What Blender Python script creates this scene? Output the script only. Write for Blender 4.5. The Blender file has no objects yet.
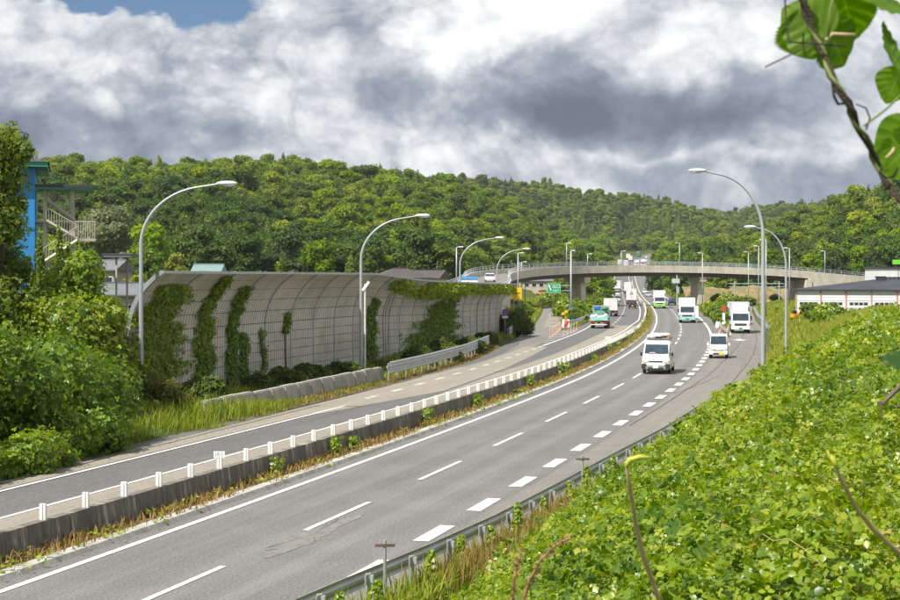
import bpy, bmesh, math, random
import numpy as np
from mathutils import Vector, Matrix

RNG = np.random.default_rng(7)
random.seed(7)
SC = bpy.context.scene
COL = SC.collection
rad = math.radians

# ------------------------------------------------------------------ camera
cd = bpy.data.cameras.new("camera")
cam = bpy.data.objects.new("camera", cd)
COL.objects.link(cam)
cam.location = (0, 0, 6.6)
cam.rotation_euler = (rad(90), 0, 0)
cd.sensor_width = 36
cd.lens = 62.0
cd.shift_y = -24.0 / 900
cd.clip_start = 0.1
cd.clip_end = 9000
cd.dof.use_dof = True
cd.dof.focus_distance = 110
cd.dof.aperture_fstop = 20
SC.camera = cam

# ------------------------------------------------------------------ sky and sun
SUN_EL, SUN_AZ = 54.0, 224.0       # azimuth clockwise from +Y (view direction)
sun_dir = Vector((math.sin(rad(SUN_AZ)) * math.cos(rad(SUN_EL)), math.cos(rad(SUN_AZ)) * math.cos(rad(SUN_EL)), math.sin(rad(SUN_EL))))


def build_world():
    w = bpy.data.worlds.new("World")
    SC.world = w
    w.use_nodes = True
    nt = w.node_tree
    nt.nodes.clear()
    L = nt.links.new

    def node(t, **k):
        n = nt.nodes.new(t)
        for a, b in k.items():
            setattr(n, a, b)
        return n

    def put(sock, v):
        if hasattr(v, "is_output"):
            L(v, sock)
        else:
            sock.default_value = v

    def M(op, a, b=0.0, c=0.0, clamp=False):
        n = node("ShaderNodeMath", operation=op, use_clamp=clamp)
        put(n.inputs[0], a)
        put(n.inputs[1], b)
        put(n.inputs[2], c)
        return n.outputs[0]

    def V(op, a, b):
        n = node("ShaderNodeVectorMath", operation=op)
        put(n.inputs[0], a)
        put(n.inputs[1], b)
        return n.outputs[0]

    def noise(vec, scale, detail, rough, dist=0.0):
        n = node("ShaderNodeTexNoise")
        put(n.inputs["Vector"], vec)
        n.inputs["Scale"].default_value = scale
        n.inputs["Detail"].default_value = detail
        n.inputs["Roughness"].default_value = rough
        n.inputs["Distortion"].default_value = dist
        return n.outputs[0]

    def smooth(v, a, b):
        n = node("ShaderNodeMapRange", interpolation_type="SMOOTHSTEP")
        put(n.inputs[0], v)
        n.inputs[1].default_value = a
        n.inputs[2].default_value = b
        return n.outputs[0]

    tc = node("ShaderNodeTexCoord")
    d = tc.outputs["Generated"]
    sp = node("ShaderNodeSeparateXYZ")
    L(d, sp.inputs[0])
    x, y, z = sp.outputs
    cb = node("ShaderNodeCombineXYZ")
    L(x, cb.inputs[0]); L(y, cb.inputs[1]); L(M("MULTIPLY", z, 1.25), cb.inputs[2])
    p = cb.outputs[0]
    wx = M("MULTIPLY", M("SUBTRACT", noise(p, 8, 4, 0.6), 0.5), 0.13)
    wz = M("MULTIPLY", M("SUBTRACT", noise(V("ADD", p, (3.1, 1.7, 5.3)), 10, 4, 0.6), 0.5), 0.075)
    az = M("ADD", M("ARCTAN2", x, y), wx)
    el = M("ADD", M("ARCSINE", z), wz)

    def blob(px, py, sx, sy):
        u = M("DIVIDE", M("SUBTRACT", az, (px - 450) / 1550), sx / 1550)
        v = M("DIVIDE", M("SUBTRACT", el, (276 - py) / 1550), sy / 1550)
        q = M("ADD", M("MULTIPLY", u, u), M("MULTIPLY", v, v))
        return M("EXPONENT", M("MULTIPLY", q, -1.0))

    def blobsum(bl):
        acc = None
        for px, py, sx, sy, a in bl:
            g = M("MULTIPLY", blob(px, py, sx, sy), a)
            acc = g if acc is None else M("ADD", acc, g)
        return acc

    n1 = noise(p, 4.8, 11, 0.62, 0.2)
    n2 = noise(V("ADD", p, (-0.020, -0.005, 0.040)), 4.8, 11, 0.62, 0.2)
    n3 = noise(V("ADD", p, (9.2, 4.4, 1.3)), 2.4, 2, 0.5)
    relief = M("MULTIPLY", M("SUBTRACT", n1, n2), 2.2)
    n4 = noise(V("ADD", p, (2.2, 7.4, 3.3)), 13, 8, 0.6, 0.1)
    billow = M("MULTIPLY", M("SUBTRACT", M("ABSOLUTE", M("SUBTRACT", n4, 0.5)), 0.1), 0.85)
    vo = node("ShaderNodeTexVoronoi", feature="F1")
    wv2 = node("ShaderNodeTexNoise")
    L(p, wv2.inputs["Vector"])
    wv2.inputs["Scale"].default_value = 9
    wv2.inputs["Detail"].default_value = 5
    sc2 = node("ShaderNodeVectorMath", operation="SCALE")
    L(wv2.outputs["Color"], sc2.inputs[0])
    sc2.inputs["Scale"].default_value = 0.13
    L(V("ADD", p, sc2.outputs[0]), vo.inputs["Vector"])
    vo.inputs["Scale"].default_value = 11
    vo.inputs["Detail"].default_value = 3.0
    vo.inputs["Roughness"].default_value = 0.55
    vo.inputs["Lacunarity"].default_value = 2.3
    puff = M("MULTIPLY", M("SUBTRACT", 0.74, vo.outputs["Distance"]), 0.7)
    n5 = noise(V("ADD", p, (5.7, 0.4, 8.8)), 6.2, 10, 0.58, 0.3)
    edge = M("MULTIPLY", M("SUBTRACT", smooth(n5, 0.46, 0.56), 0.5), 0.24)
    big = M("MULTIPLY", M("SUBTRACT", n3, 0.5), 0.5)
    lay = blobsum([(610, 112, 175, 30, -0.37), (470, 98, 80, 26, -0.2), (735, 126, 80, 22, -0.22), (90, 128, 170, 18, -0.27),
                   (230, 128, 60, 12, -0.16), (262, 72, 55, 9, -0.24), (400, 92, 60, 22, -0.30), (360, 30, 60, 22, -0.12), (560, 190, 340, 13, -0.10), (60, 150, 120, 10, -0.08),
                   (200, 75, 85, 40, 0.14), (290, 50, 60, 26, 0.26), (345, 112, 80, 22, 0.24), (490, 148, 70, 9, 0.24),
                   (650, 158, 160, 8, 0.26), (860, 115, 90, 50, 0.2), (560, 35, 110, 26, 0.16), (60, 55, 70, 36, 0.14), (800, 178, 120, 12, -0.14)])
    bright = M("DIVIDE", M("ADD", M("ADD", M("ADD", M("ADD", M("ADD", M("ADD", 0.765 + 0.42, puff), edge), billow), relief), big), lay), 1.6, clamp=True)
    ramp = node("ShaderNodeValToRGB")
    cr = ramp.color_ramp
    cr.elements[0].position = 0.0
    cr.elements[0].color = (0.13, 0.155, 0.205, 1)
    cr.elements[1].position = 1.0
    cr.elements[1].color = (0.95, 0.95, 0.95, 1)
    for pos, c in ((0.22, (0.20, 0.235, 0.30)), (0.42, (0.33, 0.37, 0.44)), (0.56, (0.52, 0.55, 0.60)), (0.69, (0.74, 0.755, 0.775)), (0.82, (0.91, 0.913, 0.917))):
        e = cr.elements.new(pos)
        e.color = (*c, 1)
    L(bright, ramp.inputs[0])
    holes = blobsum([(190, 0, 62, 30, 0.62), (50, -10, 70, 24, 0.55), (120, 4, 26, 10, 0.15)])
    thick = M("SUBTRACT", M("ADD", M("ADD", M("MULTIPLY", n1, 1.15), 0.08), M("MULTIPLY", M("SUBTRACT", n4, 0.5), 0.75)), holes)
    dens = smooth(thick, 0.28, 0.42)
    sky = node("ShaderNodeTexSky", sky_type="NISHITA")
    sky.sun_disc = False
    sky.sun_elevation = rad(SUN_EL)
    sky.sun_rotation = rad(SUN_AZ)
    sky.altitude = 200
    sky.ozone_density = 7.0
    sky.dust_density = 0.0
    bg1 = node("ShaderNodeBackground")
    L(sky.outputs[0], bg1.inputs[0])
    bg1.inputs[1].default_value = 0.056
    bg2 = node("ShaderNodeBackground")
    L(ramp.outputs[0], bg2.inputs[0])
    bg2.inputs[1].default_value = 0.79
    mx = node("ShaderNodeMixShader")
    L(dens, mx.inputs[0]); L(bg1.outputs[0], mx.inputs[1]); L(bg2.outputs[0], mx.inputs[2])
    w.cycles.sampling_method = "MANUAL"
    w.cycles.sample_map_resolution = 512
    out = node("ShaderNodeOutputWorld")
    L(mx.outputs[0], out.inputs[0])


build_world()
sl = bpy.data.lights.new("sun", "SUN")
sl.energy = 5.0
sl.angle = rad(0.53)
sl.color = (1.0, 0.95, 0.87)
sun = bpy.data.objects.new("sun", sl)
COL.objects.link(sun)
sun.rotation_euler = (-sun_dir).to_track_quat("-Z", "Y").to_euler()
sun.location = (-60, -30, 90)

SC.view_settings.view_transform = "Standard"
SC.view_settings.look = "None"
SC.view_settings.exposure = 0.5
SC.view_settings.gamma = 1.0
SC.view_settings.use_curve_mapping = False
SC.render.engine = "CYCLES"
SC.cycles.use_denoising = True
SC.cycles.max_bounces = 5
SC.cycles.diffuse_bounces = 3
SC.cycles.glossy_bounces = 2
SC.cycles.transmission_bounces = 4
SC.cycles.transparent_max_bounces = 8
SC.cycles.caustics_reflective = False
SC.cycles.caustics_refractive = False

# ------------------------------------------------------------------ materials
MATS = {}


def new_mat(name):
    m = bpy.data.materials.new(name)
    m.use_nodes = True
    nt = m.node_tree
    nt.nodes.clear()
    out = nt.nodes.new("ShaderNodeOutputMaterial")
    MATS[name] = m
    return m, nt, out


def plain(name, color, rough=0.6, var=0.12, scale=3.0, metal=0.0, bump=0.0, bscale=None, spec=0.4, dirt=None, dscale=0.7, damt=0.5, coat=0.0, coord="Object"):
    m, nt, out = new_mat(name)
    b = nt.nodes.new("ShaderNodeBsdfPrincipled")
    nt.links.new(b.outputs[0], out.inputs[0])
    b.inputs["Roughness"].default_value = rough
    b.inputs["Metallic"].default_value = metal
    b.inputs["Specular IOR Level"].default_value = spec
    b.inputs["Coat Weight"].default_value = coat
    tc = nt.nodes.new("ShaderNodeTexCoord")
    n = nt.nodes.new("ShaderNodeTexNoise")
    n.inputs["Scale"].default_value = scale
    n.inputs["Detail"].default_value = 6
    n.inputs["Roughness"].default_value = 0.6
    nt.links.new(tc.outputs[coord], n.inputs["Vector"])
    r = nt.nodes.new("ShaderNodeValToRGB")
    r.color_ramp.elements[0].position = 0.3
    r.color_ramp.elements[1].position = 0.7
    c = np.array(color)
    r.color_ramp.elements[0].color = (*np.clip(c * (1 - var), 0, 1), 1)
    r.color_ramp.elements[1].color = (*np.clip(c * (1 + var), 0, 1), 1)
    nt.links.new(n.outputs[0], r.inputs[0])
    src = r.outputs[0]
    if dirt:
        n2 = nt.nodes.new("ShaderNodeTexNoise")
        n2.inputs["Scale"].default_value = dscale
        n2.inputs["Detail"].default_value = 8
        n2.inputs["Roughness"].default_value = 0.65
        mp = nt.nodes.new("ShaderNodeMapping")
        mp.inputs["Scale"].default_value = (1, 1, 0.25)
        nt.links.new(tc.outputs[coord], mp.inputs[0])
        nt.links.new(mp.outputs[0], n2.inputs["Vector"])
        r2 = nt.nodes.new("ShaderNodeValToRGB")
        r2.color_ramp.elements[0].position = 0.42
        r2.color_ramp.elements[1].position = 0.68
        r2.color_ramp.elements[0].color = (0, 0, 0, 1)
        r2.color_ramp.elements[1].color = (damt,) * 3 + (1,)
        nt.links.new(n2.outputs[0], r2.inputs[0])
        mx = nt.nodes.new("ShaderNodeMix")
        mx.data_type = "RGBA"
        nt.links.new(r2.outputs[0], mx.inputs[0])
        nt.links.new(src, mx.inputs[6])
        mx.inputs[7].default_value = (*dirt, 1)
        src = mx.outputs[2]
    nt.links.new(src, b.inputs["Base Color"])
    if bump:
        bp = nt.nodes.new("ShaderNodeBump")
        bp.inputs["Strength"].default_value = bump
        bp.inputs["Distance"].default_value = 0.03
        n3 = nt.nodes.new("ShaderNodeTexNoise")
        n3.inputs["Scale"].default_value = bscale or scale * 6
        n3.inputs["Detail"].default_value = 4
        nt.links.new(tc.outputs[coord], n3.inputs["Vector"])
        nt.links.new(n3.outputs[0], bp.inputs["Height"])
        nt.links.new(bp.outputs[0], b.inputs["Normal"])
    return m


def asphalt(name, color, speck=0.35, patch=0.16, tracks=False):
    """uv: u = metres across, v = metres along"""
    m, nt, out = new_mat(name)
    L = nt.links.new
    b = nt.nodes.new("ShaderNodeBsdfPrincipled")
    L(b.outputs[0], out.inputs[0])
    b.inputs["Roughness"].default_value = 0.82
    b.inputs["Specular IOR Level"].default_value = 0.3
    tc = nt.nodes.new("ShaderNodeTexCoord")
    uv = nt.nodes.new("ShaderNodeUVMap")
    def nz(vec, sc, det, ro, mp=None):
        n = nt.nodes.new("ShaderNodeTexNoise")
        n.inputs["Scale"].default_value = sc
        n.inputs["Detail"].default_value = det
        n.inputs["Roughness"].default_value = ro
        if mp:
            q = nt.nodes.new("ShaderNodeMapping")
            q.inputs["Scale"].default_value = mp
            L(vec, q.inputs[0])
            vec = q.outputs[0]
        L(vec, n.inputs["Vector"])
        return n.outputs[0]
    def mm(op, a, b_):
        n = nt.nodes.new("ShaderNodeMath")
        n.operation = op
        for i, v in enumerate((a, b_)):
            if hasattr(v, "is_output"):
                L(v, n.inputs[i])
            else:
                n.inputs[i].default_value = v
        return n.outputs[0]
    fine = nz(tc.outputs["Object"], 14, 3, 0.75)
    mid = nz(tc.outputs["Object"], 0.35, 6, 0.6)
    streak = nz(uv.outputs[0], 1.0, 5, 0.55, (1.1, 0.018, 1))
    streak2 = nz(uv.outputs[0], 1.0, 4, 0.6, (3.5, 0.05, 1))
    f = mm("ADD", mm("MULTIPLY", mm("SUBTRACT", fine, 0.5), speck * 2.4), mm("MULTIPLY", mm("SUBTRACT", mid, 0.5), patch * 2))
    f = mm("ADD", f, mm("MULTIPLY", mm("SUBTRACT", streak, 0.5), patch * 2.6))
    f = mm("ADD", f, mm("MULTIPLY", mm("SUBTRACT", streak2, 0.5), patch * 1.4))
    if tracks:                                     # polished wheel tracks in every lane
        su = nt.nodes.new("ShaderNodeSeparateXYZ")
        L(uv.outputs[0], su.inputs[0])
        w_ = mm("COSINE", mm("MULTIPLY", mm("SUBTRACT", su.outputs[0], 0.85), 3.808), 0.0)
        f = mm("SUBTRACT", f, mm("MULTIPLY", mm("MULTIPLY", w_, streak), 0.13))
    f = mm("ADD", f, 1.0)
    v = nt.nodes.new("ShaderNodeVectorMath")
    v.operation = "SCALE"
    v.inputs[0].default_value = color
    L(f, v.inputs["Scale"])
    L(v.outputs[0], b.inputs["Base Color"])
    bp = nt.nodes.new("ShaderNodeBump")
    bp.inputs["Strength"].default_value = 0.25
    bp.inputs["Distance"].default_value = 0.01
    L(fine, bp.inputs["Height"])
    L(bp.outputs[0], b.inputs["Normal"])
    return m


def leafmat(name, ramp, trans=0.4, rough=0.45, spec=0.3, objrand=0.0, back=None):
    """ramp: list of (pos, rgb) driven by the 'tint' attribute of each leaf"""
    m, nt, out = new_mat(name)
    L = nt.links.new
    at = nt.nodes.new("ShaderNodeAttribute")
    at.attribute_name = "tint"
    r = nt.nodes.new("ShaderNodeValToRGB")
    els = r.color_ramp.elements
    els[0].position, els[0].color = ramp[0][0], (*ramp[0][1], 1)
    els[1].position, els[1].color = ramp[-1][0], (*ramp[-1][1], 1)
    for p, c in ramp[1:-1]:
        e = els.new(p)
        e.color = (*c, 1)
    fac = at.outputs["Fac"]
    if objrand:
        oi = nt.nodes.new("ShaderNodeObjectInfo")
        ma = nt.nodes.new("ShaderNodeMath")
        ma.operation = "MULTIPLY_ADD"
        L(oi.outputs["Random"], ma.inputs[0])
        ma.inputs[1].default_value = objrand
        ma.inputs[2].default_value = -objrand / 2
        ad = nt.nodes.new("ShaderNodeMath")
        L(ma.outputs[0], ad.inputs[0])
        L(fac, ad.inputs[1])
        fac = ad.outputs[0]
    L(fac, r.inputs[0])
    src = r.outputs[0]
    if objrand:
        def mth(op, a, b_):
            n = nt.nodes.new("ShaderNodeMath")
            n.operation = op
            for i_, v_ in enumerate((a, b_)):
                if hasattr(v_, "is_output"):
                    L(v_, n.inputs[i_])
                else:
                    n.inputs[i_].default_value = v_
            return n.outputs[0]
        h2 = nt.nodes.new("ShaderNodeHueSaturation")
        q1 = mth("FRACT", mth("MULTIPLY", oi.outputs["Random"], 7.31), 0.0)
        q2 = mth("FRACT", mth("MULTIPLY", oi.outputs["Random"], 17.77), 0.0)
        L(mth("ADD", mth("MULTIPLY", q1, 0.034), 0.490), h2.inputs["Hue"])
        L(mth("ADD", mth("MULTIPLY", q2, 0.25), 0.93), h2.inputs["Saturation"])
        L(mth("ADD", mth("MULTIPLY", q2, 0.36), 0.88), h2.inputs["Value"])
        L(src, h2.inputs["Color"])
        src = h2.outputs[0]
    b = nt.nodes.new("ShaderNodeBsdfPrincipled")
    b.inputs["Roughness"].default_value = rough
    b.inputs["Specular IOR Level"].default_value = spec
    L(src, b.inputs["Base Color"])
    t = nt.nodes.new("ShaderNodeBsdfTranslucent")
    hs = nt.nodes.new("ShaderNodeHueSaturation")
    hs.inputs["Saturation"].default_value = 1.1
    hs.inputs["Value"].default_value = 1.35
    L(src, hs.inputs["Color"])
    L(hs.outputs[0], t.inputs[0])
    mx = nt.nodes.new("ShaderNodeMixShader")
    mx.inputs[0].default_value = trans
    L(b.outputs[0], mx.inputs[1]); L(t.outputs[0], mx.inputs[2])
    L(mx.outputs[0], out.inputs[0])
    return m


asphalt("asphalt", (0.155, 0.152, 0.145), 1.0, 0.24, True)
asphalt("asphalt_dark", (0.120, 0.119, 0.116), 0.8, 0.22)
asphalt("asphalt_beige", (0.250, 0.226, 0.185), 0.65, 0.14)
asphalt("asphalt_edge", (0.182, 0.173, 0.154), 0.9, 0.22)
plain("road_paint", (0.72, 0.71, 0.68), 0.7, 0.08, 4, dirt=(0.25, 0.24, 0.22), dscale=3.5, damt=0.55)
plain("worn_paint", (0.50, 0.49, 0.46), 0.8, 0.2, 5, dirt=(0.2, 0.19, 0.17), dscale=3.5, damt=0.9)
plain("tar", (0.03, 0.03, 0.03), 0.6, 0.2, 4)
plain("scuff", (0.195, 0.188, 0.175), 0.9, 0.3, 5, dirt=(0.135, 0.132, 0.125), dscale=2.2, damt=0.9)
plain("galvanised", (0.50, 0.52, 0.54), 0.42, 0.10, 1.5, metal=0.55, dirt=(0.3, 0.3, 0.29), dscale=2.5, damt=0.35)
plain("lamp_grey", (0.42, 0.45, 0.48), 0.4, 0.06, 1.5, metal=0.25, dirt=(0.36, 0.37, 0.37), dscale=1.2, damt=0.35)
plain("lamp_head_grey", (0.66, 0.68, 0.69), 0.4, 0.06, 4)
plain("lamp_glass", (0.8, 0.8, 0.78), 0.15, 0.03, 4)
plain("delineator_white", (0.78, 0.77, 0.74), 0.5, 0.05, 3, dirt=(0.45, 0.43, 0.38), dscale=4, damt=0.4)
plain("concrete", (0.40, 0.375, 0.33), 0.85, 0.14, 1.2, bump=0.3, dirt=(0.16, 0.145, 0.12), dscale=0.9, damt=0.75)
plain("concrete_pale", (0.62, 0.565, 0.47), 0.85, 0.12, 0.9, bump=0.2, dirt=(0.34, 0.305, 0.25), dscale=0.7, damt=0.55)
plain("concrete_kerb", (0.44, 0.43, 0.40), 0.85, 0.15, 2.0, bump=0.3, dirt=(0.2, 0.18, 0.13), dscale=1.2, damt=0.7)
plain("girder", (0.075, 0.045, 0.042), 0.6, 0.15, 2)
plain("rail_grey", (0.55, 0.60, 0.64), 0.45, 0.08, 2, metal=0.3)
plain("rust_metal", (0.115, 0.085, 0.075), 0.7, 0.3, 6, dirt=(0.2, 0.1, 0.05), dscale=5, damt=0.5)
plain("black_rubber", (0.018, 0.018, 0.018), 0.8, 0.2, 6)
plain("wheel_rim", (0.35, 0.35, 0.36), 0.4, 0.1, 5, metal=0.6)
plain("white_body", (0.78, 0.78, 0.77), 0.3, 0.03, 2, coat=0.3, dirt=(0.55, 0.53, 0.49), dscale=1.3, damt=0.25)
plain("cargo_white", (0.74, 0.74, 0.73), 0.5, 0.03, 1.2, dirt=(0.5, 0.48, 0.44), dscale=1.0, damt=0.35)
plain("cargo_silver", (0.56, 0.58, 0.62), 0.45, 0.05, 1.2, metal=0.2)
plain("teal_body", (0.32, 0.56, 0.55), 0.35, 0.04, 2, coat=0.3)
plain("lime_body", (0.20, 0.62, 0.05), 0.35, 0.04, 2, coat=0.3)
plain("silver_body", (0.48, 0.50, 0.53), 0.3, 0.04, 2, metal=0.5, coat=0.3)
plain("navy_body", (0.035, 0.07, 0.14), 0.3, 0.06, 2, coat=0.4)
plain("black_body", (0.018, 0.018, 0.02), 0.28, 0.06, 2, coat=0.4)
plain("pink_body", (0.66, 0.55, 0.53), 0.3, 0.04, 2, coat=0.3)
plain("orange_body", (0.65, 0.30, 0.06), 0.3, 0.04, 2, coat=0.3)
plain("dark_plastic", (0.04, 0.04, 0.042), 0.6, 0.1, 4)
plain("grey_plastic", (0.28, 0.28, 0.28), 0.6, 0.1, 4)
plain("car_glass", (0.025, 0.045, 0.06), 0.05, 0.5, 2.5, spec=0.8)
plain("chrome", (0.6, 0.6, 0.62), 0.2, 0.05, 4, metal=0.9)
plain("headlight", (0.7, 0.72, 0.74), 0.12, 0.05, 8, spec=0.7)
plain("tail_red", (0.5, 0.03, 0.02), 0.3, 0.1, 5)
plain("amber", (0.75, 0.30, 0.03), 0.35, 0.08, 5)
plain("plate_white", (0.72, 0.74, 0.70), 0.5, 0.03, 5)
plain("plate_yellow", (0.85, 0.60, 0.02), 0.5, 0.03, 5)
plain("plate_green", (0.05, 0.30, 0.14), 0.5, 0.03, 5)
plain("tarp_green", (0.075, 0.22, 0.155), 0.75, 0.25, 3, bump=0.5, bscale=5)
plain("sheet_white", (0.70, 0.70, 0.68), 0.7, 0.1, 5, bump=0.5, bscale=7)
plain("sign_green", (0.0, 0.33, 0.13), 0.4, 0.03, 3)
plain("sign_blue", (0.03, 0.19, 0.62), 0.4, 0.03, 3)
plain("sign_white", (0.80, 0.80, 0.80), 0.4, 0.03, 3)
plain("sign_red", (0.62, 0.06, 0.05), 0.4, 0.03, 3)
plain("sign_yellow", (0.85, 0.52, 0.01), 0.4, 0.03, 3)
plain("sign_text_green", (0.02, 0.36, 0.18), 0.5, 0.03, 3)
plain("ink_black", (0.02, 0.02, 0.02), 0.6, 0.03, 3)
plain("pole_orange", (0.72, 0.33, 0.22), 0.5, 0.06, 3)
plain("barrel_orange", (0.80, 0.27, 0.03), 0.5, 0.06, 3)
plain("wall_blue", (0.025, 0.24, 0.58), 0.6, 0.08, 0.8, dirt=(0.04, 0.17, 0.36), dscale=0.6, damt=0.5)
plain("trim_green", (0.035, 0.27, 0.19), 0.5, 0.05, 2)
plain("roof_dark", (0.05, 0.052, 0.06), 0.7, 0.15, 1.5)
plain("roof_black", (0.035, 0.038, 0.048), 0.75, 0.2, 0.6, dirt=(0.07, 0.075, 0.09), dscale=0.4, damt=0.6)
plain("roof_grey", (0.15, 0.155, 0.17), 0.6, 0.12, 1.5)
plain("roof_teal", (0.17, 0.26, 0.25), 0.6, 0.1, 2)
plain("roof_brown", (0.075, 0.062, 0.06), 0.7, 0.15, 2)
plain("stair_cream", (0.46, 0.435, 0.375), 0.6, 0.06, 2, dirt=(0.36, 0.33, 0.27), dscale=1.5, damt=0.5)
plain("wall_white", (0.72, 0.73, 0.74), 0.6, 0.04, 1.0, dirt=(0.52, 0.52, 0.5), dscale=0.8, damt=0.35)
plain("wall_cream", (0.48, 0.43, 0.35), 0.7, 0.08, 1.0, dirt=(0.32, 0.28, 0.22), dscale=0.8, damt=0.5)
plain("wall_blue_panel", (0.05, 0.25, 0.52), 0.5, 0.06, 1.5)
plain("window_glass", (0.03, 0.04, 0.045), 0.08, 0.2, 0.6, spec=0.7)
plain("post_red", (0.55, 0.24, 0.22), 0.6, 0.08, 2)
plain("bark", (0.10, 0.075, 0.055), 0.9, 0.3, 3, bump=0.5)
plain("stalk_dry", (0.46, 0.36, 0.20), 0.8, 0.2, 30)
plain("runner_stem", (0.26, 0.22, 0.09), 0.8, 0.3, 8)
plain("stalk_tip", (0.42, 0.45, 0.06), 0.7, 0.15, 30)
plain("vine_bark", (0.055, 0.042, 0.028), 0.85, 0.45, 60, bump=0.5)
plain("vine_green", (0.12, 0.17, 0.035), 0.6, 0.3, 50)
plain("earth", (0.24, 0.165, 0.085), 0.95, 0.4, 0.8, bump=0.6, dirt=(0.11, 0.14, 0.04), dscale=0.6, damt=1.0)
plain("soil", (0.14, 0.11, 0.07), 0.95, 0.3, 2.0, bump=0.4)

# noise-barrier panel: vertical slats (uv: u = metres along, v = metres up)
def barrier_mat():
    m, nt, out = new_mat("barrier_panel")
    L = nt.links.new
    b = nt.nodes.new("ShaderNodeBsdfPrincipled")
    b.inputs["Roughness"].default_value = 0.7
    L(b.outputs[0], out.inputs[0])
    uv = nt.nodes.new("ShaderNodeUVMap")
    tc = nt.nodes.new("ShaderNodeTexCoord")
    wv = nt.nodes.new("ShaderNodeTexWave")
    wv.bands_direction = "X"
    wv.inputs["Scale"].default_value = 0.98
    wv.inputs["Distortion"].default_value = 0.0
    L(uv.outputs[0], wv.inputs[0])
    n = nt.nodes.new("ShaderNodeTexNoise")
    n.inputs["Scale"].default_value = 0.55
    n.inputs["Detail"].default_value = 8
    n.inputs["Roughness"].default_value = 0.68
    L(tc.outputs["Object"], n.inputs[0])
    r = nt.nodes.new("ShaderNodeValToRGB")
    r.color_ramp.elements[0].position = 0.3
    r.color_ramp.elements[0].color = (0.46, 0.415, 0.35, 1)
    r.color_ramp.elements[1].position = 0.7
    r.color_ramp.elements[1].color = (0.74, 0.71, 0.64, 1)
    L(n.outputs[0], r.inputs[0])
    r2 = nt.nodes.new("ShaderNodeValToRGB")
    r2.color_ramp.elements[0].position = 0.2
    r2.color_ramp.elements[0].color = (0.60, 0.585, 0.56, 1)
    r2.color_ramp.elements[1].position = 0.6
    r2.color_ramp.elements[1].color = (1, 1, 1, 1)
    L(wv.outputs[0], r2.inputs[0])
    mx = nt.nodes.new("ShaderNodeMix")
    mx.data_type = "RGBA"
    mx.blend_type = "MULTIPLY"
    mx.inputs[0].default_value = 1.0
    L(r.outputs[0], mx.inputs[6]); L(r2.outputs[0], mx.inputs[7])
    L(mx.outputs[2], b.inputs["Base Color"])
    bp = nt.nodes.new("ShaderNodeBump")
    bp.inputs["Strength"].default_value = 0.5
    bp.inputs["Distance"].default_value = 0.03
    L(wv.outputs[0], bp.inputs["Height"])
    L(bp.outputs[0], b.inputs["Normal"])


barrier_mat()


def stained_wall():
    m, nt, out = new_mat("stained_concrete")
    L = nt.links.new
    b = nt.nodes.new("ShaderNodeBsdfPrincipled")
    b.inputs["Roughness"].default_value = 0.9
    L(b.outputs[0], out.inputs[0])
    uv = nt.nodes.new("ShaderNodeUVMap")
    def nz(sx, sy, det):
        q = nt.nodes.new("ShaderNodeMapping")
        q.inputs["Scale"].default_value = (sx, sy, 1)
        L(uv.outputs[0], q.inputs[0])
        n = nt.nodes.new("ShaderNodeTexNoise")
        n.inputs["Scale"].default_value = 1
        n.inputs["Detail"].default_value = det
        n.inputs["Roughness"].default_value = 0.65
        L(q.outputs[0], n.inputs[0])
        return n.outputs[0]
    a = nz(5.5, 0.7, 7)
    c = nz(0.7, 0.5, 5)
    mul = nt.nodes.new("ShaderNodeMath")
    mul.operation = "MULTIPLY_ADD"
    L(c, mul.inputs[0])
    mul.inputs[1].default_value = 0.45
    L(a, mul.inputs[2])
    r = nt.nodes.new("ShaderNodeValToRGB")
    els = r.color_ramp.elements
    els[0].position, els[0].color = 0.46, (0.060, 0.054, 0.047, 1)
    els[1].position, els[1].color = 0.93, (0.42, 0.39, 0.34, 1)
    e = els.new(0.78)
    e.color = (0.165, 0.150, 0.128, 1)
    L(mul.outputs[0], r.inputs[0])
    L(r.outputs[0], b.inputs["Base Color"])


stained_wall()

# foliage
leafmat("leaf_kudzu", [(0.0, (0.065, 0.140, 0.010)), (0.35, (0.150, 0.250, 0.014)), (0.7, (0.260, 0.350, 0.022)), (0.92, (0.38, 0.43, 0.04)), (1.0, (0.45, 0.35, 0.10))], 0.45, 0.36, 0.5)
leafmat("leaf_bush", [(0.0, (0.045, 0.090, 0.012)), (0.5, (0.110, 0.180, 0.018)), (0.85, (0.21, 0.27, 0.028)), (1.0, (0.31, 0.32, 0.045))], 0.45, 0.5, 0.3)
leafmat("leaf_vine", [(0.0, (0.035, 0.070, 0.010)), (0.5, (0.080, 0.135, 0.016)), (0.85, (0.145, 0.195, 0.024)), (1.0, (0.24, 0.15, 0.06))], 0.38, 0.5, 0.3)
leafmat("leaf_yellow", [(0.0, (0.09, 0.13, 0.02)), (0.5, (0.17, 0.20, 0.03)), (1.0, (0.30, 0.27, 0.06))], 0.45, 0.5, 0.25)
leafmat("grass_blade", [(0.0, (0.14, 0.215, 0.022)), (0.5, (0.29, 0.345, 0.042)), (0.8, (0.40, 0.395, 0.07)), (1.0, (0.50, 0.41, 0.17))], 0.5, 0.55, 0.2)
leafmat("grass_dry", [(0.0, (0.10, 0.10, 0.02)), (0.3, (0.20, 0.15, 0.04)), (0.7, (0.33, 0.20, 0.075)), (1.0, (0.40, 0.30, 0.14))], 0.3, 0.7, 0.15)
leafmat("leaf_broad", [(0.0, (0.070, 0.112, 0.016)), (0.45, (0.150, 0.208, 0.026)), (0.8, (0.235, 0.285, 0.038)), (1.0, (0.30, 0.325, 0.06))], 0.42, 0.6, 0.2, objrand=0.6)
leafmat("leaf_dark", [(0.0, (0.032, 0.060, 0.014)), (0.5, (0.072, 0.115, 0.022)), (1.0, (0.140, 0.180, 0.036))], 0.36, 0.6, 0.2, objrand=0.45)
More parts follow.
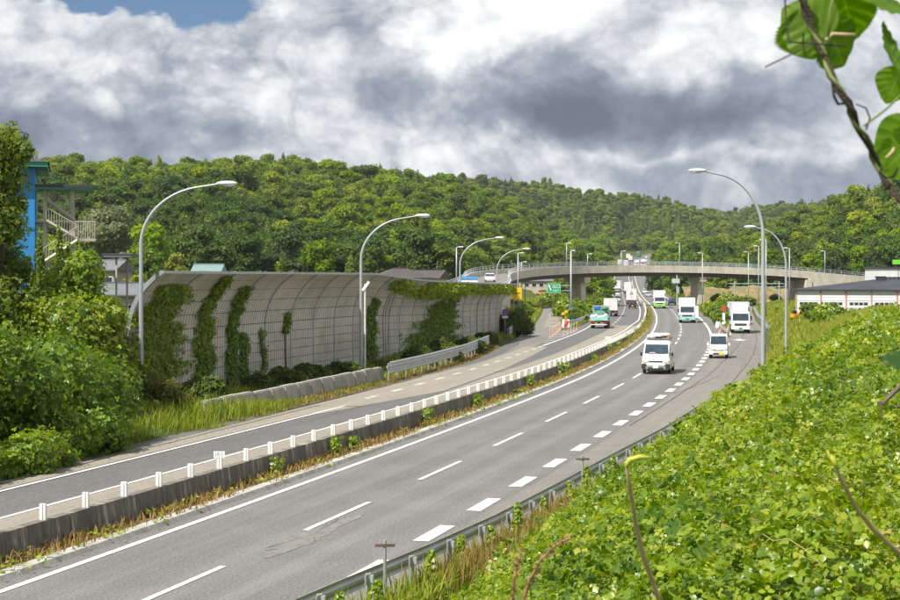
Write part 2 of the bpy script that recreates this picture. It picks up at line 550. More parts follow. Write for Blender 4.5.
leafmat("leaf_conifer", [(0.0, (0.048, 0.086, 0.018)), (0.5, (0.130, 0.185, 0.028)), (1.0, (0.235, 0.285, 0.05))], 0.36, 0.6, 0.2, objrand=0.7)
leafmat("leaf_grey", [(0.0, (0.09, 0.115, 0.05)), (0.5, (0.17, 0.20, 0.09)), (1.0, (0.26, 0.28, 0.14))], 0.35, 0.6, 0.2)
leafmat("leaf_close", [(0.0, (0.07, 0.16, 0.010)), (0.5, (0.14, 0.27, 0.018)), (1.0, (0.24, 0.36, 0.06))], 0.62, 0.4, 0.3)
leafmat("leaf_close_dark", [(0.0, (0.02, 0.06, 0.006)), (1.0, (0.045, 0.11, 0.012))], 0.35, 0.4, 0.3)


def ground_mat():
    m, nt, out = new_mat("ground")
    L = nt.links.new
    b = nt.nodes.new("ShaderNodeBsdfPrincipled")
    b.inputs["Roughness"].default_value = 0.95
    b.inputs["Specular IOR Level"].default_value = 0.1
    L(b.outputs[0], out.inputs[0])
    tc = nt.nodes.new("ShaderNodeTexCoord")
    n = nt.nodes.new("ShaderNodeTexNoise")
    n.inputs["Scale"].default_value = 0.12
    n.inputs["Detail"].default_value = 9
    n.inputs["Roughness"].default_value = 0.7
    L(tc.outputs["Object"], n.inputs[0])
    r = nt.nodes.new("ShaderNodeValToRGB")
    els = r.color_ramp.elements
    els[0].position, els[0].color = 0.28, (0.035, 0.055, 0.014, 1)
    els[1].position, els[1].color = 0.78, (0.15, 0.12, 0.06, 1)
    e = els.new(0.5)
    e.color = (0.075, 0.095, 0.022, 1)
    L(n.outputs[0], r.inputs[0])
    L(r.outputs[0], b.inputs["Base Color"])
    bp = nt.nodes.new("ShaderNodeBump")
    bp.inputs["Strength"].default_value = 0.6
    bp.inputs["Distance"].default_value = 0.3
    n2 = nt.nodes.new("ShaderNodeTexNoise")
    n2.inputs["Scale"].default_value = 1.5
    n2.inputs["Detail"].default_value = 5
    L(tc.outputs["Object"], n2.inputs[0])
    L(n2.outputs[0], bp.inputs["Height"])
    L(bp.outputs[0], b.inputs["Normal"])


ground_mat()

# ------------------------------------------------------------------ mesh helpers
def tag(o, label=None, cat=None, group=None, kind=None):
    for k, v in (("label", label), ("category", cat), ("group", group), ("kind", kind)):
        if v:
            o[k] = v
    return o


def link(o, parent=None):
    COL.objects.link(o)
    if parent is not None:
        o.parent = parent
    return o


def thing(name, loc=(0, 0, 0), rz=0.0, label=None, cat=None, group=None, kind=None):
    o = bpy.data.objects.new(name, None)
    o.empty_display_size = 0.2
    o.location = loc
    o.rotation_euler = (0, 0, rz)
    link(o)
    return tag(o, label, cat, group, kind)


def copy_tree(o, parent=None):
    c = o.copy()
    COL.objects.link(c)
    c.parent = parent
    for ch in o.children:
        copy_tree(ch, c)
    return c


def rotz(a):
    return np.array([[math.cos(a), -math.sin(a), 0], [math.sin(a), math.cos(a), 0], [0, 0, 1]])


class MB:
    def __init__(self):
        self.v, self.f, self.uv = [], [], []

    def add(self, vs, fs, uv=None):
        b = len(self.v)
        self.v += [tuple(map(float, p)) for p in vs]
        self.f += [tuple(i + b for i in f) for f in fs]
        self.uv += list(uv) if uv is not None else [(0, 0)] * len(vs)
        return self

    def box(self, c, s, R=None, top=(1, 1)):
        hx, hy, hz = s[0] / 2, s[1] / 2, s[2] / 2
        p = [(-hx, -hy, -hz), (hx, -hy, -hz), (hx, hy, -hz), (-hx, hy, -hz)] + [(x * top[0], y * top[1], hz) for x, y in ((-hx, -hy), (hx, -hy), (hx, hy), (-hx, hy))]
        p = np.array(p)
        if R is not None:
            p = p @ np.asarray(R).T
        p = p + np.array(c)
        return self.add(p, [(0, 3, 2, 1), (4, 5, 6, 7), (0, 1, 5, 4), (1, 2, 6, 5), (2, 3, 7, 6), (3, 0, 4, 7)])

    def prism(self, prof, w, x0=0.0, taper=None):
        """profile of (y, z) extruded over width w along x; taper(z) scales the half width"""
        n = len(prof)
        t = taper or (lambda z: 1.0)
        vs = [(x0 - w / 2 * t(z), y, z) for y, z in prof] + [(x0 + w / 2 * t(z), y, z) for y, z in prof]
        fs = [tuple(range(n)), tuple(range(2 * n - 1, n - 1, -1))]
        for i in range(n):
            j = (i + 1) % n
            fs.append((j, i, i + n, j + n))
        return self.add(vs, fs)

    def quad(self, a, b, c, d):
        return self.add([a, b, c, d], [(0, 1, 2, 3)])

    def plate(self, pts, n, th):
        """a flat polygon given thickness th along its normal n"""
        n = np.array(n, float)
        k = len(pts)
        a = [np.array(p, float) for p in pts]
        vs = a + [p + n * th for p in a]
        fs = [tuple(range(k - 1, -1, -1)), tuple(range(k, 2 * k))]
        for i in range(k):
            j = (i + 1) % k
            fs.append((i, j, j + k, i + k))
        return self.add(vs, fs)

    def tube(self, pts, radii, n=8, cap=True):
        pts = [np.array(p, float) for p in pts]
        if not hasattr(radii, "__len__"):
            radii = [radii] * len(pts)
        b0 = None
        vs, fs = [], []
        for i, p in enumerate(pts):
            d = pts[min(i + 1, len(pts) - 1)] - pts[max(i - 1, 0)]
            d /= np.linalg.norm(d) + 1e-12
            if b0 is None:
                h = np.array([1.0, 0, 0]) if abs(d[0]) < 0.8 else np.array([0, 1.0, 0])
            else:
                h = b0
            u = h - d * (h @ d)
            u /= np.linalg.norm(u) + 1e-12
            w = np.cross(d, u)
            b0 = u
            for k in range(n):
                a = 2 * math.pi * k / n
                vs.append(p + radii[i] * (math.cos(a) * u + math.sin(a) * w))
        for i in range(len(pts) - 1):
            for k in range(n):
                k2 = (k + 1) % n
                fs.append((i * n + k, i * n + k2, (i + 1) * n + k2, (i + 1) * n + k))
        if cap:
            fs.append(tuple(range(n - 1, -1, -1)))
            m = (len(pts) - 1) * n
            fs.append(tuple(range(m, m + n)))
        return self.add(vs, fs)

    def sweep(self, rings, closed=True, cap=True, uv=None):
        """rings: list of equal length point lists"""
        n = len(rings[0])
        vs = [p for r in rings for p in r]
        fs = []
        for i in range(len(rings) - 1):
            for k in range(n if closed else n - 1):
                k2 = (k + 1) % n
                fs.append((i * n + k, i * n + k2, (i + 1) * n + k2, (i + 1) * n + k))
        if cap and closed:
            fs.append(tuple(range(n - 1, -1, -1)))
            m = (len(rings) - 1) * n
            fs.append(tuple(range(m, m + n)))
        return self.add(vs, fs, uv)

    def ellipsoid(self, c, r, nu=10, nv=6):
        vs = [(c[0], c[1], c[2] - r[2])]
        for j in range(1, nv):
            a = math.pi * j / nv - math.pi / 2
            for i in range(nu):
                t = 2 * math.pi * i / nu
                vs.append((c[0] + r[0] * math.cos(a) * math.cos(t), c[1] + r[1] * math.cos(a) * math.sin(t), c[2] + r[2] * math.sin(a)))
        vs.append((c[0], c[1], c[2] + r[2]))
        fs = []
        for i in range(nu):
            fs.append((0, 1 + (i + 1) % nu, 1 + i))
        for j in range(nv - 2):
            for i in range(nu):
                a, b = 1 + j * nu + i, 1 + j * nu + (i + 1) % nu
                fs.append((a, b, b + nu, a + nu))
        m = 1 + (nv - 2) * nu
        for i in range(nu):
            fs.append((m + i, m + (i + 1) % nu, len(vs) - 1))
        return self.add(vs, fs)

    def mesh(self, name, mat, origin=(0, 0, 0), bevel=0.0, smooth=False, seg=2):
        me = bpy.data.meshes.new(name)
        o = np.array(origin, float)
        me.from_pydata([tuple(np.array(p) - o) for p in self.v], [], self.f)
        ul = me.uv_layers.new(name="UVMap")
        li = np.empty(len(me.loops), dtype=np.int32)
        me.loops.foreach_get("vertex_index", li)
        ul.data.foreach_set("uv", np.array(self.uv, dtype=np.float32)[li].ravel())
        bm = bmesh.new()
        bm.from_mesh(me)
        if bevel:
            bmesh.ops.recalc_face_normals(bm, faces=bm.faces)
            es = [e for e in bm.edges if len(e.link_faces) == 2 and e.calc_face_angle(0) > 0.35]
            bmesh.ops.bevel(bm, geom=es, offset=bevel, segments=seg, affect="EDGES", clamp_overlap=True)
        bmesh.ops.recalc_face_normals(bm, faces=bm.faces)
        bm.to_mesh(me)
        bm.free()
        if smooth:
            me.polygons.foreach_set("use_smooth", [True] * len(me.polygons))
        me.materials.append(MATS[mat])
        return me

    def build(self, name, mat, parent=None, bevel=0.0, smooth=False, origin=None, seg=2):
        if origin is None:
            origin = parent.location if parent is not None and parent.parent is None and parent.get("_world") else (0, 0, 0)
        o = bpy.data.objects.new(name, self.mesh(name, mat, origin, bevel, smooth, seg))
        return link(o, parent)


def part(name, mesh, parent, loc=(0, 0, 0), rz=0.0):
    o = bpy.data.objects.new(name, mesh)
    o.location = loc
    o.rotation_euler = (0, 0, rz)
    return link(o, parent)


def fast_mesh(name, verts, faces, mat, tint=None, smooth=False):
    """verts (N,3), faces (M,k) arrays"""
    me = bpy.data.meshes.new(name)
    verts = np.asarray(verts, np.float32)
    faces = np.asarray(faces, np.int32)
    m, k = faces.shape
    me.vertices.add(len(verts))
    me.vertices.foreach_set("co", verts.ravel())
    me.loops.add(m * k)
    me.loops.foreach_set("vertex_index", faces.ravel())
    me.polygons.add(m)
    me.polygons.foreach_set("loop_start", np.arange(0, m * k, k, dtype=np.int32))
    if tint is not None:
        a = me.attributes.new("tint", "FLOAT", "POINT")
        a.data.foreach_set("value", np.asarray(tint, np.float32))
    me.update(calc_edges=True)
    if smooth:
        me.polygons.foreach_set("use_smooth", [True] * m)
    if mat:
        me.materials.append(MATS[mat])
    return me


def unit(a):
    return a / (np.linalg.norm(a, axis=-1, keepdims=True) + 1e-9)


def scatter_arrays(tv, tf, pos, nrm, size, tint, heading=None):
    """copies of a template (z = leaf normal, y = tip) over positions; returns merged arrays"""
    M_ = len(pos)
    n = unit(np.asarray(nrm, float))
    if heading is None:
        heading = RNG.normal(size=(M_, 3))
    y = heading - n * np.sum(heading * n, 1, keepdims=True)
    y = unit(y)
    x = np.cross(y, n)
    size = np.broadcast_to(np.asarray(size, float).reshape(-1, 1) if np.ndim(size) else np.full((M_, 1), size), (M_, 1))
    V = (tv[None, :, 0:1] * x[:, None, :] + tv[None, :, 1:2] * y[:, None, :] + tv[None, :, 2:3] * n[:, None, :]) * size[:, None, :] + np.asarray(pos)[:, None, :]
    k = len(tv)
    Fc = tf[None] + (np.arange(M_) * k)[:, None, None]
    T = np.repeat(np.asarray(tint, float), k)
    return V.reshape(-1, 3), Fc.reshape(-1, tf.shape[1]), T


def join_arrays(items):
    vs, fs, ts, b = [], [], [], 0
    for v, f, t in items:
        vs.append(v); fs.append(f + b); ts.append(t)
        b += len(v)
    return np.concatenate(vs), np.concatenate(fs), np.concatenate(ts)


# leaf templates (triangles)
DIAMOND = (np.array([(0, 0, 0), (0.42, 0.5, 0.07), (0, 1.0, -0.06), (-0.42, 0.5, 0.07)], float), np.array([(0, 1, 2), (0, 2, 3)]))


def _leaflet(c, ang, ln, w):
    p = np.array([(0, 0, 0), (w * 0.85, ln * 0.28, 0.05), (w, ln * 0.5, 0.06), (0, ln, -0.1), (-w, ln * 0.5, 0.06), (-w * 0.85, ln * 0.28, 0.05), (0, ln * 0.45, -0.03)], float)
    f = np.array([(0, 1, 6), (1, 2, 6), (2, 3, 6), (3, 4, 6), (4, 5, 6), (5, 0, 6)])
    ca, sa = math.cos(ang), math.sin(ang)
    q = p.copy()
    q[:, 0] = p[:, 0] * ca - p[:, 1] * sa + c[0]
    q[:, 1] = p[:, 0] * sa + p[:, 1] * ca + c[1]
    q[:, 2] += c[2]
    return q, f


def trefoil(detail=True):
    items = []
    for c, a, l, w in (((0, 0.25, 0.02), 0.0, 1.0, 0.42), ((0.05, 0.12, -0.03), -1.35, 0.85, 0.36), ((-0.05, 0.12, -0.03), 1.35, 0.85, 0.36)):
        q, f = _leaflet(c, a, l, w)
        if not detail:
            q = q[[0, 2, 3, 4]]
            f = np.array([(0, 1, 2), (0, 2, 3)])
        items.append((q, f, np.zeros(len(q))))
    v, f, _ = join_arrays(items)
    return v, f


TREFOIL, TREFOIL_LO = trefoil(True), trefoil(False)


def _round_leaflet(c, ang, ln, w, lob=0.0, m=5):
    """ovate leaflet with a rounded, slightly lobed rim, folded along its midrib and drooping at the tip"""
    us = np.linspace(0, 1, m)
    mid = [(0, u * ln, -0.03 - 0.12 * u * u) for u in us]
    rim = []
    for u in us[1:-1]:
        q = math.sin(math.pi * u ** 0.7) ** 0.75 * (1 + lob * math.cos(u * 9))
        rim.append((w * q, u * ln * 0.98, 0.05 - 0.13 * u * u + 0.03 * math.sin(u * 9)))
    k = m - 2
    v = mid + rim + [(-a, b, d_ * 0.8) for a, b, d_ in rim]
    f = []
    for s in (0, 1):
        b = m + s * k
        tri = [(0, b, 1)] + [t_ for i in range(k - 1) for t_ in ((b + i, b + i + 1, i + 1), (b + i + 1, i + 2, i + 1))] + [(b + k - 1, m - 1, m - 2)]
        f += [t_ if s == 0 else t_[::-1] for t_ in tri]
    p = np.array(v, float)
    ca, sa = math.cos(ang), math.sin(ang)
    o = p.copy()
    o[:, 0] = p[:, 0] * ca - p[:, 1] * sa + c[0]
    o[:, 1] = p[:, 0] * sa + p[:, 1] * ca + c[1]
    o[:, 2] += c[2]
    return o, np.array(f)


def trefoil_round(m):
    it = []
    for c, a, l, w in (((0, 0.3, 0.02), 0.05, 1.0, 0.44), ((0.06, 0.14, -0.05), -1.25, 0.85, 0.38), ((-0.06, 0.14, -0.08), 1.4, 0.82, 0.37)):
        q, f = _round_leaflet(c, a, l, w, 0.06, m)
        it.append((q, f, np.zeros(len(q))))
    v, f, _ = join_arrays(it)
    return v, f


TREFOIL_HI, TREFOIL_MID = trefoil_round(4), trefoil_round(3)
BLADE = (np.array([(-0.02, 0, 0), (0.02, 0, 0), (0.016, 0, 0.5), (-0.016, 0.06, 0.5), (0.0, 0.25, 1.0)], float), np.array([(0, 1, 2), (0, 2, 3), (3, 2, 4)]))


def blades(pos, h, tint, lean=0.35, width=1.0):
    """upright grass blades: bend and lean at random"""
    n = len(pos)
    a = RNG.uniform(0, 2 * math.pi, n)
    ln = np.abs(RNG.normal(0, lean, n))
    h = np.broadcast_to(np.asarray(h, float), (n,))
    d = np.stack([np.cos(a), np.sin(a), np.zeros(n)], 1)
    s = np.stack([-np.sin(a), np.cos(a), np.zeros(n)], 1)
    w = (0.012 + 0.012 * h)[:, None] * width
    up = np.array([0, 0, 1.0])
    p0 = np.asarray(pos, float)
    p1 = p0 + up * (h * 0.55)[:, None] + d * (h * ln * 0.35)[:, None]
    p2 = p0 + up * (h * (1 - ln * 0.25))[:, None] + d * (h * ln * 1.1)[:, None]
    V = np.stack([p0 - s * w, p0 + s * w, p1 + s * w * 0.8, p1 - s * w * 0.8, p2], 1).reshape(-1, 3)
    f = np.array([(0, 1, 2), (0, 2, 3), (3, 2, 4)])[None] + (np.arange(n) * 5)[:, None, None]
    return V, f.reshape(-1, 3), np.repeat(np.asarray(tint, float), 5)


# ------------------------------------------------------------------ the road's line
_T = np.arange(-60, 1700, 0.5)
_th = np.radians(np.interp(_T, [-60, 30, 60, 90, 105, 120, 150, 190, 250, 350, 450, 800, 1000, 1200, 1500], [16.2, 16, 15, 14, 12.6, 11.5, 10, 8.5, 7.3, 6.4, 6.0, 6.6, 9.0, 12.5, 14.5]))
_X = np.concatenate([[0], np.cumsum(np.tan((_th[1:] + _th[:-1]) / 2) * 0.5)])
_X += -9.4 - np.interp(32.3, _T, _X)


def RX(t):
    return np.interp(t, _T, _X)


def RTH(t):
    return np.interp(t, _T, _th)


def RZ(t):
    t = np.asarray(t, float)
    d = np.clip(t - 400, 0, 200)
    return 0.034 * d * d / 400 + 0.034 * np.clip(t - 600, 0, None)


def LZ(t):
    """extra height of the left carriageway"""
    t = np.asarray(t, float)
    u = np.clip((t - 120) / 95, 0, 1)
    return 0.6 * (1 - u * u * (3 - 2 * u))


def PT(t, o, z=0.0):
    th = float(RTH(t))
    return (float(RX(t)) + o * math.cos(th), t - o * math.sin(th), float(z))


def inv(x, y):
    x = np.asarray(x, float); y = np.asarray(y, float)
    t = y.copy()
    for _ in range(4):
        th = RTH(t)
        t = t + (x - RX(t)) * np.sin(th) + (y - t) * np.cos(th)
    th = RTH(t)
    return t, (x - RX(t)) * np.cos(th) - (y - t) * np.sin(th)


def sst(x, a, b):
    u = np.clip((np.asarray(x, float) - a) / (b - a), 0, 1)
    return u * u * (3 - 2 * u)


def redge(t):      # right edge of the pavement
    return np.interp(t, [0, 26, 31, 36, 40, 46, 53, 62, 75, 94, 117, 146, 185, 234, 286, 330, 400, 440], [6.98, 7.15, 7.55, 8.15, 8.5, 8.8, 9.1, 9.6, 10.0, 10.6, 11.1, 11.7, 12.9, 14.6, 17.6, 21, 28, 8.4])


def bedge(t):      # foot of the right bank
    return np.maximum(redge(t), np.interp(t, [0, 22, 28, 33, 46], [8.9, 8.8, 8.2, 8.2, 8.8]))


def ledge(t):      # left edge of the pavement (negative)
    return np.interp(t, [0, 43, 60, 75, 95, 110, 128, 181, 231, 300, 394, 470, 500, 540], [-6.9, -7.0, -7.4, -7.7, -8.2, -8.9, -10.4, -14.6, -17.7, -21.5, -26.8, -33, -34, -9.6])


def fbm(x, y, s=1.0, seed=0):
    r = np.random.default_rng(seed)
    out = 0
    amp, f = 1.0, 1.0 / s
    for k in range(5):
        for j in range(3):
            a = r.uniform(0, 6.28)
            ph = r.uniform(0, 6.28)
            out = out + amp / 3 * np.sin((x * math.cos(a) + y * math.sin(a)) * f * 6.28 * r.uniform(0.7, 1.3) + ph)
        amp *= 0.55
        f *= 1.9
    return out


def ridge(pts):
    """pts: (px, py, distance) of a skyline; gives world x, y and the height of the ground under its trees"""
    a = []
    for px, py, D in pts:
        a.append(((px - 450) / 1550 * D, D, 6.6 + (276 - py) / 1550 * D - 6.5))
    return np.array(a)


RIDGES = [
    (ridge([(-420, 170, 480), (-150, 170, 540), (50, 168, 600), (240, 167, 700), (340, 176, 770), (450, 192, 850), (520, 205, 930)]), 300),
    (ridge([(735, 228, 640), (770, 218, 700), (800, 212, 760), (824, 216, 720), (850, 216, 680), (900, 203, 650), (1000, 185, 600), (1250, 156, 520)]), 260),
    (ridge([(300, 176, 1500), (450, 178, 1500), (520, 184, 1500), (600, 193, 1540), (650, 198, 1540), (690, 211, 1500), (715, 221, 1480), (745, 226, 1480)]), 330),
    (ridge([(640, 212, 2050), (690, 210, 2050), (720, 214, 2000), (800, 204, 1900), (1000, 190, 1850)]), 420),
]


def hills(x, y):
    x = np.asarray(x, float); y = np.asarray(y, float)
    h = np.zeros_like(x)
    for pts, w in RIDGES:
        best = np.full(x.shape, 1e9)
        hz = np.zeros_like(x)
        for a, b in zip(pts[:-1], pts[1:]):
            d = b[:2] - a[:2]
            u = np.clip(((x - a[0]) * d[0] + (y - a[1]) * d[1]) / (d @ d), 0, 1)
            q = np.hypot(x - a[0] - u * d[0], y - a[1] - u * d[1])
            m = q < best
            best = np.where(m, q, best)
            hz = np.where(m, a[2] + u * (b[2] - a[2]), hz)
        f = 1 - sst(best, 0, w)
        h = np.maximum(h, hz * (0.55 * f + 0.45 * np.clip(1 - best / w, 0, 1)))
    return h


def ground(x, y):
    x = np.asarray(x, float); y = np.asarray(y, float)
    t, o = inv(x, y)
    base = RZ(t)
    re, le = redge(t), ledge(t)
    # right bank
    HR = np.interp(t, [0, 70, 100, 130, 175, 240, 400], [4.7, 4.6, 3.95, 2.9, 1.5, 1.2, 1.0])
    wd = np.interp(t, [0, 60, 120, 200], [8.3, 7.6, 6.5, 6.0])
    rr = sst(o - bedge(t) - 0.4, 0.1, wd + 0.4) * HR
    # left bank
    HL = np.interp(t, [0, 50, 62, 90, 130, 150, 175, 220, 320, 400], [2.6, 2.2, 0.75, 0.4, 0.35, 0.8, 3.0, 4.2, 4.0, 1.5])
    wl = np.interp(t, [0, 130, 170, 260, 400], [7, 5, 10, 13, 20])
    ll = sst(le - 0.6 - o, 0, wl) * HL
    base = np.where(t > 1450, base * (1 - sst(t, 1450, 1520)), base)
    z = base + np.where(o > 0, rr, ll) + np.where(o < -3.4, LZ(t), 0.0) * np.where(o < le - 12, 0.5, 1)
    # grassy island between main road and exit ramp, and right of the main road before the ramp
    isl = sst(t, 205, 235) * sst(-o, 9.2, 11.5) * (1 - sst(-o, np.interp(t, [200, 250, 313, 418], [10.5, 13.2, 16.4, 21]), np.interp(t, [200, 250, 313, 418], [11.5, 14.8, 18.2, 23])))
    z = z + isl * 1.3
    # hills, kept clear of the corridor
    hz = hills(x, y)
    away = np.maximum(sst(np.abs(o - 2), 24, 24 + np.interp(t, [300, 450, 900, 1200], [150, 70, 60, 60])), sst(t, 1260, 1350))
    z = np.maximum(z, base * (1 - away) + hz * away + np.where(hz * away > 1, 2.2 * fbm(x, y, 160, 3), 0) * away)
    road = (o > -1.75) & (o < re + 0.1) | (o <= -1.75) & (o > le - 0.1)
    road &= t < 1335
    z = np.where(road, base + np.where(o < -3.4, LZ(t), 0) - 0.08, z)
    return z - 0.02


def build_terrain():
    def axis(parts):
        a = []
        for lo, hi, st in parts:
            a.append(np.arange(lo, hi, st))
        return np.concatenate(a + [[parts[-1][1]]])
    ys = axis([(-60, -10, 5), (-10, 150, 1.25), (150, 320, 2.5), (320, 700, 7), (700, 2000, 18), (2000, 2600, 100)])
    xs = axis([(-1600, -800, 200), (-800, -120, 18), (-120, -40, 5), (-40, 75, 1.25), (75, 180, 4), (180, 900, 16), (900, 1600, 175)])
    X, Y = np.meshgrid(xs, ys)
    Zv = ground(X.ravel(), Y.ravel())
    nx, ny = len(xs), len(ys)
    i = (np.arange(ny - 1)[:, None] * nx + np.arange(nx - 1)[None]).ravel()
    F_ = np.stack([i, i + 1, i + nx + 1, i + nx], 1)
    me = fast_mesh("ground", np.stack([X.ravel(), Y.ravel(), Zv], 1), F_, "ground", smooth=True)
    o = link(bpy.data.objects.new("ground", me))
    tag(o, kind="structure")
    return o


GROUND = build_terrain()


def gz(x, y):
    return float(ground(np.array([x]), np.array([y]))[0])


# ------------------------------------------------------------------ roads and markings
def ribbon(name, mat, t0, t1, oa, ob, dz, step=2.0, zf=None, parent=None, kind="structure", thick=0.0):
    zf = zf or (lambda t: float(RZ(t)))
    ts = np.append(np.arange(t0, t1, step), t1)
    fa = oa if callable(oa) else (lambda t: oa)
    fb = ob if callable(ob) else (lambda t: ob)
    mb = MB()
    vs, uv, fs = [], [], []
    for t in ts:
        a, b = float(fa(t)), float(fb(t))
        for o in (a, b):
            vs.append(PT(t, o, zf(t) + dz))
            uv.append((o, t))
    for i in range(len(ts) - 1):
        fs.append((2 * i, 2 * i + 1, 2 * i + 3, 2 * i + 2))
    mb.add(vs, fs, uv)
    o = mb.build(name, mat, parent)
    if parent is None and kind:
        tag(o, kind=kind)
    return o


LZZ = lambda t: float(LZ(t) + RZ(t))
itp = lambda xs, ys: (lambda t: float(np.interp(t, xs, ys)))

road_r = ribbon("main_road", "asphalt", -40, 1330, -1.75, lambda t: min(float(redge(t)), 11.7) if t < 146 else float(np.interp(t, [146, 172, 200, 1500], [11.7, 9.2, 8.2, 8.2])), 0.0)
ribbon("ramp_road", "asphalt_edge", 140, 400, itp([140, 160, 172, 185, 234, 286, 400], [7.0, 7.3, 8.0, 8.7, 10.2, 12.7, 22.5]), lambda t: float(redge(t)), 0.006)
road_l = ribbon("left_road", "asphalt_dark", -40, 1330, itp([-40, 110, 128, 160, 190, 230, 300, 1500], [-6.8, -8.7, -9.4, -10.0, -10.4, -9.6, -9.4, -9.4]), -1.75, 0.0, zf=LZZ)
ribbon("exit_road", "asphalt_edge", 100, 470, lambda t: float(ledge(t)), itp([100, 117, 150, 193, 250, 313, 418, 470], [-7.2, -7.2, -8.8, -11.4, -14.9, -18.3, -23.3, -27]), 0.004, zf=LZZ)
# differently surfaced lanes
ribbon("road_shoulder", "asphalt_beige", -40, 205, -3.25, -1.8, 0.008, zf=LZZ, parent=None)
ribbon("road_shoulder", "asphalt_beige", 70, 205, itp([70, 95, 120, 160, 190, 205], [-3.25, -4.4, -4.5, -5.2, -5.4, -5.4]), -3.26, 0.0075, zf=LZZ)
ribbon("road_shoulder", "asphalt_beige", -40, 100, lambda t: float(ledge(t)) + 0.02, -6.15, 0.008, zf=LZZ)
ribbon("road_shoulder", "asphalt_beige", 66, 130, itp([66, 130], [-6.15, -8.6]), itp([66, 80, 100, 130], [-5.7, -3.9, -4.9, -6.6]), 0.0095, zf=LZZ)
ribbon("road_shoulder", "asphalt_edge", 28, 150, itp([28, 60, 75, 100, 150], [6.95, 7.1, 7.0, 7.0, 7.2]), lambda t: float(redge(t)) - 0.02, 0.0105)
ribbon("road_patch", "asphalt_dark", 92, 150, lambda t: float(ledge(t)) + 0.02, lambda t: float(ledge(t)) + float(np.interp(t, [92, 115, 135, 150], [0.05, 1.0, 1.2, 0.1])), 0.0125, zf=LZZ)
for i in range(5):
    ta = 196 + i * 16
    ribbon("road_patch", "asphalt_beige", ta, ta + 12.5, itp([193, 250, 313], [-14.0, -17.6, -20.6]), itp([193, 250, 313], [-12.4, -15.7, -18.9]), 0.009, zf=LZZ)


def marking(t0, t1, o, w, zf=None, name="lane_marking", mat="road_paint", dz=0.014, parent=None):
    fo = o if callable(o) else (lambda t: o)
    st = 2.0 if t1 - t0 > 8 else max(0.5, (t1 - t0) / 2)
    return ribbon(name, mat, t0, t1, lambda t: fo(t) - w / 2, lambda t: fo(t) + w / 2, dz, st, zf, parent, None)


marks = []
def MK(*a, **k):
    par = k.pop("par")
    marks.append(marking(*a, parent=par, **k))


MK(-40, 700, 0.0, 0.2, par=road_r, name="edge_line")
for k in range(-1, 60):                                           # lane dashes 5 m long
    ta = 33.6 + k * 9.95 if k < 22 else 33.6 + 22 * 9.95 + (k - 22) * 12
    if ta < 620:
        MK(ta - 2.5, ta + 2.5, 3.3, 0.16, par=road_r)
for k in range(-1, 26):                                           # broad dashes of the merging lane
    ta = 31.6 + k * 4.95
    if ta < 160:
        MK(ta - 1.2, ta + 1.2, 6.65, 0.42, par=road_r)
MK(158, 700, 6.7, 0.26, par=road_r, name="edge_line")
RAMP = bpy.data.objects["ramp_road"]
MK(160, 330, itp([160, 172, 185, 234, 286, 330], [7.7, 8.6, 9.3, 10.8, 13.3, 16.5]), 0.18, par=RAMP, name="edge_line")
# left carriageway
MK(-40, 205, -3.27, 0.14, zf=LZZ, par=road_l, name="edge_line", dz=0.02)
MK(205, 700, itp([205, 229, 700], [-3.27, -2.7, -2.7]), 0.18, zf=LZZ, par=road_l, name="edge_line")
MK(-40, 70, -5.92, 0.16, zf=LZZ, par=road_l, name="edge_line", dz=0.02)
for k in range(14):
    ta = 74 + k * 4.6
    MK(ta, ta + 2.2, itp([70, 120, 190], [-6.2, -7.1, -8.3]), 0.34, zf=LZZ, par=road_l, mat="worn_paint", dz=0.018)
MK(132, 700, itp([132, 190, 230, 700], [-7.3, -8.3, -8.9, -8.9]), 0.18, zf=LZZ, par=road_l, name="edge_line", dz=0.02)
for k in range(44):
    ta = 208 + k * 10
    MK(ta, ta + 5, -5.75, 0.16, zf=LZZ, par=road_l)
EXIT = bpy.data.objects["exit_road"]
for k in range(9):                                                # chevrons of the gore
    ta = 140 + k * 5.2
    a, b = float(np.interp(ta, [140, 190], [-7.7, -8.7])), float(np.interp(ta, [140, 190], [-8.2, -11.2]))
    mb = MB()
    mb.add([PT(ta, a, LZZ(ta) + 0.022), PT(ta + 1.1, a, LZZ(ta) + 0.022), PT(ta - 0.6, b, LZZ(ta) + 0.022), PT(ta - 1.7, b, LZZ(ta) + 0.022)], [(0, 1, 2, 3)])
    mb.build("chevron_marking", "worn_paint", EXIT)
# white arrow on the ramp
ta, oc = 160.5, 9.55
mb = MB()
A = [PT(ta - 1.6, oc, 0.03), PT(ta + 1.0, oc - 0.95, 0.03), PT(ta + 0.9, oc - 0.25, 0.03), PT(ta + 3.0, oc - 0.22, 0.03), PT(ta + 3.0, oc + 0.22, 0.03), PT(ta + 0.9, oc + 0.25, 0.03), PT(ta + 1.0, oc + 0.95, 0.03)]
mb.add(A, [tuple(range(7))])
mb.build("arrow_marking", "road_paint", road_r)
# tar-sealed cracks and worn patches
def crack(pts, w, road, zf=lambda t: 0.0):
    P_ = []
    for (t0, o0), (t1, o1) in zip(pts[:-1], pts[1:]):
        n = max(2, int(abs(t1 - t0) / 2.0))
        for i in range(n):
            u = i / n
            P_.append((t0 + (t1 - t0) * u, o0 + (o1 - o0) * u + random.uniform(-0.05, 0.05)))
    P_.append(pts[-1])
    mb = MB()
    vs = []
    for t, o in P_:
        ww = w * random.uniform(0.6, 1.3)
        vs += [PT(t, o - ww / 2, zf(t) + 0.017), PT(t, o + ww / 2, zf(t) + 0.017)]
    mb.add(vs, [(2 * i, 2 * i + 1, 2 * i + 3, 2 * i + 2) for i in range(len(P_) - 1)])
    mb.build("crack_seal", "tar", road)


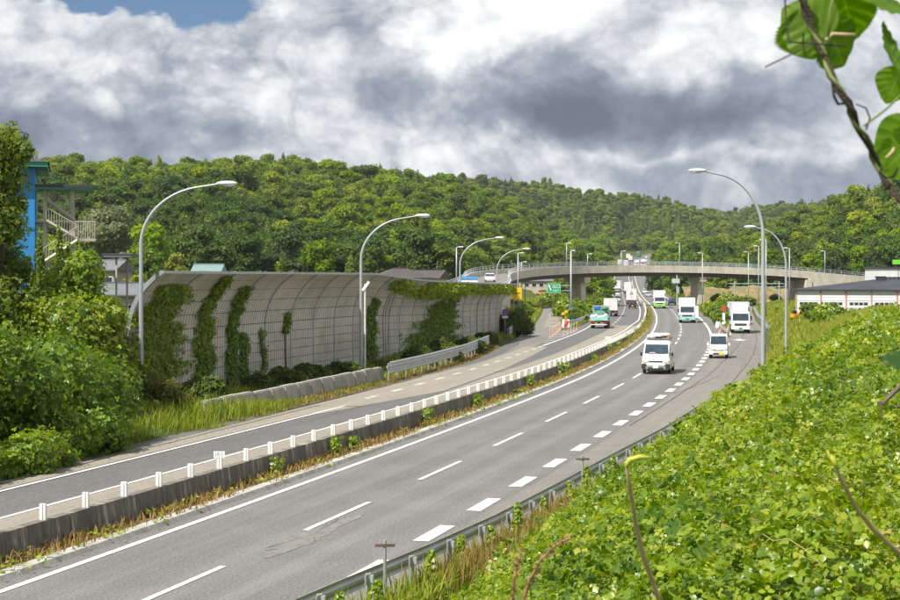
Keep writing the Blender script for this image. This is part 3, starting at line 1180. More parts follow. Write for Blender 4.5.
crack([(70, 7.25), (90, 7.5), (120, 8.2), (150, 9.3), (200, 11.2)], 0.05, road_r)
crack([(75, 9.2), (110, 9.9), (150, 10.9), (190, 12.2)], 0.045, road_r)
crack([(88, 7.1), (104, 8.6)], 0.04, road_r)
crack([(-40, -6.7), (40, -6.75), (70, -7.2)], 0.06, road_l, LZZ)
crack([(66, -8.0 + 0.3), (90, -7.95)], 0.1, road_l, LZZ)
mb = MB()
ring = [PT(40.6 + 3.0 * math.cos(a) * (1 + 0.2 * math.sin(5 * a) + random.uniform(-0.05, 0.05)), 3.72 + 0.40 * math.sin(a) * (1 + 0.3 * math.sin(3 * a + 1) + random.uniform(-0.15, 0.15)), 0.008) for a in np.linspace(0, 2 * math.pi, 90, endpoint=False)]
mb.add([PT(40.6, 3.72, 0.008)] + ring, [(0, 1 + i, 1 + (i + 1) % 90) for i in range(90)])
mb.build("worn_patch", "scuff", road_r)

# kerb and verge along the median
def kerb():
    th = thing("median_kerb", PT(40, -0.75, 0), label="low pale concrete kerb edging the weedy strip below the dark median wall", cat="kerb")
    th["_world"] = 1
    for i, ta in enumerate(np.arange(16, 190, 3.0)):
        mb = MB()
        r0, r1 = [], []
        for o, z in ((-0.95, -0.02), (-0.95, 0.13), (-0.62, 0.12), (-0.55, -0.02)):
            r0.append(PT(ta + 0.015, o, z)); r1.append(PT(ta + 2.97, o, z))
        mb.sweep([r0, r1])
        mb.build("kerb_stone", "concrete_kerb", th)
kerb()
ribbon("verge", "soil", 10, 330, -1.76, -0.6, 0.03)

# ------------------------------------------------------------------ median wall with delineators
def median():
    th = thing("median_wall", PT(40, -1.75, 0), label="long dark stained concrete median wall with small white posts along its top", cat="wall")
    th["_world"] = 1
    ts = np.arange(14, 222, 8.0)
    post = MB()
    post.box((0, 0, 0.19), (0.17, 0.07, 0.42))
    post.box((0, -0.045, 0.19), (0.035, 0.03, 0.42))
    pm = post.mesh("post", "delineator_white", bevel=0.008)
    for ta in ts:
        sub = np.linspace(ta + 0.02, ta + 7.98, 5)
        rings, uv = [], []
        for t in sub:
            h = float(LZ(t)) + 0.10
            sec = [(-2.02, -0.05), (-1.98, h), (-1.72, h), (-1.62, -0.05)]
            rings.append([PT(t, o, z) for o, z in sec])
            uv += [(t, z) for o, z in sec]
        mb = MB()
        mb.sweep(rings, uv=uv)
        mb.build("wall_segment", "stained_concrete", th)
    for t in np.arange(15, 262, 2.0):
        x, y, z = PT(t, -1.85, float(LZ(t)) + 0.09)
        part("delineator_post", pm, th, (x - th.location.x, y - th.location.y, z), -float(RTH(t)) + random.uniform(-0.06, 0.06))
    # drain opening in the wall
    for t in (46.2, 61):
        mb = MB()
        c = PT(t, -1.66, 0.07)
        mb.box(c, (0.1, 0.7, 0.16), rotz(-float(RTH(t))))
        mb.build("drain_opening", "ink_black", th)
    # low guard beam further on
    mb = MB()
    rings = []
    for t in np.arange(222, 620, 4):
        rings.append([PT(t, o, RZ(t) + z) for o, z in ((-1.85, 0.0), (-1.8, 0.85), (-1.62, 0.85), (-1.5, 0.0))])
    mb.sweep(rings)
    mb.build("far_segment", "concrete_pale", th)
median()

# ------------------------------------------------------------------ guardrails
def beam_ring(o, z, t, side):
    s = side
    prof = [(0, -0.17), (0.05, -0.13), (0.05, -0.07), (0.0, -0.03), (0.0, 0.03), (0.05, 0.07), (0.05, 0.13), (0, 0.17), (-0.012, 0.17), (0.035, 0.12), (0.035, 0.08), (-0.014, 0.03), (-0.014, -0.03), (0.035, -0.08), (0.035, -0.12), (-0.012, -0.17)]
    return [PT(t, o + s * a, z + b) for a, b in prof]


def guardrail(ts, off, zf, side, label, two=False, sp=2.0):
    t0, t1 = ts
    th = thing("guardrail", PT((t0 + t1) / 2, off((t0 + t1) / 2), zf((t0 + t1) / 2)), label=label, cat="guardrail")
    th["_world"] = 1
    for dz in ((0.62,) if not two else (0.5, 0.85)):
        t = t0
        while t < t1 - 0.1:
            te = min(t + 4.0, t1)
            mb = MB()
            mb.sweep([beam_ring(off(q), zf(q) + dz, q, side) for q in np.linspace(t, te + 0.02, 3)])
            mb.build("beam", "galvanised", th)
            t = te
    pb = MB(); pb.tube([(0, 0, -0.3), (0, 0, 0.78 if not two else 0.92)], 0.057, 8)
    pm = pb.mesh("post", "galvanised")
    bb = MB(); bb.box((0, 0, 0), (0.03, 0.34, 0.2)); bb.box((-0.06 * side, 0.0, 0.0), (0.12, 0.06, 0.16))
    bm_ = bb.mesh("bracket", "lamp_grey", bevel=0.01)
    for t in np.arange(t0 + 0.5, t1, sp):
        o = off(t) - side * 0.2
        x, y, z = PT(t, o, zf(t))
        loc = (x - th.location.x, y - th.location.y, z - th.location.z)
        part("post", pm, th, loc)
        part("bracket", bm_, th, (loc[0], loc[1], loc[2] + 0.68), -float(RTH(t)))
    return th


zero = lambda t: 0.0
guardrail((22, 80), lambda t: float(redge(t)) + 0.12, zero, -1, "grey steel guardrail half buried in weeds below the kudzu bank")
guardrail((168, 214), itp([168, 180, 190, 214], [8.4, 8.0, 8.0, 8.0]), zero, -1, "pale guardrail beside the main road in front of the bridge")
guardrail((176, 300), lambda t: float(redge(t)) + 0.3, lambda t: 0.15, -1, "curving guardrail on the outer side of the ramp near the white truck")
guardrail((86, 126), lambda t: float(ledge(t)) - 0.75, lambda t: LZZ(t) + 0.1, 1, "two-rail white guardrail at the foot of the noise barrier", two=True)
guardrail((150, 205), lambda t: float(ledge(t)) - 0.7, lambda t: LZZ(t) + 0.1, 1, "two-rail guardrail past the end of the noise barrier by the exit ramp", two=True)
guardrail((196, 330), itp([196, 215, 250, 313, 330], [-11.3, -12.6, -14.6, -18.0, -19.2]), lambda t: LZZ(t) + 0.1, -1, "curved guardrail on the inner side of the exit ramp")
guardrail((194, 240), itp([194, 205, 240], [-11.0, -10.2, -9.9]), lambda t: LZZ(t) + 0.1, 1, "guardrail at the main road side of the green island behind the crash cushion")

# ------------------------------------------------------------------ noise barrier
def barrier():
    def base(d):
        return np.array([-13.9 + 0.253 * d - 0.00051 * d * d, 67 + d])
    ds = np.linspace(0, 93, 24)
    tops = lambda d: float(np.interp(d, [0, 32, 46, 60, 93], [6.75, 6.72, 6.25, 6.05, 5.72]))
    bots = lambda d: float(np.interp(d, [0, 40, 93], [1.15, 0.9, 0.45]))
    root = thing("noise_barrier", (*base(0), bots(0)), label="tall grey curved-top noise barrier of slatted panels along the exit lane", cat="noise barrier")
    root["_world"] = 1

    def point(d, v, push=0.0):
        """v from 0 (foot) to 1 (tip of the overhang)"""
        zb, zt = bots(d), tops(d)
        p = base(d)
        e = base(d + 0.5) - base(d - 0.5)
        e /= np.linalg.norm(e)
        n = np.array([e[1], -e[0]])                 # towards the road
        vv = 0.52
        hv = (zt - zb) * 0.5
        if v < vv:
            h, out, a = v / vv * hv, 0.0, 0.0
        else:
            a = (v - vv) / (1 - vv) * rad(64)
            Rr = (zt - zb - hv) / math.sin(rad(64))
            h = hv + Rr * math.sin(a)
            out = Rr * (1 - math.cos(a)) * 0.92
        out += push * math.cos(a)
        h -= push * math.sin(a)
        return (p[0] + n[0] * out, p[1] + n[1] * out, zb + h)

    rows = 11
    for i in range(23):
        for r in range(rows):
            mb = MB()
            v0, v1 = r / rows + 0.0024, (r + 1) / rows - 0.0024
            rings, uv = [], []
            prof = [(v0, 0.02), ((v0 + v1) / 2, 0.02), (v1, 0.02), (v1, -0.06), ((v0 + v1) / 2, -0.06), (v0, -0.06)]
            jit = random.uniform(-0.006, 0.006)
            for d in (ds[i] + 0.06, ds[i + 1] - 0.06):
                rings.append([point(d, v, q + jit) for v, q in prof])
                uv += [(d, v * 6) for v, q in prof]
            mb.sweep(rings, uv=uv)
            mb.build("panel", "barrier_panel", root)
    mb = MB()
    mb.sweep([[point(d, v, q) for v, q in [(v, -0.075) for v in np.linspace(0.002, 0.998, 12)] + [(v, -0.09) for v in np.linspace(0.998, 0.002, 12)]] for d in np.linspace(0.02, 92.98, 47)])
    mb.build("backing", "dark_plastic", root)
    for d in ds:
        mb = MB()
        rings = []
        for v in np.linspace(0, 1.0, 14):
            c0, c1 = point(d, v, 0.07), point(d, v, -0.12)
            e = base(d + 0.5) - base(d - 0.5)
            e /= np.linalg.norm(e)
            w = 0.06
            rings.append([(c0[0] - e[0] * w, c0[1] - e[1] * w, c0[2]), (c0[0] + e[0] * w, c0[1] + e[1] * w, c0[2]), (c1[0] + e[0] * w, c1[1] + e[1] * w, c1[2]), (c1[0] - e[0] * w, c1[1] - e[1] * w, c1[2])])
        mb.sweep(rings)
        mb.build("post", "galvanised", root)
    mb = MB()
    rings = []
    for d in np.linspace(0, 93, 40):
        c = point(d, 1.0, -0.02)
        rings.append([(c[0] + a, c[1], c[2] + b) for a, b in ((-0.06, -0.06), (0.06, -0.06), (0.06, 0.06), (-0.06, 0.06))])
    mb.sweep(rings)
    mb.build("cap_rail", "galvanised", root)
    mb = MB()
    rings = []
    for d in np.linspace(0, 93, 30):
        c = point(d, 0.0, 0.0)
        rings.append([(c[0] - 0.25, c[1], c[2] - 1.4), (c[0] + 0.3, c[1], c[2] - 1.4), (c[0] + 0.2, c[1], c[2]), (c[0] - 0.2, c[1], c[2])])
    mb.sweep(rings)
    mb.build("footing", "concrete", root)
    return point


barrier_point = barrier()


def retaining():
    th = thing("retaining_wall", PT(75, -9.6, 0.6), label="low weathered concrete retaining wall with blocks below the noise barrier", cat="wall")
    th["_world"] = 1
    for t in np.arange(62.5, 87, 1.75):
        mb = MB()
        j = random.uniform(-0.05, 0.05)
        hh = 0.78 + random.uniform(-0.03, 0.03)
        zb = LZZ(t)
        rings = [[PT(q, o + j, zb + z) for o, z in ((-9.55, -0.3), (-9.2, -0.3), (-9.42, hh), (-9.75, hh))] for q in (t + 0.02, t + 1.72)]
        mb.sweep(rings)
        mb.build("block", "concrete", th, bevel=0.05)
retaining()

# ------------------------------------------------------------------ lamps
def lamp_curved(loc, h, reach, face, label, r0=0.11):
    """face: direction (radians about z) in which the arm reaches along local +x"""
    th = thing("street_lamp", loc, face, label, "street lamp", "curved-arm lamp posts along the expressway")
    mb = MB()
    mb.tube([(0, 0, -0.4), (0, 0, h * 0.3), (0, 0, h * 0.72)], [r0, r0 * 0.88, r0 * 0.72], 12, cap=False)
    mb.build("pole", "lamp_grey", th, smooth=True)
    pts, rr = [], []
    z0 = h * 0.72
    for u in np.linspace(0, 1, 18):
        a = u * rad(82)
        pts.append((reach * 0.78 * (1 - math.cos(a)), 0, z0 + (h - z0) * 0.96 * math.sin(a)))
        rr.append(r0 * (0.72 - 0.32 * u))
    e = np.array(pts[-1])
    pts.append(tuple(e + np.array((reach * 0.22, 0, (h - z0) * 0.05))))
    rr.append(r0 * 0.36)
    mb = MB(); mb.tube([(0, 0, z0 - 0.02)] + pts, [rr[0]] + rr, 12, cap=False)
    mb.build("arm", "lamp_grey", th, smooth=True)
    e = np.array(pts[-1])
    hd = MB(); hd.ellipsoid((e[0] + 0.36, 0, e[2] + 0.03), (0.46, 0.15, 0.11), 14, 8)
    hd.build("lamp_head", "lamp_head_grey", th, smooth=True)
    g = MB(); g.ellipsoid((e[0] + 0.44, 0, e[2] - 0.03), (0.3, 0.12, 0.09), 12, 6)
    g.build("lamp_lens", "lamp_glass", th, smooth=True)
    b = MB(); b.box((0, 0, 0.55), (0.26, 0.2, 0.5)); b.tube([(0, 0, -0.3), (0, 0, 0.06)], 0.26, 10)
    b.build("base", "lamp_grey", th, bevel=0.01)
    return th


def lamp_straight(loc, h, face, label, parent_h=0.0):
    th = thing("straight_lamp", loc, face, label, "street lamp", "straight lamp posts around the junction")
    mb = MB(); mb.tube([(0, 0, -0.2), (0, 0, h)], [0.1, 0.075], 8); mb.build("pole", "lamp_grey", th, smooth=True)
    mb = MB(); mb.tube([(0, 0, h - 0.05), (0.35, 0, h + 0.02)], 0.05, 6); mb.build("arm", "lamp_grey", th)
    mb = MB(); mb.box((0.65, 0, h + 0.03), (0.75, 0.3, 0.14), top=(0.8, 0.7)); mb.build("lamp_head", "lamp_head_grey", th, bevel=0.03)
    return th


def at(px, y, z=None):
    return ((px - 450) / 1550 * y, y)


def gl(px, y, dz=0.0):
    x, _ = at(px, y)
    return (x, y, gz(x, y) + dz)


# left side: arms reach over the road (+x)
def topz(py, y):
    return 6.6 + (276 - py) / 1550 * y


x, y = at(141, 66)
lamp_curved((x, y, gz(x, y)), topz(184, 66) - gz(x, y), 3.7, 0.0, "tall curved lamp post rising from the bushes at the near end of the noise barrier")
x, y = at(361, 92)
lamp_curved((x, y, gz(x, y)), topz(216, 92) - gz(x, y), 3.7, 0.0, "curved lamp post before the noise barrier with a small road marker beside it")
x, y = at(460, 150)
lamp_curved((x, y, gz(x, y)), topz(238, 150) - gz(x, y), 3.9, 0.0, "curved lamp post just behind the vine-hung stretch of the noise barrier")
x, y = at(497, 178)
lamp_curved((x, y, gz(x, y)), topz(249, 178) - gz(x, y), 3.4, 0.0, "curved lamp post behind the far end of the noise barrier, below the ramp bridge")
x, y = at(763, 76)
lamp_curved((x, y, gz(x, y) - 0.3), topz(165, 76) - gz(x, y), 3.2, math.pi, "tallest curved lamp post, standing in the kudzu bank by the road", 0.12)
x, y = at(786, 112)
lamp_curved((x, y, gz(x, y) - 0.3), topz(223, 112) - gz(x, y), 2.5, math.pi, "curved lamp post in the grass behind the tallest one, in front of the white warehouse")

# ------------------------------------------------------------------ overpass
BP = np.array([(150, 381, 3.4), (120, 371, 4.0), (98, 362, 5.2), (84, 357.5, 6.45), (72, 354, 7.35), (60, 351, 7.85), (47, 347.5, 8.05), (34, 342, 8.0), (24, 335, 7.75), (14, 320, 7.2), (8.6, 300, 6.5), (6.6, 278, 5.8), (6.0, 250, 5.1), (4.4, 220, 4.4), (1.0, 190, 3.6), (-4, 165, 2.6)], float)


def smooth_path(P_, n):
    s = np.concatenate([[0], np.cumsum(np.linalg.norm(np.diff(P_[:, :2], axis=0), axis=1))])
    q = np.linspace(0, s[-1], n)
    out = np.stack([np.interp(q, s, P_[:, k]) for k in range(3)], 1)
    for _ in range(6):
        out[1:-1] = 0.25 * out[:-2] + 0.5 * out[1:-1] + 0.25 * out[2:]
    return out


def overpass():
    P_ = smooth_path(BP, 110)
    T_ = np.gradient(P_[:, :2], axis=0)
    IA = int(np.argmin(np.abs(P_[:40, 0] / P_[:40, 1] - (804 - 450) / 1550)))
    T_ = unit(T_)
    N_ = np.stack([T_[:, 1] * -1, T_[:, 0]], 1)          # left of travel; travel runs right to left then to the camera
    th = thing("overpass_bridge", (60, 352, 0), label="concrete overpass crossing the expressway and curling round towards the exit ramp", cat="bridge")
    th["_world"] = 1
    hw = 3.9

    def strip(name, mat, sec, i0=0, i1=110):
        mb = MB()
        rings = []
        for i in range(i0, i1):
            rings.append([(P_[i, 0] + N_[i, 0] * a, P_[i, 1] + N_[i, 1] * a, P_[i, 2] + b) for a, b in sec])
        mb.sweep(rings)
        return mb.build(name, mat, th)
    strip("deck", "asphalt_edge", [(-hw + 0.3, -0.25), (hw - 0.3, -0.25), (hw - 0.3, 0.0), (-hw + 0.3, 0.0)])
    # parapets in cast lengths
    for s in (-1, 1):
        for i in range(0, 109, 2):
            j = min(i + 3, 110)
            mb = MB()
            rings = []
            for q in range(i, j):
                f = 0.0
                c = P_[q].copy()
                if q == j - 1:
                    c = c - np.array([*T_[q], 0]) * 0.03
                sec = [(s * (hw - 0.28), -0.55), (s * hw, -0.65), (s * (hw + 0.02), 0.95), (s * (hw - 0.22), 0.95)]
                rings.append([(c[0] + N_[q, 0] * a, c[1] + N_[q, 1] * a, c[2] + b) for a, b in sec])
            mb.sweep(rings)
            mb.build("parapet", "concrete_pale", th)
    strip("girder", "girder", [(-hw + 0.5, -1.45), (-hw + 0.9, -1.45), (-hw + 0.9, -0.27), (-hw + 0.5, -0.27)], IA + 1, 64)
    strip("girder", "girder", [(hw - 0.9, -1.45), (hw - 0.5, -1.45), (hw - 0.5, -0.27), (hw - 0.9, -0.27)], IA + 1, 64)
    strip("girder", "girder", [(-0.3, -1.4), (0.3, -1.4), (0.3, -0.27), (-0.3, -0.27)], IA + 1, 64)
    for s in (-1, 1):
        for zz in (1.35, 1.75):
            strip("rail", "rail_grey", [(s * (hw - 0.14), zz - 0.04), (s * (hw - 0.06), zz - 0.04), (s * (hw - 0.06), zz + 0.04), (s * (hw - 0.14), zz + 0.04)])
    pm = MB().box((0, 0, 0.4), (0.08, 0.08, 0.85)).mesh("rail_post", "rail_grey")
    for s in (-1, 1):
        for i in range(0, 110):
            c = P_[i]
            part("rail_post", pm, th, (c[0] + N_[i, 0] * s * (hw - 0.1) - th.location.x, c[1] + N_[i, 1] * s * (hw - 0.1) - th.location.y, c[2] + 0.93), math.atan2(T_[i, 1], T_[i, 0]))
    # piers
    for px in (581, 698):
        i = int(np.argmin(np.abs(P_[:, 0] / P_[:, 1] - (px - 450) / 1550)))
        c = P_[i]
        ang = math.atan2(T_[i, 1], T_[i, 0])
        z0 = gz(c[0], c[1]) - 0.5
        mb = MB()
        mb.box((c[0], c[1], (z0 + c[2] - 2.6) / 2), (1.5, 4.2, c[2] - 2.6 - z0), rotz(ang))
        mb.box((c[0], c[1], c[2] - 2.05), (1.7, 6.6, 1.15), rotz(ang))
        mb.build("pier", "concrete_pale", th, bevel=0.08)
    # abutment on the right with wing wall
    i = IA
    c = P_[i]
    ang = math.atan2(T_[i, 1], T_[i, 0])
    mb = MB(); mb.box((c[0], c[1], (c[2] - 0.8) / 2 - 0.2), (1.4, 8.6, c[2] - 0.7), rotz(ang))
    mb.build("abutment", "concrete_pale", th)
    rings = []
    mb = MB()
    for q in range(0, IA + 1):
        c = P_[q]
        rings.append([(c[0] + N_[q, 0] * (hw + 0.1), c[1] + N_[q, 1] * (hw + 0.1), z) for z in (c[2] - 0.66, -0.6)] + [(c[0] + N_[q, 0] * (hw - 0.4), c[1] + N_[q, 1] * (hw - 0.4), z) for z in (-0.6, c[2] - 0.66)])
    mb.sweep(rings)
    mb.build("wing_wall", "concrete_pale", th)
    # retaining walls that carry the descending loop
    for s in (-1, 1):
        mb = MB()
        rings = []
        for q in range(66, 110):
            c = P_[q]
            rings.append([(c[0] + N_[q, 0] * s * (hw - 0.1), c[1] + N_[q, 1] * s * (hw - 0.1), z) for z in (c[2] - 0.6, -0.8)] + [(c[0] + N_[q, 0] * s * (hw - 0.5), c[1] + N_[q, 1] * s * (hw - 0.5), z) for z in (-0.8, c[2] - 0.6)])
        mb.sweep(rings)
        mb.build("loop_wall", "concrete_pale", th)
    return P_, N_


BPATH, BNRM = overpass()
# ------------------------------------------------------------------ buildings
def window(par, name, c, w, h, R, frame_mat="wall_white"):
    f = MB(); f.box(c, (w + 0.16, 0.08, h + 0.16), R); fo = f.build(name, frame_mat, par, origin=par.location)
    n = np.asarray(R) @ np.array([0, -1, 0])
    g = MB(); g.box(np.array(c) + n * 0.03, (w, 0.06, h), R); g.build("pane", "window_glass", fo, origin=par.location)
    return fo


def blue_building():
    th = thing("blue_building", (-30.0, 112, 2.0), 0.24, label="bright blue building with dark roof and green eaves half hidden by the tall vine-clad tree", cat="building")
    th["_world"] = 1
    mb = MB(); mb.box((-38.0, 117, 8.1), (16.0, 10, 12.6)); mb.build("wall", "wall_blue", th)
    mb = MB(); mb.box((-37.9, 116.9, 14.62), (17.6, 11.6, 0.32)); mb.build("eaves", "trim_green", th)
    mb = MB(); mb.add([(-46.8, 111.0, 14.8), (-29.0, 111.0, 14.8), (-29.0, 122.8, 14.8), (-46.8, 122.8, 14.8), (-44, 115, 15.9), (-31.2, 115, 15.5), (-31.2, 119, 15.5), (-44, 119, 15.9)], [(0, 1, 2, 3), (0, 1, 5, 4), (1, 2, 6, 5), (2, 3, 7, 6), (3, 0, 4, 7), (4, 5, 6, 7)])
    mb.build("roof", "roof_dark", th)
    for x in (-33.0, -37, -41):
        for z in (11.4, 8.3, 5.2):
            window(th, "window", (x, 111.98, z), 1.5, 1.5, np.eye(3), "stair_cream")
    for z in (6.9, 10.0):
        mb = MB(); mb.box((-38, 111.97, z), (15.9, 0.05, 0.08)); mb.build("band", "trim_green", th)
    # outside stair: a part of the building
    for x in (-29.3, -27.35):
        mb = MB(); mb.box((x, 113.0, 7.4), (0.28, 0.28, 11.4)); mb.build("stair_post", "stair_cream", th)
    for x in (-29.3, -27.35):
        mb = MB(); mb.box((x, 116.2, 7.4), (0.28, 0.28, 11.4)); mb.build("stair_post", "stair_cream", th)
    mb = MB(); mb.box((-27.9, 114.6, 13.15), (4.3, 5.0, 0.22)); so = mb.build("stair_roof", "roof_dark", th)
    mb = MB(); mb.box((-27.9, 114.6, 12.98), (4.2, 4.9, 0.1)); mb.build("soffit", "trim_green", so, origin=th.location)
    for z in (10.6, 7.6, 4.6):
        mb = MB(); mb.box((-28.6, 114.6, z), (2.9, 3.6, 0.16)); mb.build("landing", "stair_cream", th)
    mb = MB(); mb.box((-26.45, 114.2, 9.25), (1.5, 3.2, 0.2)); mb.build("landing", "stair_cream", th)
    # balcony balustrade
    for k in range(9):
        x = -27.1 + k * 0.165
        mb = MB(); mb.box((x, 112.62, 9.95), (0.045, 0.045, 1.2)); mb.build("baluster", "stair_cream", th)
    for k in range(7):
        mb = MB(); mb.box((-25.74, 112.8 + k * 0.42, 9.95), (0.045, 0.045, 1.2)); mb.build("baluster", "stair_cream", th)
    mb = MB(); mb.box((-26.45, 112.62, 10.58), (1.5, 0.08, 0.09)); mb.build("handrail", "stair_cream", th)
    mb = MB(); mb.box((-25.74, 114.2, 10.58), (0.08, 3.2, 0.09)); mb.build("handrail", "stair_cream", th)
    # flights with stringers and rails
    def flight(x0, z0, x1, z1, y):
        a, b = np.array((x0, y, z0)), np.array((x1, y, z1))
        mb = MB()
        d = b - a
        n = max(5, int(abs(z1 - z0) / 0.19))
        for i in range(n):
            p = a + d * (i + 0.5) / n
            mb.box(p, (abs(d[0]) / n + 0.05, 1.1, 0.05))
        mb.tube([a + (0, -0.55, 0), b + (0, -0.55, 0)], 0.14, 4)
        mb.tube([a + (0, 0.55, 0), b + (0, 0.55, 0)], 0.14, 4)
        mb.build("stair_flight", "stair_cream", th)
        mb = MB()
        mb.tube([a + (0, -0.6, 1.0), b + (0, -0.6, 1.0)], 0.035, 5)
        for i in range(0, 13):
            p = a + d * i / 12 + (0, -0.6, 0)
            mb.tube([p, p + (0, 0, 1.0)], 0.016, 4)
        mb.build("stair_rail", "stair_cream", th)
    flight(-29.2, 12.2, -27.2, 10.7, 113.4)
    flight(-29.2, 10.6, -27.0, 9.3, 112.9)
    flight(-29.4, 7.6, -27.0, 9.2, 112.7)
    flight(-29.2, 7.5, -27.0, 6.1, 113.4)
    flight(-29.4, 4.6, -27.0, 6.1, 112.7)
blue_building()


def house(name, loc, w, d, h, roof_h, wall, roof, label, rz=0.0, gable=True, wins=3, cat="house", over=0.5):
    th = thing(name, loc, rz, label, cat)
    mb = MB(); mb.box((0, 0, h / 2 - 0.5), (w, d, h + 1.0)); mb.build("wall", wall, th)
    W, D = w / 2 + over, d / 2 + over
    k = 0 if gable else min(W, D) * 0.9
    mb = MB()
    mb.add([(-W, -D, h), (W, -D, h), (W, D, h), (-W, D, h), (-W + k, 0, h + roof_h), (W - k, 0, h + roof_h), (-W, -D, h - 0.15), (W, -D, h - 0.15), (W, D, h - 0.15), (-W, D, h - 0.15)],
           [(0, 1, 5, 4), (2, 3, 4, 5), (3, 0, 4), (1, 2, 5), (6, 7, 1, 0), (7, 8, 2, 1), (8, 9, 3, 2), (9, 6, 0, 3), (9, 8, 7, 6)])
    ro = mb.build("roof", roof, th)
    mb = MB(); mb.box((0, 0, h + roof_h + 0.03), (2 * (W - k), 0.3, 0.16)); mb.build("ridge_cap", roof, ro)
    for i in range(wins):
        x = -w / 2 + w * (i + 0.5) / wins
        f = MB(); f.box((x, -d / 2 - 0.03, h * 0.62), (1.5, 0.08, 1.2)); fo = f.build("window", "wall_white", th)
        g = MB(); g.box((x, -d / 2 - 0.075, h * 0.62), (1.3, 0.04, 1.0)); g.build("pane", "window_glass", fo)
    return th


def hs(name, px, dist, topy, w, d, roof_h, wall, roof, label, **k):
    x = (px - 450) / 1550 * dist
    g = gz(x, dist)
    h = max(2.2, topz(topy, dist) - g - roof_h)
    return house(name, (x, dist, g), w, d, h, roof_h, wall, roof, label, **k)


hs("house", 118, 150, 283, 4.6, 5, 1.1, "wall_cream", "roof_grey", "grey-roofed house low behind the bushes left of the noise barrier", rz=0.25)
hs("house", 104, 205, 260, 5.5, 6, 1.3, "wall_cream", "roof_grey", "small pale house under the flat white canopy, behind the near bushes", rz=-0.2)
hs("house", 209, 172, 264.5, 2.4, 5, 1.0, "wall_cream", "roof_teal", "house with a teal gabled roof peeking over the noise barrier", rz=0.0, gable=True)
hs("house", 400, 260, 271, 8.5, 7, 1.6, "wall_cream", "roof_brown", "brown-roofed house behind the middle of the noise barrier", rz=0.3, gable=False)
hs("house", 425, 285, 276, 7, 6, 1.4, "wall_cream", "roof_brown", "smaller brown-roofed house right behind the vine-hung barrier top", rz=-0.3)
hs("shed", 468, 215, 277.2, 2.6, 2.6, 0.12, "wall_white", "wall_blue_panel", "white shed with a blue roof edge beside the curling ramp", cat="shed", wins=2, over=0.08)
hs("house", 537, 505, 279, 9.5, 7, 0.6, "wall_cream", "roof_grey", "beige house with dark windows seen under the overpass", wins=4)


def canopy():
    x, y = at(108, 128)
    z = topz(256, 128)
    g = gz(x, y)
    th = thing("canopy", (x, y, g), 0.0, "flat white canopy roof on thin posts behind the near bushes", "canopy")
    mb = MB(); mb.box((0, 0, z - g), (4.8, 5, 0.24)); mb.box((0, 0, z - g + 0.13), (4.9, 5.1, 0.05)); mb.build("roof", "roof_grey", th)
    for sx in (-1, 0.6):
        for sy in (-1, 1):
            mb = MB(); mb.box((sx * 1.9, sy * 2.1, (z - g) / 2 - 0.1), (0.14, 0.14, z - g)); mb.build("post", "stair_cream", th)
canopy()


def warehouse():
    g = 1.2
    th = thing("warehouse", (60, 214, g), label="long low white warehouse with black roof and red posts beyond the kudzu bank", cat="warehouse")
    th["_world"] = 1
    A, B = np.array((48.4, 217.0)), np.array((78.0, 205.0))
    e = (B - A) / np.linalg.norm(B - A)
    n = np.array((e[1], -e[0]))
    if n[1] > 0:
        n = -n
    Ln = np.linalg.norm(B - A)
    ang = math.atan2(e[1], e[0])
    R = rotz(ang)
    zt = 4.75
    def P3(u, v, z):
        q = A + e * u + n * v
        return (q[0], q[1], z)
    mb = MB(); mb.box(P3(Ln / 2, -9, (zt + g - 0.6) / 2 + 0.0), (Ln, 18, zt - g + 0.6), R)
    mb.build("wall", "wall_white", th)
    k = 0
    u = 0.05
    while u < Ln:
        mb = MB(); mb.box(P3(u, 0.06, (zt + g) / 2 - 0.2), (0.15, 0.14, zt - g + 0.3), R); mb.build("post", "post_red", th)
        # wall boards between the posts, then a band of windows
        for r in range(4):
            if u + 3.4 < Ln:
                mb = MB(); mb.box(P3(u + 1.7, 0.02, zt - 0.42 - r * 0.46 - (0.55 if r == 3 else 0)), (3.1, 0.06, 0.43), R); mb.build("wall_board", "wall_white", th)
        for j in range(4):
            c = P3(u + 0.75 + j * 0.64, 0.035, zt - 1.98)
            f = MB(); f.box(c, (0.58, 0.07, 0.46), R); fo = f.build("window", "stair_cream", th)
            w_ = MB(); w_.box(P3(u + 0.75 + j * 0.64, 0.075, zt - 1.98), (0.46, 0.03, 0.34), R); w_.build("pane", "window_glass", fo, origin=th.location)
        u += 3.42
    mb = MB()
    o = 0.5
    top = [P3(-o, o, zt), P3(Ln + o, o, zt), P3(Ln + o, -18 - o, zt), P3(-o, -18 - o, zt), P3(9.5, -9, zt + 1.35), P3(Ln - 3, -9, zt + 1.35)]
    low = [P3(-o, o, zt - 0.16), P3(Ln + o, o, zt - 0.16), P3(Ln + o, -18 - o, zt - 0.16), P3(-o, -18 - o, zt - 0.16)]
    mb.add(top + low, [(0, 1, 5, 4), (1, 2, 5), (2, 3, 4, 5), (3, 0, 4), (6, 7, 1, 0), (7, 8, 2, 1), (8, 9, 3, 2), (9, 6, 0, 3), (9, 8, 7, 6)])
    ro = mb.build("roof", "roof_black", th)
    mb = MB(); mb.box(P3(10.5, -8.6, zt + 1.5), (1.2, 0.8, 0.4), R); mb.box(P3(10.5, -8.6, zt + 1.75), (1.5, 1.0, 0.14), R); mb.build("vent", "roof_dark", ro, origin=th.location)
    return th
warehouse()


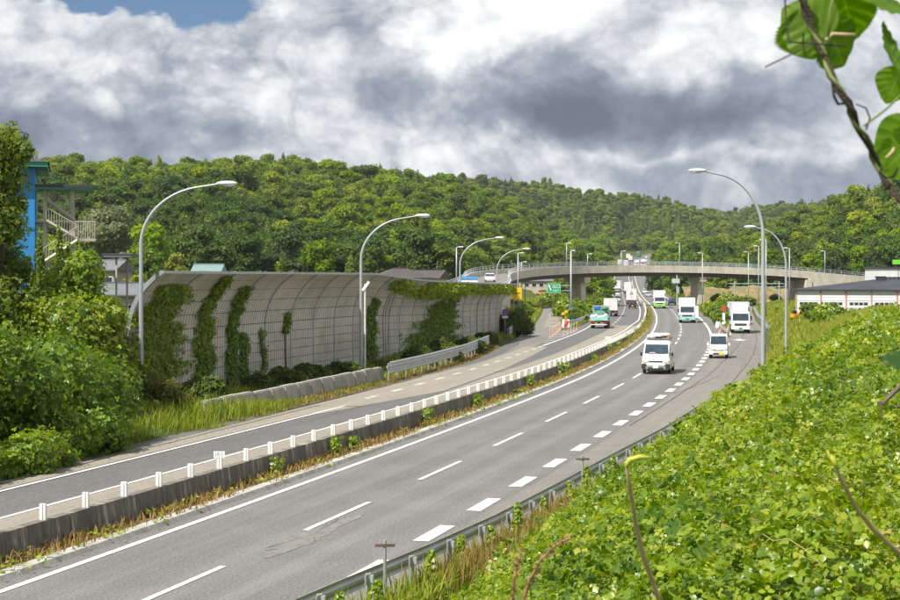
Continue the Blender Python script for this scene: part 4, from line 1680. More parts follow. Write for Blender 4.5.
def office():
    th = thing("office_block", (74, 252, 1.0), label="white flat-roofed block with a strip of windows rising behind the warehouse", cat="building")
    th["_world"] = 1
    mb = MB(); mb.box((73.5, 253, 4.2), (9.4, 8, 7.2)); mb.build("wall", "wall_white", th)
    mb = MB(); mb.box((73.5, 253, 7.95), (9.8, 8.4, 0.25)); mb.build("roof", "roof_dark", th)
    for k in range(6):
        f = MB(); f.box((70.0 + k * 0.68, 248.97, 6.2), (0.64, 0.08, 0.55)); fo = f.build("window", "roof_grey", th)
        g = MB(); g.box((70.0 + k * 0.68, 248.91, 6.2), (0.5, 0.05, 0.42)); g.build("pane", "window_glass", fo, origin=th.location)
    for k in range(2):
        mb = MB(); mb.box((72.0 + k * 4.2, 248.96, 4.5), (0.06, 0.06, 6.4)); mb.build("panel_joint", "roof_grey", th)
office()
x, y = at(899, 270)
th = thing("sign_board", (x, y, gz(x, y)), 0, "lime green sign board above the roof of the white block", "sign")
mb = MB(); mb.box((0.6, 0, topz(262, 270) - gz(x, y)), (3.4, 0.2, 0.8)); mb.build("board", "lime_body", th)
for s in (-0.6, 1.8):
    mb = MB(); mb.box((s, 0.12, (topz(262, 270) - gz(x, y)) / 2), (0.12, 0.12, topz(262, 270) - gz(x, y))); mb.build("leg", "roof_grey", th)


def digger():
    x, y = at(795, 200)
    th = thing("excavator", (x, y, gz(x, y)), 0.6, "small orange excavator parked at the left end of the warehouse", "excavator")
    for s in (-1, 1):
        mb = MB(); mb.tube([(-0.9, s * 0.55, 0.25), (0.9, s * 0.55, 0.25)], 0.25, 8); mb.box((0, s * 0.55, 0.25), (1.8, 0.3, 0.48)); mb.build("track", "black_rubber", th)
    mb = MB(); mb.box((-0.2, 0, 0.95), (1.5, 1.3, 0.8), top=(0.9, 0.95)); mb.build("body", "barrel_orange", th, bevel=0.08)
    mb = MB(); mb.box((0.1, 0.3, 1.6), (0.9, 0.7, 1.0), top=(0.85, 0.9)); mb.build("cab", "car_glass", th, bevel=0.05)
    mb = MB(); mb.tube([(0.5, -0.2, 1.0), (1.4, -0.2, 2.1), (2.3, -0.2, 1.3), (2.2, -0.2, 0.6)], [0.16, 0.14, 0.12, 0.1], 6); mb.build("arm", "barrel_orange", th)
    mb = MB(); mb.box((2.2, -0.2, 0.45), (0.5, 0.6, 0.4), top=(0.6, 1)); mb.build("bucket", "rust_metal", th)
digger()
bpy.data.objects["excavator"].scale = (0.6, 0.6, 0.6)

# ------------------------------------------------------------------ lamps, signs and road furniture at the junction
def on_bridge(px):
    i = int(np.argmin(np.abs(BPATH[:66, 0] / BPATH[:66, 1] - (px - 450) / 1550)))
    c = BPATH[i] + np.array([BNRM[i, 0], BNRM[i, 1], 0]) * -3.3
    return (c[0], c[1], c[2])


def ls(px, dist, topy, face, label):
    x, y = at(px, dist)
    g = gz(x, y)
    lamp_straight((x, y, g), topz(topy, dist) - g, face, label)


ls(518, 252, 253, 0.0, "straight lamp post beside the yellow sign on the grassy slope by the exit ramp")
ls(525, 318, 273.5, 0.0, "short straight lamp post on the slope right of the yellow sign")
ls(702.5, 318, 253, math.pi, "straight lamp post in front of the overpass just right of its pale pier")
ls(748.5, 318, 252, math.pi, "straight lamp post in front of the overpass left of the road gantry end")
ls(758.6, 292, 246, math.pi, "straight lamp post close behind the tallest curved lamp post")
ls(766, 236, 240, math.pi, "tall straight lamp post between the tallest curved lamp and the warehouse")
ls(789.5, 268, 248, math.pi, "straight lamp post near the bridge abutment, behind the second curved lamp")
for px, ty, lb in ((483, 247, "lamp post on the outer edge of the curling ramp bridge"), (511, 262, "short lamp post on the inside of the curling ramp bridge"),
                   (576, 243, "lamp post on the overpass above its left pier"), (685, 243, "lamp post on the overpass above the oncoming lanes"),
                   (627, 251, "lamp post on the overpass above the median"), (598, 254, "lamp post on the overpass above the lanes leading away"),
                   (836, 251, "lamp post on the overpass approach behind the warehouse roof")):
    if px in (483, 511):
        i = int(np.argmin(np.abs(BPATH[66:90, 0] / BPATH[66:90, 1] - (478 - 450) / 1550))) + 66 if px == 483 else 58
        c = BPATH[i] + np.array([BNRM[i, 0], BNRM[i, 1], 0]) * (-3.45 if px == 483 else 3.4)
    else:
        c = on_bridge(px)
    lamp_straight((c[0], c[1], c[2]), topz(ty, c[1]) - c[2], 0.0 if px < 640 else math.pi, lb)


def text_obj(s, size, mat, parent, loc, rot, name="lettering", align="CENTER", ext=0.004):
    cu = bpy.data.curves.new(name, "FONT")
    cu.body = s
    cu.size = size
    cu.align_x = align
    cu.align_y = "CENTER"
    cu.extrude = ext
    cu.materials.append(MATS[mat])
    tmp = bpy.data.objects.new(name, cu)
    COL.objects.link(tmp)
    dg = bpy.context.evaluated_depsgraph_get()
    me = bpy.data.meshes.new_from_object(tmp.evaluated_get(dg))
    bpy.data.objects.remove(tmp)
    o = bpy.data.objects.new(name, me)
    o.location = loc
    o.rotation_euler = rot
    return link(o, parent)


UPR = (rad(90), 0, 0)


def exit_sign():
    x, y = at(571, 222)
    g = gz(x, y)
    th = thing("exit_sign", (x, y, g), 0.0, "green exit sign board with white arrow on a tall pole at the ramp fork", "road sign")
    h = topz(251, 222) - g
    mb = MB(); mb.tube([(0, 0, -0.3), (0, 0, h)], [0.15, 0.1], 10); mb.build("pole", "lamp_grey", th, smooth=True)
    mb = MB(); mb.tube([(0, 0, h - 0.05), (0.3, 0, h)], 0.05, 6); mb.build("lamp_arm", "lamp_grey", th)
    mb = MB(); mb.box((0.3, 0, h + 0.05), (0.7, 0.3, 0.14)); mb.build("lamp_head", "lamp_head_grey", th, bevel=0.03)
    zc = topz(288.2, 222) - g
    for dz in (-0.36, 0.36):
        mb = MB(); mb.tube([(0, 0, zc + dz), (-1.6, -0.05, zc + dz)], 0.05, 6); mb.build("bracket", "lamp_grey", th)
    mb = MB(); mb.box((-2.45, -0.12, zc), (1.9, 0.06, 1.36)); bo = mb.build("board", "sign_green", th, bevel=0.02)
    mb = MB()
    for c, s in (((-2.45, -0.155, zc + 0.655), (1.84, 0.01, 0.03)), ((-2.45, -0.155, zc - 0.655), (1.84, 0.01, 0.03)), ((-3.36, -0.155, zc), (0.03, 0.01, 1.28)), ((-1.54, -0.155, zc), (0.03, 0.01, 1.28))):
        mb.box(c, s)
    mb.build("border", "sign_white", bo)
    ar = MB(); ar.plate([(-3.27, -0.158, zc + 0.52), (-2.98, -0.158, zc + 0.42), (-3.03, -0.158, zc + 0.3), (-2.78, -0.158, zc - 0.3), (-2.95, -0.158, zc - 0.36), (-3.16, -0.158, zc + 0.22), (-3.27, -0.158, zc + 0.2)], (0, -1, 0), 0.006)
    ar.build("arrow", "sign_white", bo)
    text_obj("出口", 0.6, "sign_white", bo, (-2.12, -0.158, zc + 0.22), UPR)
    text_obj("EXIT", 0.42, "sign_white", bo, (-2.16, -0.158, zc - 0.36), UPR)
    zs = topz(309, 222) - g
    mb = MB()
    pts = []
    for a in np.linspace(0, 2 * math.pi, 30, endpoint=False):
        r = 0.36 * (1 + 0.13 * math.cos(3 * (a + math.pi / 2)))
        pts.append((r * math.cos(a), -0.2, zs + r * math.sin(a)))
    mb.plate(pts, (0, -1, 0), 0.02)
    so = mb.build("route_shield", "sign_blue", th)
    mb = MB(); mb.box((0, -0.225, zs + 0.02), (0.34, 0.008, 0.1)); mb.build("shield_number", "sign_white", so)
exit_sign()


def yellow_sign():
    x, y = at(517, 236)
    g = gz(x, y)
    th = thing("warning_sign", (x, y, g), 0.0, "large yellow sign board standing behind the far end of the noise barrier", "road sign")
    zc = topz(293.5, 236) - g
    mb = MB(); mb.box((0.0, 0, zc), (1.5, 0.06, 1.75)); bo = mb.build("board", "sign_yellow", th, bevel=0.02)
    mb = MB(); mb.plate([(-0.5, -0.035, zc + 0.05), (-0.1, -0.035, zc + 0.25), (-0.1, -0.035, zc + 0.12), (0.5, -0.035, zc + 0.12), (0.5, -0.035, zc - 0.02), (-0.1, -0.035, zc - 0.02), (-0.1, -0.035, zc - 0.15)], (0, -1, 0), 0.006)
    mb.build("arrow", "ink_black", bo)
    for s in (-0.5, 0.5):
        mb = MB(); mb.tube([(s, 0.06, -0.2), (s, 0.06, zc + 0.5)], 0.05, 6); mb.build("leg", "lamp_grey", th)
yellow_sign()


def round_sign():
    p = barrier_point(90.2, 0.42, 0.5)
    zc = topz(312, p[1])
    g = gz(p[0] + 0.3, p[1] - 0.4)
    th = thing("prohibition_sign", (p[0] + 0.3, p[1] - 0.4, g), 0.0, "round red-rimmed sign on a post by the far end of the noise barrier", "road sign")
    mb = MB(); mb.tube([(0, 0, -0.2), (0, 0, zc - g + 0.75)], 0.035, 6); mb.build("post", "lamp_grey", th)
    ring = lambda r, y: [(r * math.cos(a), y, zc - g + r * math.sin(a)) for a in np.linspace(0, 2 * math.pi, 24, endpoint=False)]
    mb = MB(); mb.plate(ring(0.33, -0.05), (0, -1, 0), 0.015); bo = mb.build("disc", "sign_red", th)
    mb = MB(); mb.plate(ring(0.23, -0.067), (0, -1, 0), 0.006); mb.build("disc_centre", "sign_blue", bo)
    mb = MB(); mb.box((0, -0.06, zc - g - 0.5), (0.6, 0.02, 0.24)); mb.build("sub_plate", "sign_white", th)
round_sign()


def km_post():
    x, y, z = PT(47.0, -1.86, float(LZ(47)) + 0.09)
    th = thing("kilometre_sign", (x, y, z), 0.0, "small white kilometre plate with green numerals on the median wall", "road sign")
    mb = MB(); mb.tube([(0, 0, -0.02), (0, 0, 0.42)], 0.02, 6); mb.build("post", "delineator_white", th)
    mb = MB(); mb.box((0, -0.03, 0.44), (0.34, 0.02, 0.2)); bo = mb.build("plate", "sign_white", th)
    text_obj("18.1", 0.16, "sign_text_green", bo, (-0.01, -0.042, 0.44), UPR, ext=0.001)
km_post()
x, y, z = PT(134, -1.86, float(LZ(134)) + 0.09)
th = thing("kilometre_sign", (x, y, z), 0.0, "blank white marker plate on the median wall near the bend", "road sign")
mb = MB(); mb.tube([(0, 0, -0.02), (0, 0, 0.5)], 0.03, 6); mb.build("post", "delineator_white", th)
mb = MB(); mb.box((0, -0.03, 0.55), (0.5, 0.02, 0.28)); mb.build("plate", "sign_white", th)

# small marker by the second lamp
x, y = at(365, 91)
g = gz(x, y)
th = thing("road_marker", (x, y, g), 0.0, "thin white road marker post with a slanted reflector by the noise barrier", "marker post")
hz = topz(284, 91) - g
mb = MB(); mb.tube([(0, 0, -0.2), (0, 0, hz)], 0.05, 8); mb.build("post", "delineator_white", th)
mb = MB(); mb.plate([(-0.22, -0.06, hz - 0.35), (-0.08, -0.06, hz - 0.42), (0.3, -0.06, hz + 0.1), (0.18, -0.06, hz + 0.2)], (0, -1, 0), 0.03); mb.build("reflector", "sign_white", th)

# delineators on the near guardrail
for px, dist, lb in ((394, 33.2, "slim grey marker post with cross bar on the guardrail, beside the broad road dashes"), (605, 48.0, "slim grey marker post with a cross bar where the guardrail meets the kudzu")):
    o = float(redge(dist)) + 0.34
    x, y, z = PT(dist, o, 0)
    th = thing("guardrail_marker", (x, y, 0.0), 0.0, lb, "marker post")
    mb = MB(); mb.tube([(0, 0, -0.2), (0, 0, 1.32)], 0.035, 8); mb.build("post", "galvanised", th)
    mb = MB(); mb.box((0, -0.03, 1.22), (0.4, 0.03, 0.06)); mb.build("cross_bar", "rust_metal", th)


def gantry():
    x, y = at(734.6, 330)
    g = gz(x, y)
    th = thing("road_gantry", (x, y, g), 0.0, "grey steel gantry with two posts and a long beam in front of the overpass", "gantry")
    h = topz(287, 330) - g
    for s in (0, 9.5):
        mb = MB(); mb.tube([(s, 0, -0.3), (s, 0, h + 1.2)], 0.14, 8); mb.build("post", "lamp_grey", th)
    for dz in (0, 0.7):
        mb = MB(); mb.tube([(-1.2, 0, h + dz), (10.5, 0, h + dz)], 0.09, 6); mb.build("beam", "lamp_grey", th)
gantry()


def message_sign():
    x, y = at(677, 335)
    g = gz(x, y)
    th = thing("message_sign", (x, y, g), 0.0, "grey roadside pole with a small sign box in front of the overpass pier", "road sign")
    mb = MB(); mb.tube([(0, 0, -0.3), (0, 0, topz(275, 335) - g)], 0.16, 8); mb.build("pole", "lamp_grey", th)
    mb = MB(); mb.box((-0.3, -0.25, topz(281, 335) - g), (1.7, 0.3, 1.0)); mb.build("box", "rail_grey", th, bevel=0.03)
    mb = MB(); mb.box((0.2, -0.25, topz(290, 335) - g), (0.5, 0.4, 1.4)); mb.build("cabinet", "lamp_grey", th, bevel=0.03)
message_sign()


def ramp_end():
    x, y, z = PT(196, 8.6, 0)
    th = thing("stop_sign_post", (x, y, gz(x, y)), 0.0, "round red sign on a post at the tip of the merging ramp", "road sign")
    mb = MB(); mb.tube([(0, 0, -0.2), (0, 0, 2.6)], 0.05, 6); mb.build("post", "lamp_grey", th)
    mb = MB(); mb.plate([(0.3 * math.cos(a), -0.06, 2.6 + 0.3 * math.sin(a)) for a in np.linspace(0, 2 * math.pi, 20, endpoint=False)], (0, -1, 0), 0.02); mb.build("disc", "sign_red", th)
    mb = MB(); mb.box((0.0, -0.06, 1.5), (0.34, 0.05, 1.1)); mb.build("plate", "sign_white", th)
    for k, (dt, do) in enumerate(((0, -0.7), (0.6, 0.1))):
        x, y, z = PT(195 + dt, 8.6 + do, 0)
        th = thing("crash_barrel", (x, y, gz(x, y)), 0.0, "white plastic barrel at the tip of the merging ramp", "barrel", "white barrels at the ramp tip")
        mb = MB(); mb.tube([(0, 0, 0), (0, 0, 0.45), (0, 0, 0.95)], [0.36, 0.38, 0.3], 12); mb.build("drum", "sign_white", th, smooth=True)
        mb = MB(); mb.tube([(0, 0, 0.95), (0, 0, 1.02)], [0.32, 0.25], 12); mb.build("lid", "grey_plastic", th)
    x, y = at(697, 215)
    th = thing("marker_board", (x, y, gz(x, y)), 0.0, "tall white marker board among the shrubs beside the main road", "marker post")
    mb = MB(); mb.box((0, 0, 1.7), (0.42, 0.12, 1.7)); mb.build("board", "sign_white", th, bevel=0.02)
    mb = MB(); mb.tube([(0, 0.1, -0.2), (0, 0.1, 2.0)], 0.05, 6); mb.build("post", "lamp_grey", th)
ramp_end()

pole_base = MB(); pole_base.tube([(0, 0, 0), (0, 0, 0.06)], [0.14, 0.1], 10)
pole_base_m = pole_base.mesh("base", "pole_orange")
pole_body = MB(); pole_body.tube([(0, 0, 0.05), (0, 0, 0.95), (0, 0, 1.0)], [0.035, 0.035, 0.02], 10)
pole_body_m = pole_body.mesh("tube", "pole_orange")
band = MB(); band.tube([(0, 0, 0.78), (0, 0, 0.88)], 0.038, 10)
band_m = band.mesh("band", "sign_white")


def flex(t, o, label, group):
    x, y, z = PT(t, o, LZZ(t) if o < 0 else 0.0)
    th = thing("flexible_post", (x, y, z + 0.01), 0.0, label, "traffic post", group)
    part("base", pole_base_m, th); part("tube", pole_body_m, th); part("reflective_band", band_m, th)


for k in range(11):
    t = 158 + k * 2.5
    flex(t, 7.45 + 0.022 * (t - 158), "orange flexible post in the row along the main road side of the merge", "orange posts at the right-hand merge")
for k in range(6):
    flex(167 + k * 3.2, 8.35 + k * 0.11, "orange flexible post in the row along the ramp side of the merge", "orange posts on the ramp side of the merge")
for k in range(7):
    t = 154 + k * 5.6
    flex(t, float(np.interp(t, [150, 193], [-9.0, -11.6])), "orange flexible post in the row along the exit ramp", "orange posts along the exit ramp")
for k in range(5):
    t = 160 + k * 6.2
    flex(t, float(np.interp(t, [150, 193], [-8.2, -9.3])), "orange flexible post in the row on the main road side of the exit gore", "orange posts on the main side of the gore")


def attenuator():
    x, y, z = PT(193, -11.0, LZZ(193))
    th = thing("crash_cushion", (x, y, z), 0.0, "orange and white crash cushion with yellow warning lamps at the exit fork", "crash cushion")
    for k, c in enumerate(("sign_white", "barrel_orange", "sign_white")):
        mb = MB(); mb.box(((k - 1) * 0.42, 0, 0.75), (0.4, 1.2, 1.35)); mb.build("block", c, th, bevel=0.06)
    mb = MB(); mb.plate([(-0.5, -0.68, 0.25), (-0.15, -0.68, 0.25), (0.55, -0.68, 1.2), (0.2, -0.68, 1.2)], (0, -1, 0), 0.01); mb.build("stripe", "sign_red", th)
    mb = MB(); mb.box((0, 0, 0.06), (1.5, 1.6, 0.12)); mb.build("base", "grey_plastic", th)
    mb = MB(); mb.tube([(-0.1, 0, 1.3), (-0.1, 0, 2.5)], 0.06, 6); mb.build("mast", "sign_yellow", th)
    for dx, zz in ((-0.38, 2.35), (0.12, 2.7)):
        mb = MB(); mb.box((dx - 0.05, -0.05, zz), (0.55, 0.3, 0.45)); mb.build("warning_lamp", "sign_yellow", th, bevel=0.06)
attenuator()
bpy.data.objects["crash_cushion"].scale = (0.75, 0.75, 0.75)

def bare_bank():
    n, m = 40, 8
    vs, fs = [], []
    for i in range(n + 1):
        for j in range(m + 1):
            x = 57 + 27 * i / n
            y = 372 + 9 * j / m
            b = 0.4 + 3.9 * (j / m) * (0.9 + 0.1 * math.sin(i * 0.3)) + 0.12 * math.sin(i * 1.7 + j) + 0.1 * math.sin(i * 0.9 - 2 * j)
            vs.append((x, y, b if j else -0.5))
    for i in range(n):
        for j in range(m):
            a = i * (m + 1) + j
            fs.append((a, a + m + 1, a + m + 2, a + 1))
    mb = MB(); mb.add(vs, fs)
    o = mb.build("earth_slope", "earth", smooth=True)
    tag(o, kind="structure")
bare_bank()

# utility poles behind the barrier
for px, dist, ty, lb in ((437, 300, 262, "grey utility pole with crossarms behind the vine-hung barrier"), (520, 420, 262, "thin utility pole beyond the curling ramp bridge")):
    x, y = at(px, dist)
    g = gz(x, y)
    h = topz(ty, dist) - g
    th = thing("utility_pole", (x, y, g), 0.3, lb, "utility pole")
    mb = MB(); mb.tube([(0, 0, -0.3), (0, 0, h)], [0.17, 0.12], 8); mb.build("pole", "concrete_pale", th)
    for dz in (0.4, 1.2):
        mb = MB(); mb.box((0, 0, h - dz), (1.7, 0.1, 0.1)); mb.build("crossarm", "rail_grey", th)
    mb = MB(); mb.tube([(0.3, 0, h - 2.4), (0.3, 0, h - 1.7)], 0.22, 8); mb.build("transformer", "rail_grey", th)

# ------------------------------------------------------------------ vehicles (local: +y forward, ground at z = 0)
_wheel = {}


def wheels(th, spots, r, w):
    key = (r, w)
    if key not in _wheel:
        a = MB(); a.tube([(-w / 2, 0, 0), (-w / 2 + 0.03, 0, 0), (w / 2 - 0.03, 0, 0), (w / 2, 0, 0)], [r * 0.9, r, r, r * 0.9], 18)
        b = MB(); b.tube([(-w / 2 - 0.015, 0, 0), (w / 2 + 0.015, 0, 0)], r * 0.56, 12)
        _wheel[key] = (a.mesh("tyre", "black_rubber"), b.mesh("rim", "wheel_rim"))
    ty, ri = _wheel[key]
    for x, y in spots:
        o = part("wheel", ty, th, (x, y, r))
        part("rim", ri, o)


def pbox(th, name, mat, c, s, bevel=0.02, R=None, top=(1, 1)):
    mb = MB(); mb.box(c, s, R, top)
    return mb.build(name, mat, th, bevel=bevel)


def place(th, t, o, away):
    z = (float(LZ(t)) if o < -1.7 else 0.0) + float(RZ(t)) + 0.012
    th.location = PT(t, o, z)
    rz = -float(RTH(t)) if away else math.pi - float(RTH(t))
    sl_ = (RZ(t + 1) - RZ(t - 1)) / 2
    th.rotation_euler = (float(sl_) * (1 if away else -1), 0, rz)
    return th


def glass(th, name, pts, n, th_=0.012, mat="car_glass"):
    mb = MB(); mb.plate(pts, n, th_)
    return mb.build(name, mat, th)


def truck(label, cab="white_body", box="cargo_white", L=8.2, W=2.3, H=3.45, lower=None, deflector=True, plate="plate_green", logo=False, stripe=None, group=None, grille="dark_plastic"):
    th = thing("box_truck", (0, 0, 0), 0, label, "truck", group)
    f = L / 2
    cl = 1.75
    prof = [(f - cl, 0.62), (f - cl, 2.5), (f - 0.75, 2.52), (f - 0.42, 2.4), (f - 0.06, 1.35), (f, 1.2), (f, 0.62)]
    mb = MB(); mb.prism(prof, W - 0.12, taper=lambda z: 1.0 if z < 1.4 else 0.95)
    mb.build("cab", cab, th, bevel=0.05)
    dy, dz = -0.36, 1.05
    nl = math.hypot(dy, dz)
    n = np.array((0, dz / nl, -dy / nl))
    w = (W - 0.12) / 2 * 0.88
    a = np.array((0, f - 0.10, 1.47)); b = np.array((0, f - 0.375, 2.27))
    glass(th, "windshield", [a + (-w, 0, 0), a + (w, 0, 0), b + (w * 0.97, 0, 0), b + (-w * 0.97, 0, 0)], n, 0.025)
    for s in (-1, 1):
        x = s * (W / 2 - 0.085)
        glass(th, "side_window", [(x, f - 1.35, 1.5), (x, f - 0.42, 1.5), (x - s * 0.03, f - 0.62, 2.2), (x - s * 0.03, f - 1.35, 2.2)], (s, 0, 0), 0.03)
        pbox(th, "mirror", "dark_plastic", (s * (W / 2 + 0.1), f - 0.15, 1.75), (0.2, 0.1, 0.5))
        pbox(th, "headlight", "headlight", (s * (W / 2 - 0.38), f + 0.01, 0.72), (0.46, 0.06, 0.2))
        pbox(th, "fog_lamp", "amber", (s * (W / 2 - 0.16), f + 0.0, 0.95), (0.14, 0.05, 0.12))
        pbox(th, "tail_lamp", "tail_red", (s * (W / 2 - 0.3), -f - 0.03, 0.78), (0.4, 0.06, 0.16))
        pbox(th, "mudguard", "dark_plastic", (s * (W / 2 - 0.25), -f + 1.0, 0.5), (0.4, 0.04, 0.6))
    if lower:
        pbox(th, "bumper", lower, (0, f - 0.02, 0.62), (W - 0.1, 0.14, 0.42), 0.03)
        for s in (-1, 1):
            pbox(th, "corner_panel", lower, (s * (W / 2 - 0.2), f - 0.02, 1.05), (0.3, 0.1, 0.5), 0.03)
    else:
        pbox(th, "bumper", cab, (0, f, 0.6), (W - 0.08, 0.16, 0.3), 0.03)
    pbox(th, "grille", grille, (0, f + 0.0, 1.02), (W * 0.62, 0.07, 0.26))
    pbox(th, "number_plate", plate, (0, f + 0.09, 0.56), (0.4, 0.03, 0.2), 0.0)
    z0, z1 = 0.98, H
    yb0, yb1 = -f, f - cl - 0.1
    cb_ = pbox(th, "cargo_box", box, (0, (yb0 + yb1) / 2, (z0 + z1) / 2), (W, yb1 - yb0, z1 - z0), 0.03)
    for s in (-1, 1):
        pbox(cb_, "rear_door", box, (s * W / 4, -f - 0.012, (z0 + z1) / 2), (W / 2 - 0.06, 0.03, z1 - z0 - 0.14), 0.0)
        pbox(cb_, "marker_lamp", "amber", (s * (W / 2 - 0.12), -f - 0.02, z1 - 0.1), (0.16, 0.04, 0.07), 0.0)
    for zz in (z0 + 0.03, z1 - 0.03):
        pbox(cb_, "edge_rail", "cargo_silver", (0, (yb0 + yb1) / 2, zz), (W + 0.03, yb1 - yb0 + 0.03, 0.07), 0.0)
    pbox(th, "chassis", "dark_plastic", (0, -0.3, 0.72), (0.9, L - 1.2, 0.3))
    pbox(th, "rear_bumper", "grey_plastic", (0, -f + 0.05, 0.55), (W - 0.2, 0.1, 0.12))
    pbox(th, "rear_plate", plate, (0, -f - 0.02, 0.72), (0.4, 0.03, 0.2), 0.0)
    for s in (-1, 1):
        pbox(th, "side_guard", "grey_plastic", (s * (W / 2 - 0.06), 0.3, 0.62), (0.04, 2.4, 0.35), 0.0)
    if deflector:
        mb = MB(); mb.prism([(f - cl + 0.1, 2.5), (f - cl + 0.1, H - 0.08), (f - cl + 0.35, H - 0.12), (f - 0.62, 2.55)], W - 0.5)
        mb.build("wind_deflector", cab, th, bevel=0.05)
    if stripe:
        pbox(cb_, "stripe", stripe, (0, (yb0 + yb1) / 2, z0 + 0.35), (W + 0.02, yb1 - yb0 + 0.02, 0.16), 0.0)
    if logo:
        y = -f - 0.045
        zc = (z0 + z1) / 2 + 0.25
        lg = pbox(cb_, "logo", "sign_blue", (-0.2, y, zc - 0.1), (0.16, 0.02, 0.55), 0.0)
        pbox(cb_, "logo", "sign_blue", (0.2, y, zc - 0.1), (0.16, 0.02, 0.55), 0.0)
        pbox(cb_, "logo", "sign_blue", (0.0, y, zc + 0.02), (0.26, 0.02, 0.16), 0.0)
        pbox(cb_, "logo", "sign_red", (0.0, y, zc + 0.36), (0.2, 0.02, 0.2), 0.0)
        for k in (-1, 0, 1):
            pbox(cb_, "logo", "amber", (k * 0.32, y, zc - 0.85), (0.14, 0.02, 0.14), 0.0)
    wheels(th, [(-W / 2 + 0.17, f - 1.0), (W / 2 - 0.17, f - 1.0)], 0.46, 0.26)
    wheels(th, [(-W / 2 + 0.28, -f + 1.75), (W / 2 - 0.28, -f + 1.75)], 0.46, 0.5)
    return th


def tarp_truck(label):
    W, L = 2.2, 7.6
    th = thing("flatbed_truck", (0, 0, 0), 0, label, "truck")
    f = L / 2
    mb = MB(); mb.prism([(f - 1.7, 0.6), (f - 1.7, 2.35), (f - 0.6, 2.35), (f - 0.05, 1.3), (f, 0.6)], W - 0.15)
    mb.build("cab", "teal_body", th, bevel=0.05)
    glass(th, "rear_window", [(-0.8, f - 1.7, 1.6), (0.8, f - 1.7, 1.6), (0.8, f - 1.7, 2.1), (-0.8, f - 1.7, 2.1)], (0, -1, 0), 0.02)
    glass(th, "windshield", [(-0.9, f - 0.15, 1.45), (0.9, f - 0.15, 1.45), (0.85, f - 0.58, 2.25), (-0.85, f - 0.58, 2.25)], (0, 0.9, 0.45), 0.02)
    pbox(th, "bed", "teal_body", (0, -1.0, 1.05), (W, L - 2.0, 0.12), 0.01)
    for s in (-1, 1):
        pbox(th, "side_board", "teal_body", (s * (W / 2 - 0.03), -1.0, 1.3), (0.05, L - 2.0, 0.45), 0.01)
        pbox(th, "mirror", "dark_plastic", (s * (W / 2 + 0.1), f - 0.2, 1.7), (0.2, 0.1, 0.45))
        pbox(th, "tail_lamp", "tail_red", (s * 0.8, -f - 0.03, 0.72), (0.45, 0.06, 0.16))
        pbox(th, "indicator", "amber", (s * 0.35, -f - 0.03, 0.72), (0.3, 0.06, 0.14))
    pbox(th, "tailgate", "teal_body", (0, -f + 0.02, 1.28), (W, 0.05, 0.4), 0.01)
    for s in (-1, 0, 1):
        pbox(th, "headboard_post", "stair_cream", (s * (W / 2 - 0.1), f - 1.95, 2.0), (0.1, 0.1, 1.5), 0.01)
    for z in (2.05, 2.7):
        pbox(th, "headboard_rail", "stair_cream", (0, f - 1.95, z), (W, 0.1, 0.12), 0.01)
    pbox(th, "rear_bumper", "delineator_white", (0, -f + 0.05, 0.5), (W - 0.2, 0.1, 0.14))
    pbox(th, "number_plate", "plate_green", (0, -f - 0.03, 0.98), (0.4, 0.03, 0.2), 0.0)
    pbox(th, "chassis", "dark_plastic", (0, -0.3, 0.78), (0.9, L - 1.2, 0.3))
    wheels(th, [(-W / 2 + 0.17, f - 1.0), (W / 2 - 0.17, f - 1.0)], 0.43, 0.24)
    wheels(th, [(-W / 2 + 0.28, -f + 1.7), (W / 2 - 0.28, -f + 1.7)], 0.43, 0.48)
    return th


def tarp_load(tr):
    """the covered load lies on the bed: a thing of its own"""
    W, L = 2.2, 7.6
    f = L / 2
    nx, ny = 13, 17
    vs, fs = [], []
    for j in range(ny):
        v = j / (ny - 1)
        for i in range(nx):
            u = i / (nx - 1) * 2 - 1
            hgt = (1 - abs(u) ** 3) * 0.75 * (0.65 + 0.35 * math.sin(math.pi * min(1, v * 1.1 + 0.1))) + 0.05 * math.sin(9 * u + 7 * v) + 0.04 * math.sin(17 * v + 5 * u)
            vs.append((u * (W / 2 + 0.05), -f + 0.1 + v * (L - 2.3), 1.42 + hgt - (0.25 if abs(u) > 0.98 else 0)))
    for j in range(ny - 1):
        for i in range(nx - 1):
            a = j * nx + i
            fs.append((a, a + 1, a + nx + 1, a + nx))
    b = len(vs)
    for j in range(ny):
        for i in range(nx):
            x, y, z = vs[j * nx + i]
            vs.append((x * 0.97, y, 1.12))
    for j in range(ny - 1):
        for i in range(nx - 1):
            a = b + j * nx + i
            fs.append((a, a + nx, a + nx + 1, a + 1))
    edge = [i for i in range(nx)] + [j * nx + nx - 1 for j in range(1, ny)] + [(ny - 1) * nx + i for i in range(nx - 2, -1, -1)] + [j * nx for j in range(ny - 2, 0, -1)]
    for k in range(len(edge)):
        a, c = edge[k], edge[(k + 1) % len(edge)]
        fs.append((a, c, c + b, a + b))
    th = thing("tarpaulin_load", tr.location, 0, "green tarpaulin over the load of the flatbed truck with a white sheet at its rear", "load")
    th.rotation_euler = tr.rotation_euler
    mb = MB(); mb.add(vs, fs); mb.build("tarpaulin", "tarp_green", th, smooth=True)
    mb = MB()
    for k in range(5):
        mb.ellipsoid((-0.8 + k * 0.4, -f + 0.25, 1.5 + 0.1 * math.sin(k * 2)), (0.32, 0.3, 0.24), 10, 6)
    mb.build("sheet", "sheet_white", th, smooth=True)
    mb = MB(); mb.box((-0.55, f - 2.25, 2.5), (0.7, 0.5, 0.35)); mb.build("blue_box", "sign_blue", th, bevel=0.04)
    mb = MB(); mb.ellipsoid((0.5, f - 2.4, 2.4), (0.5, 0.4, 0.3), 10, 6); mb.build("bundle", "tarp_green", th, smooth=True)


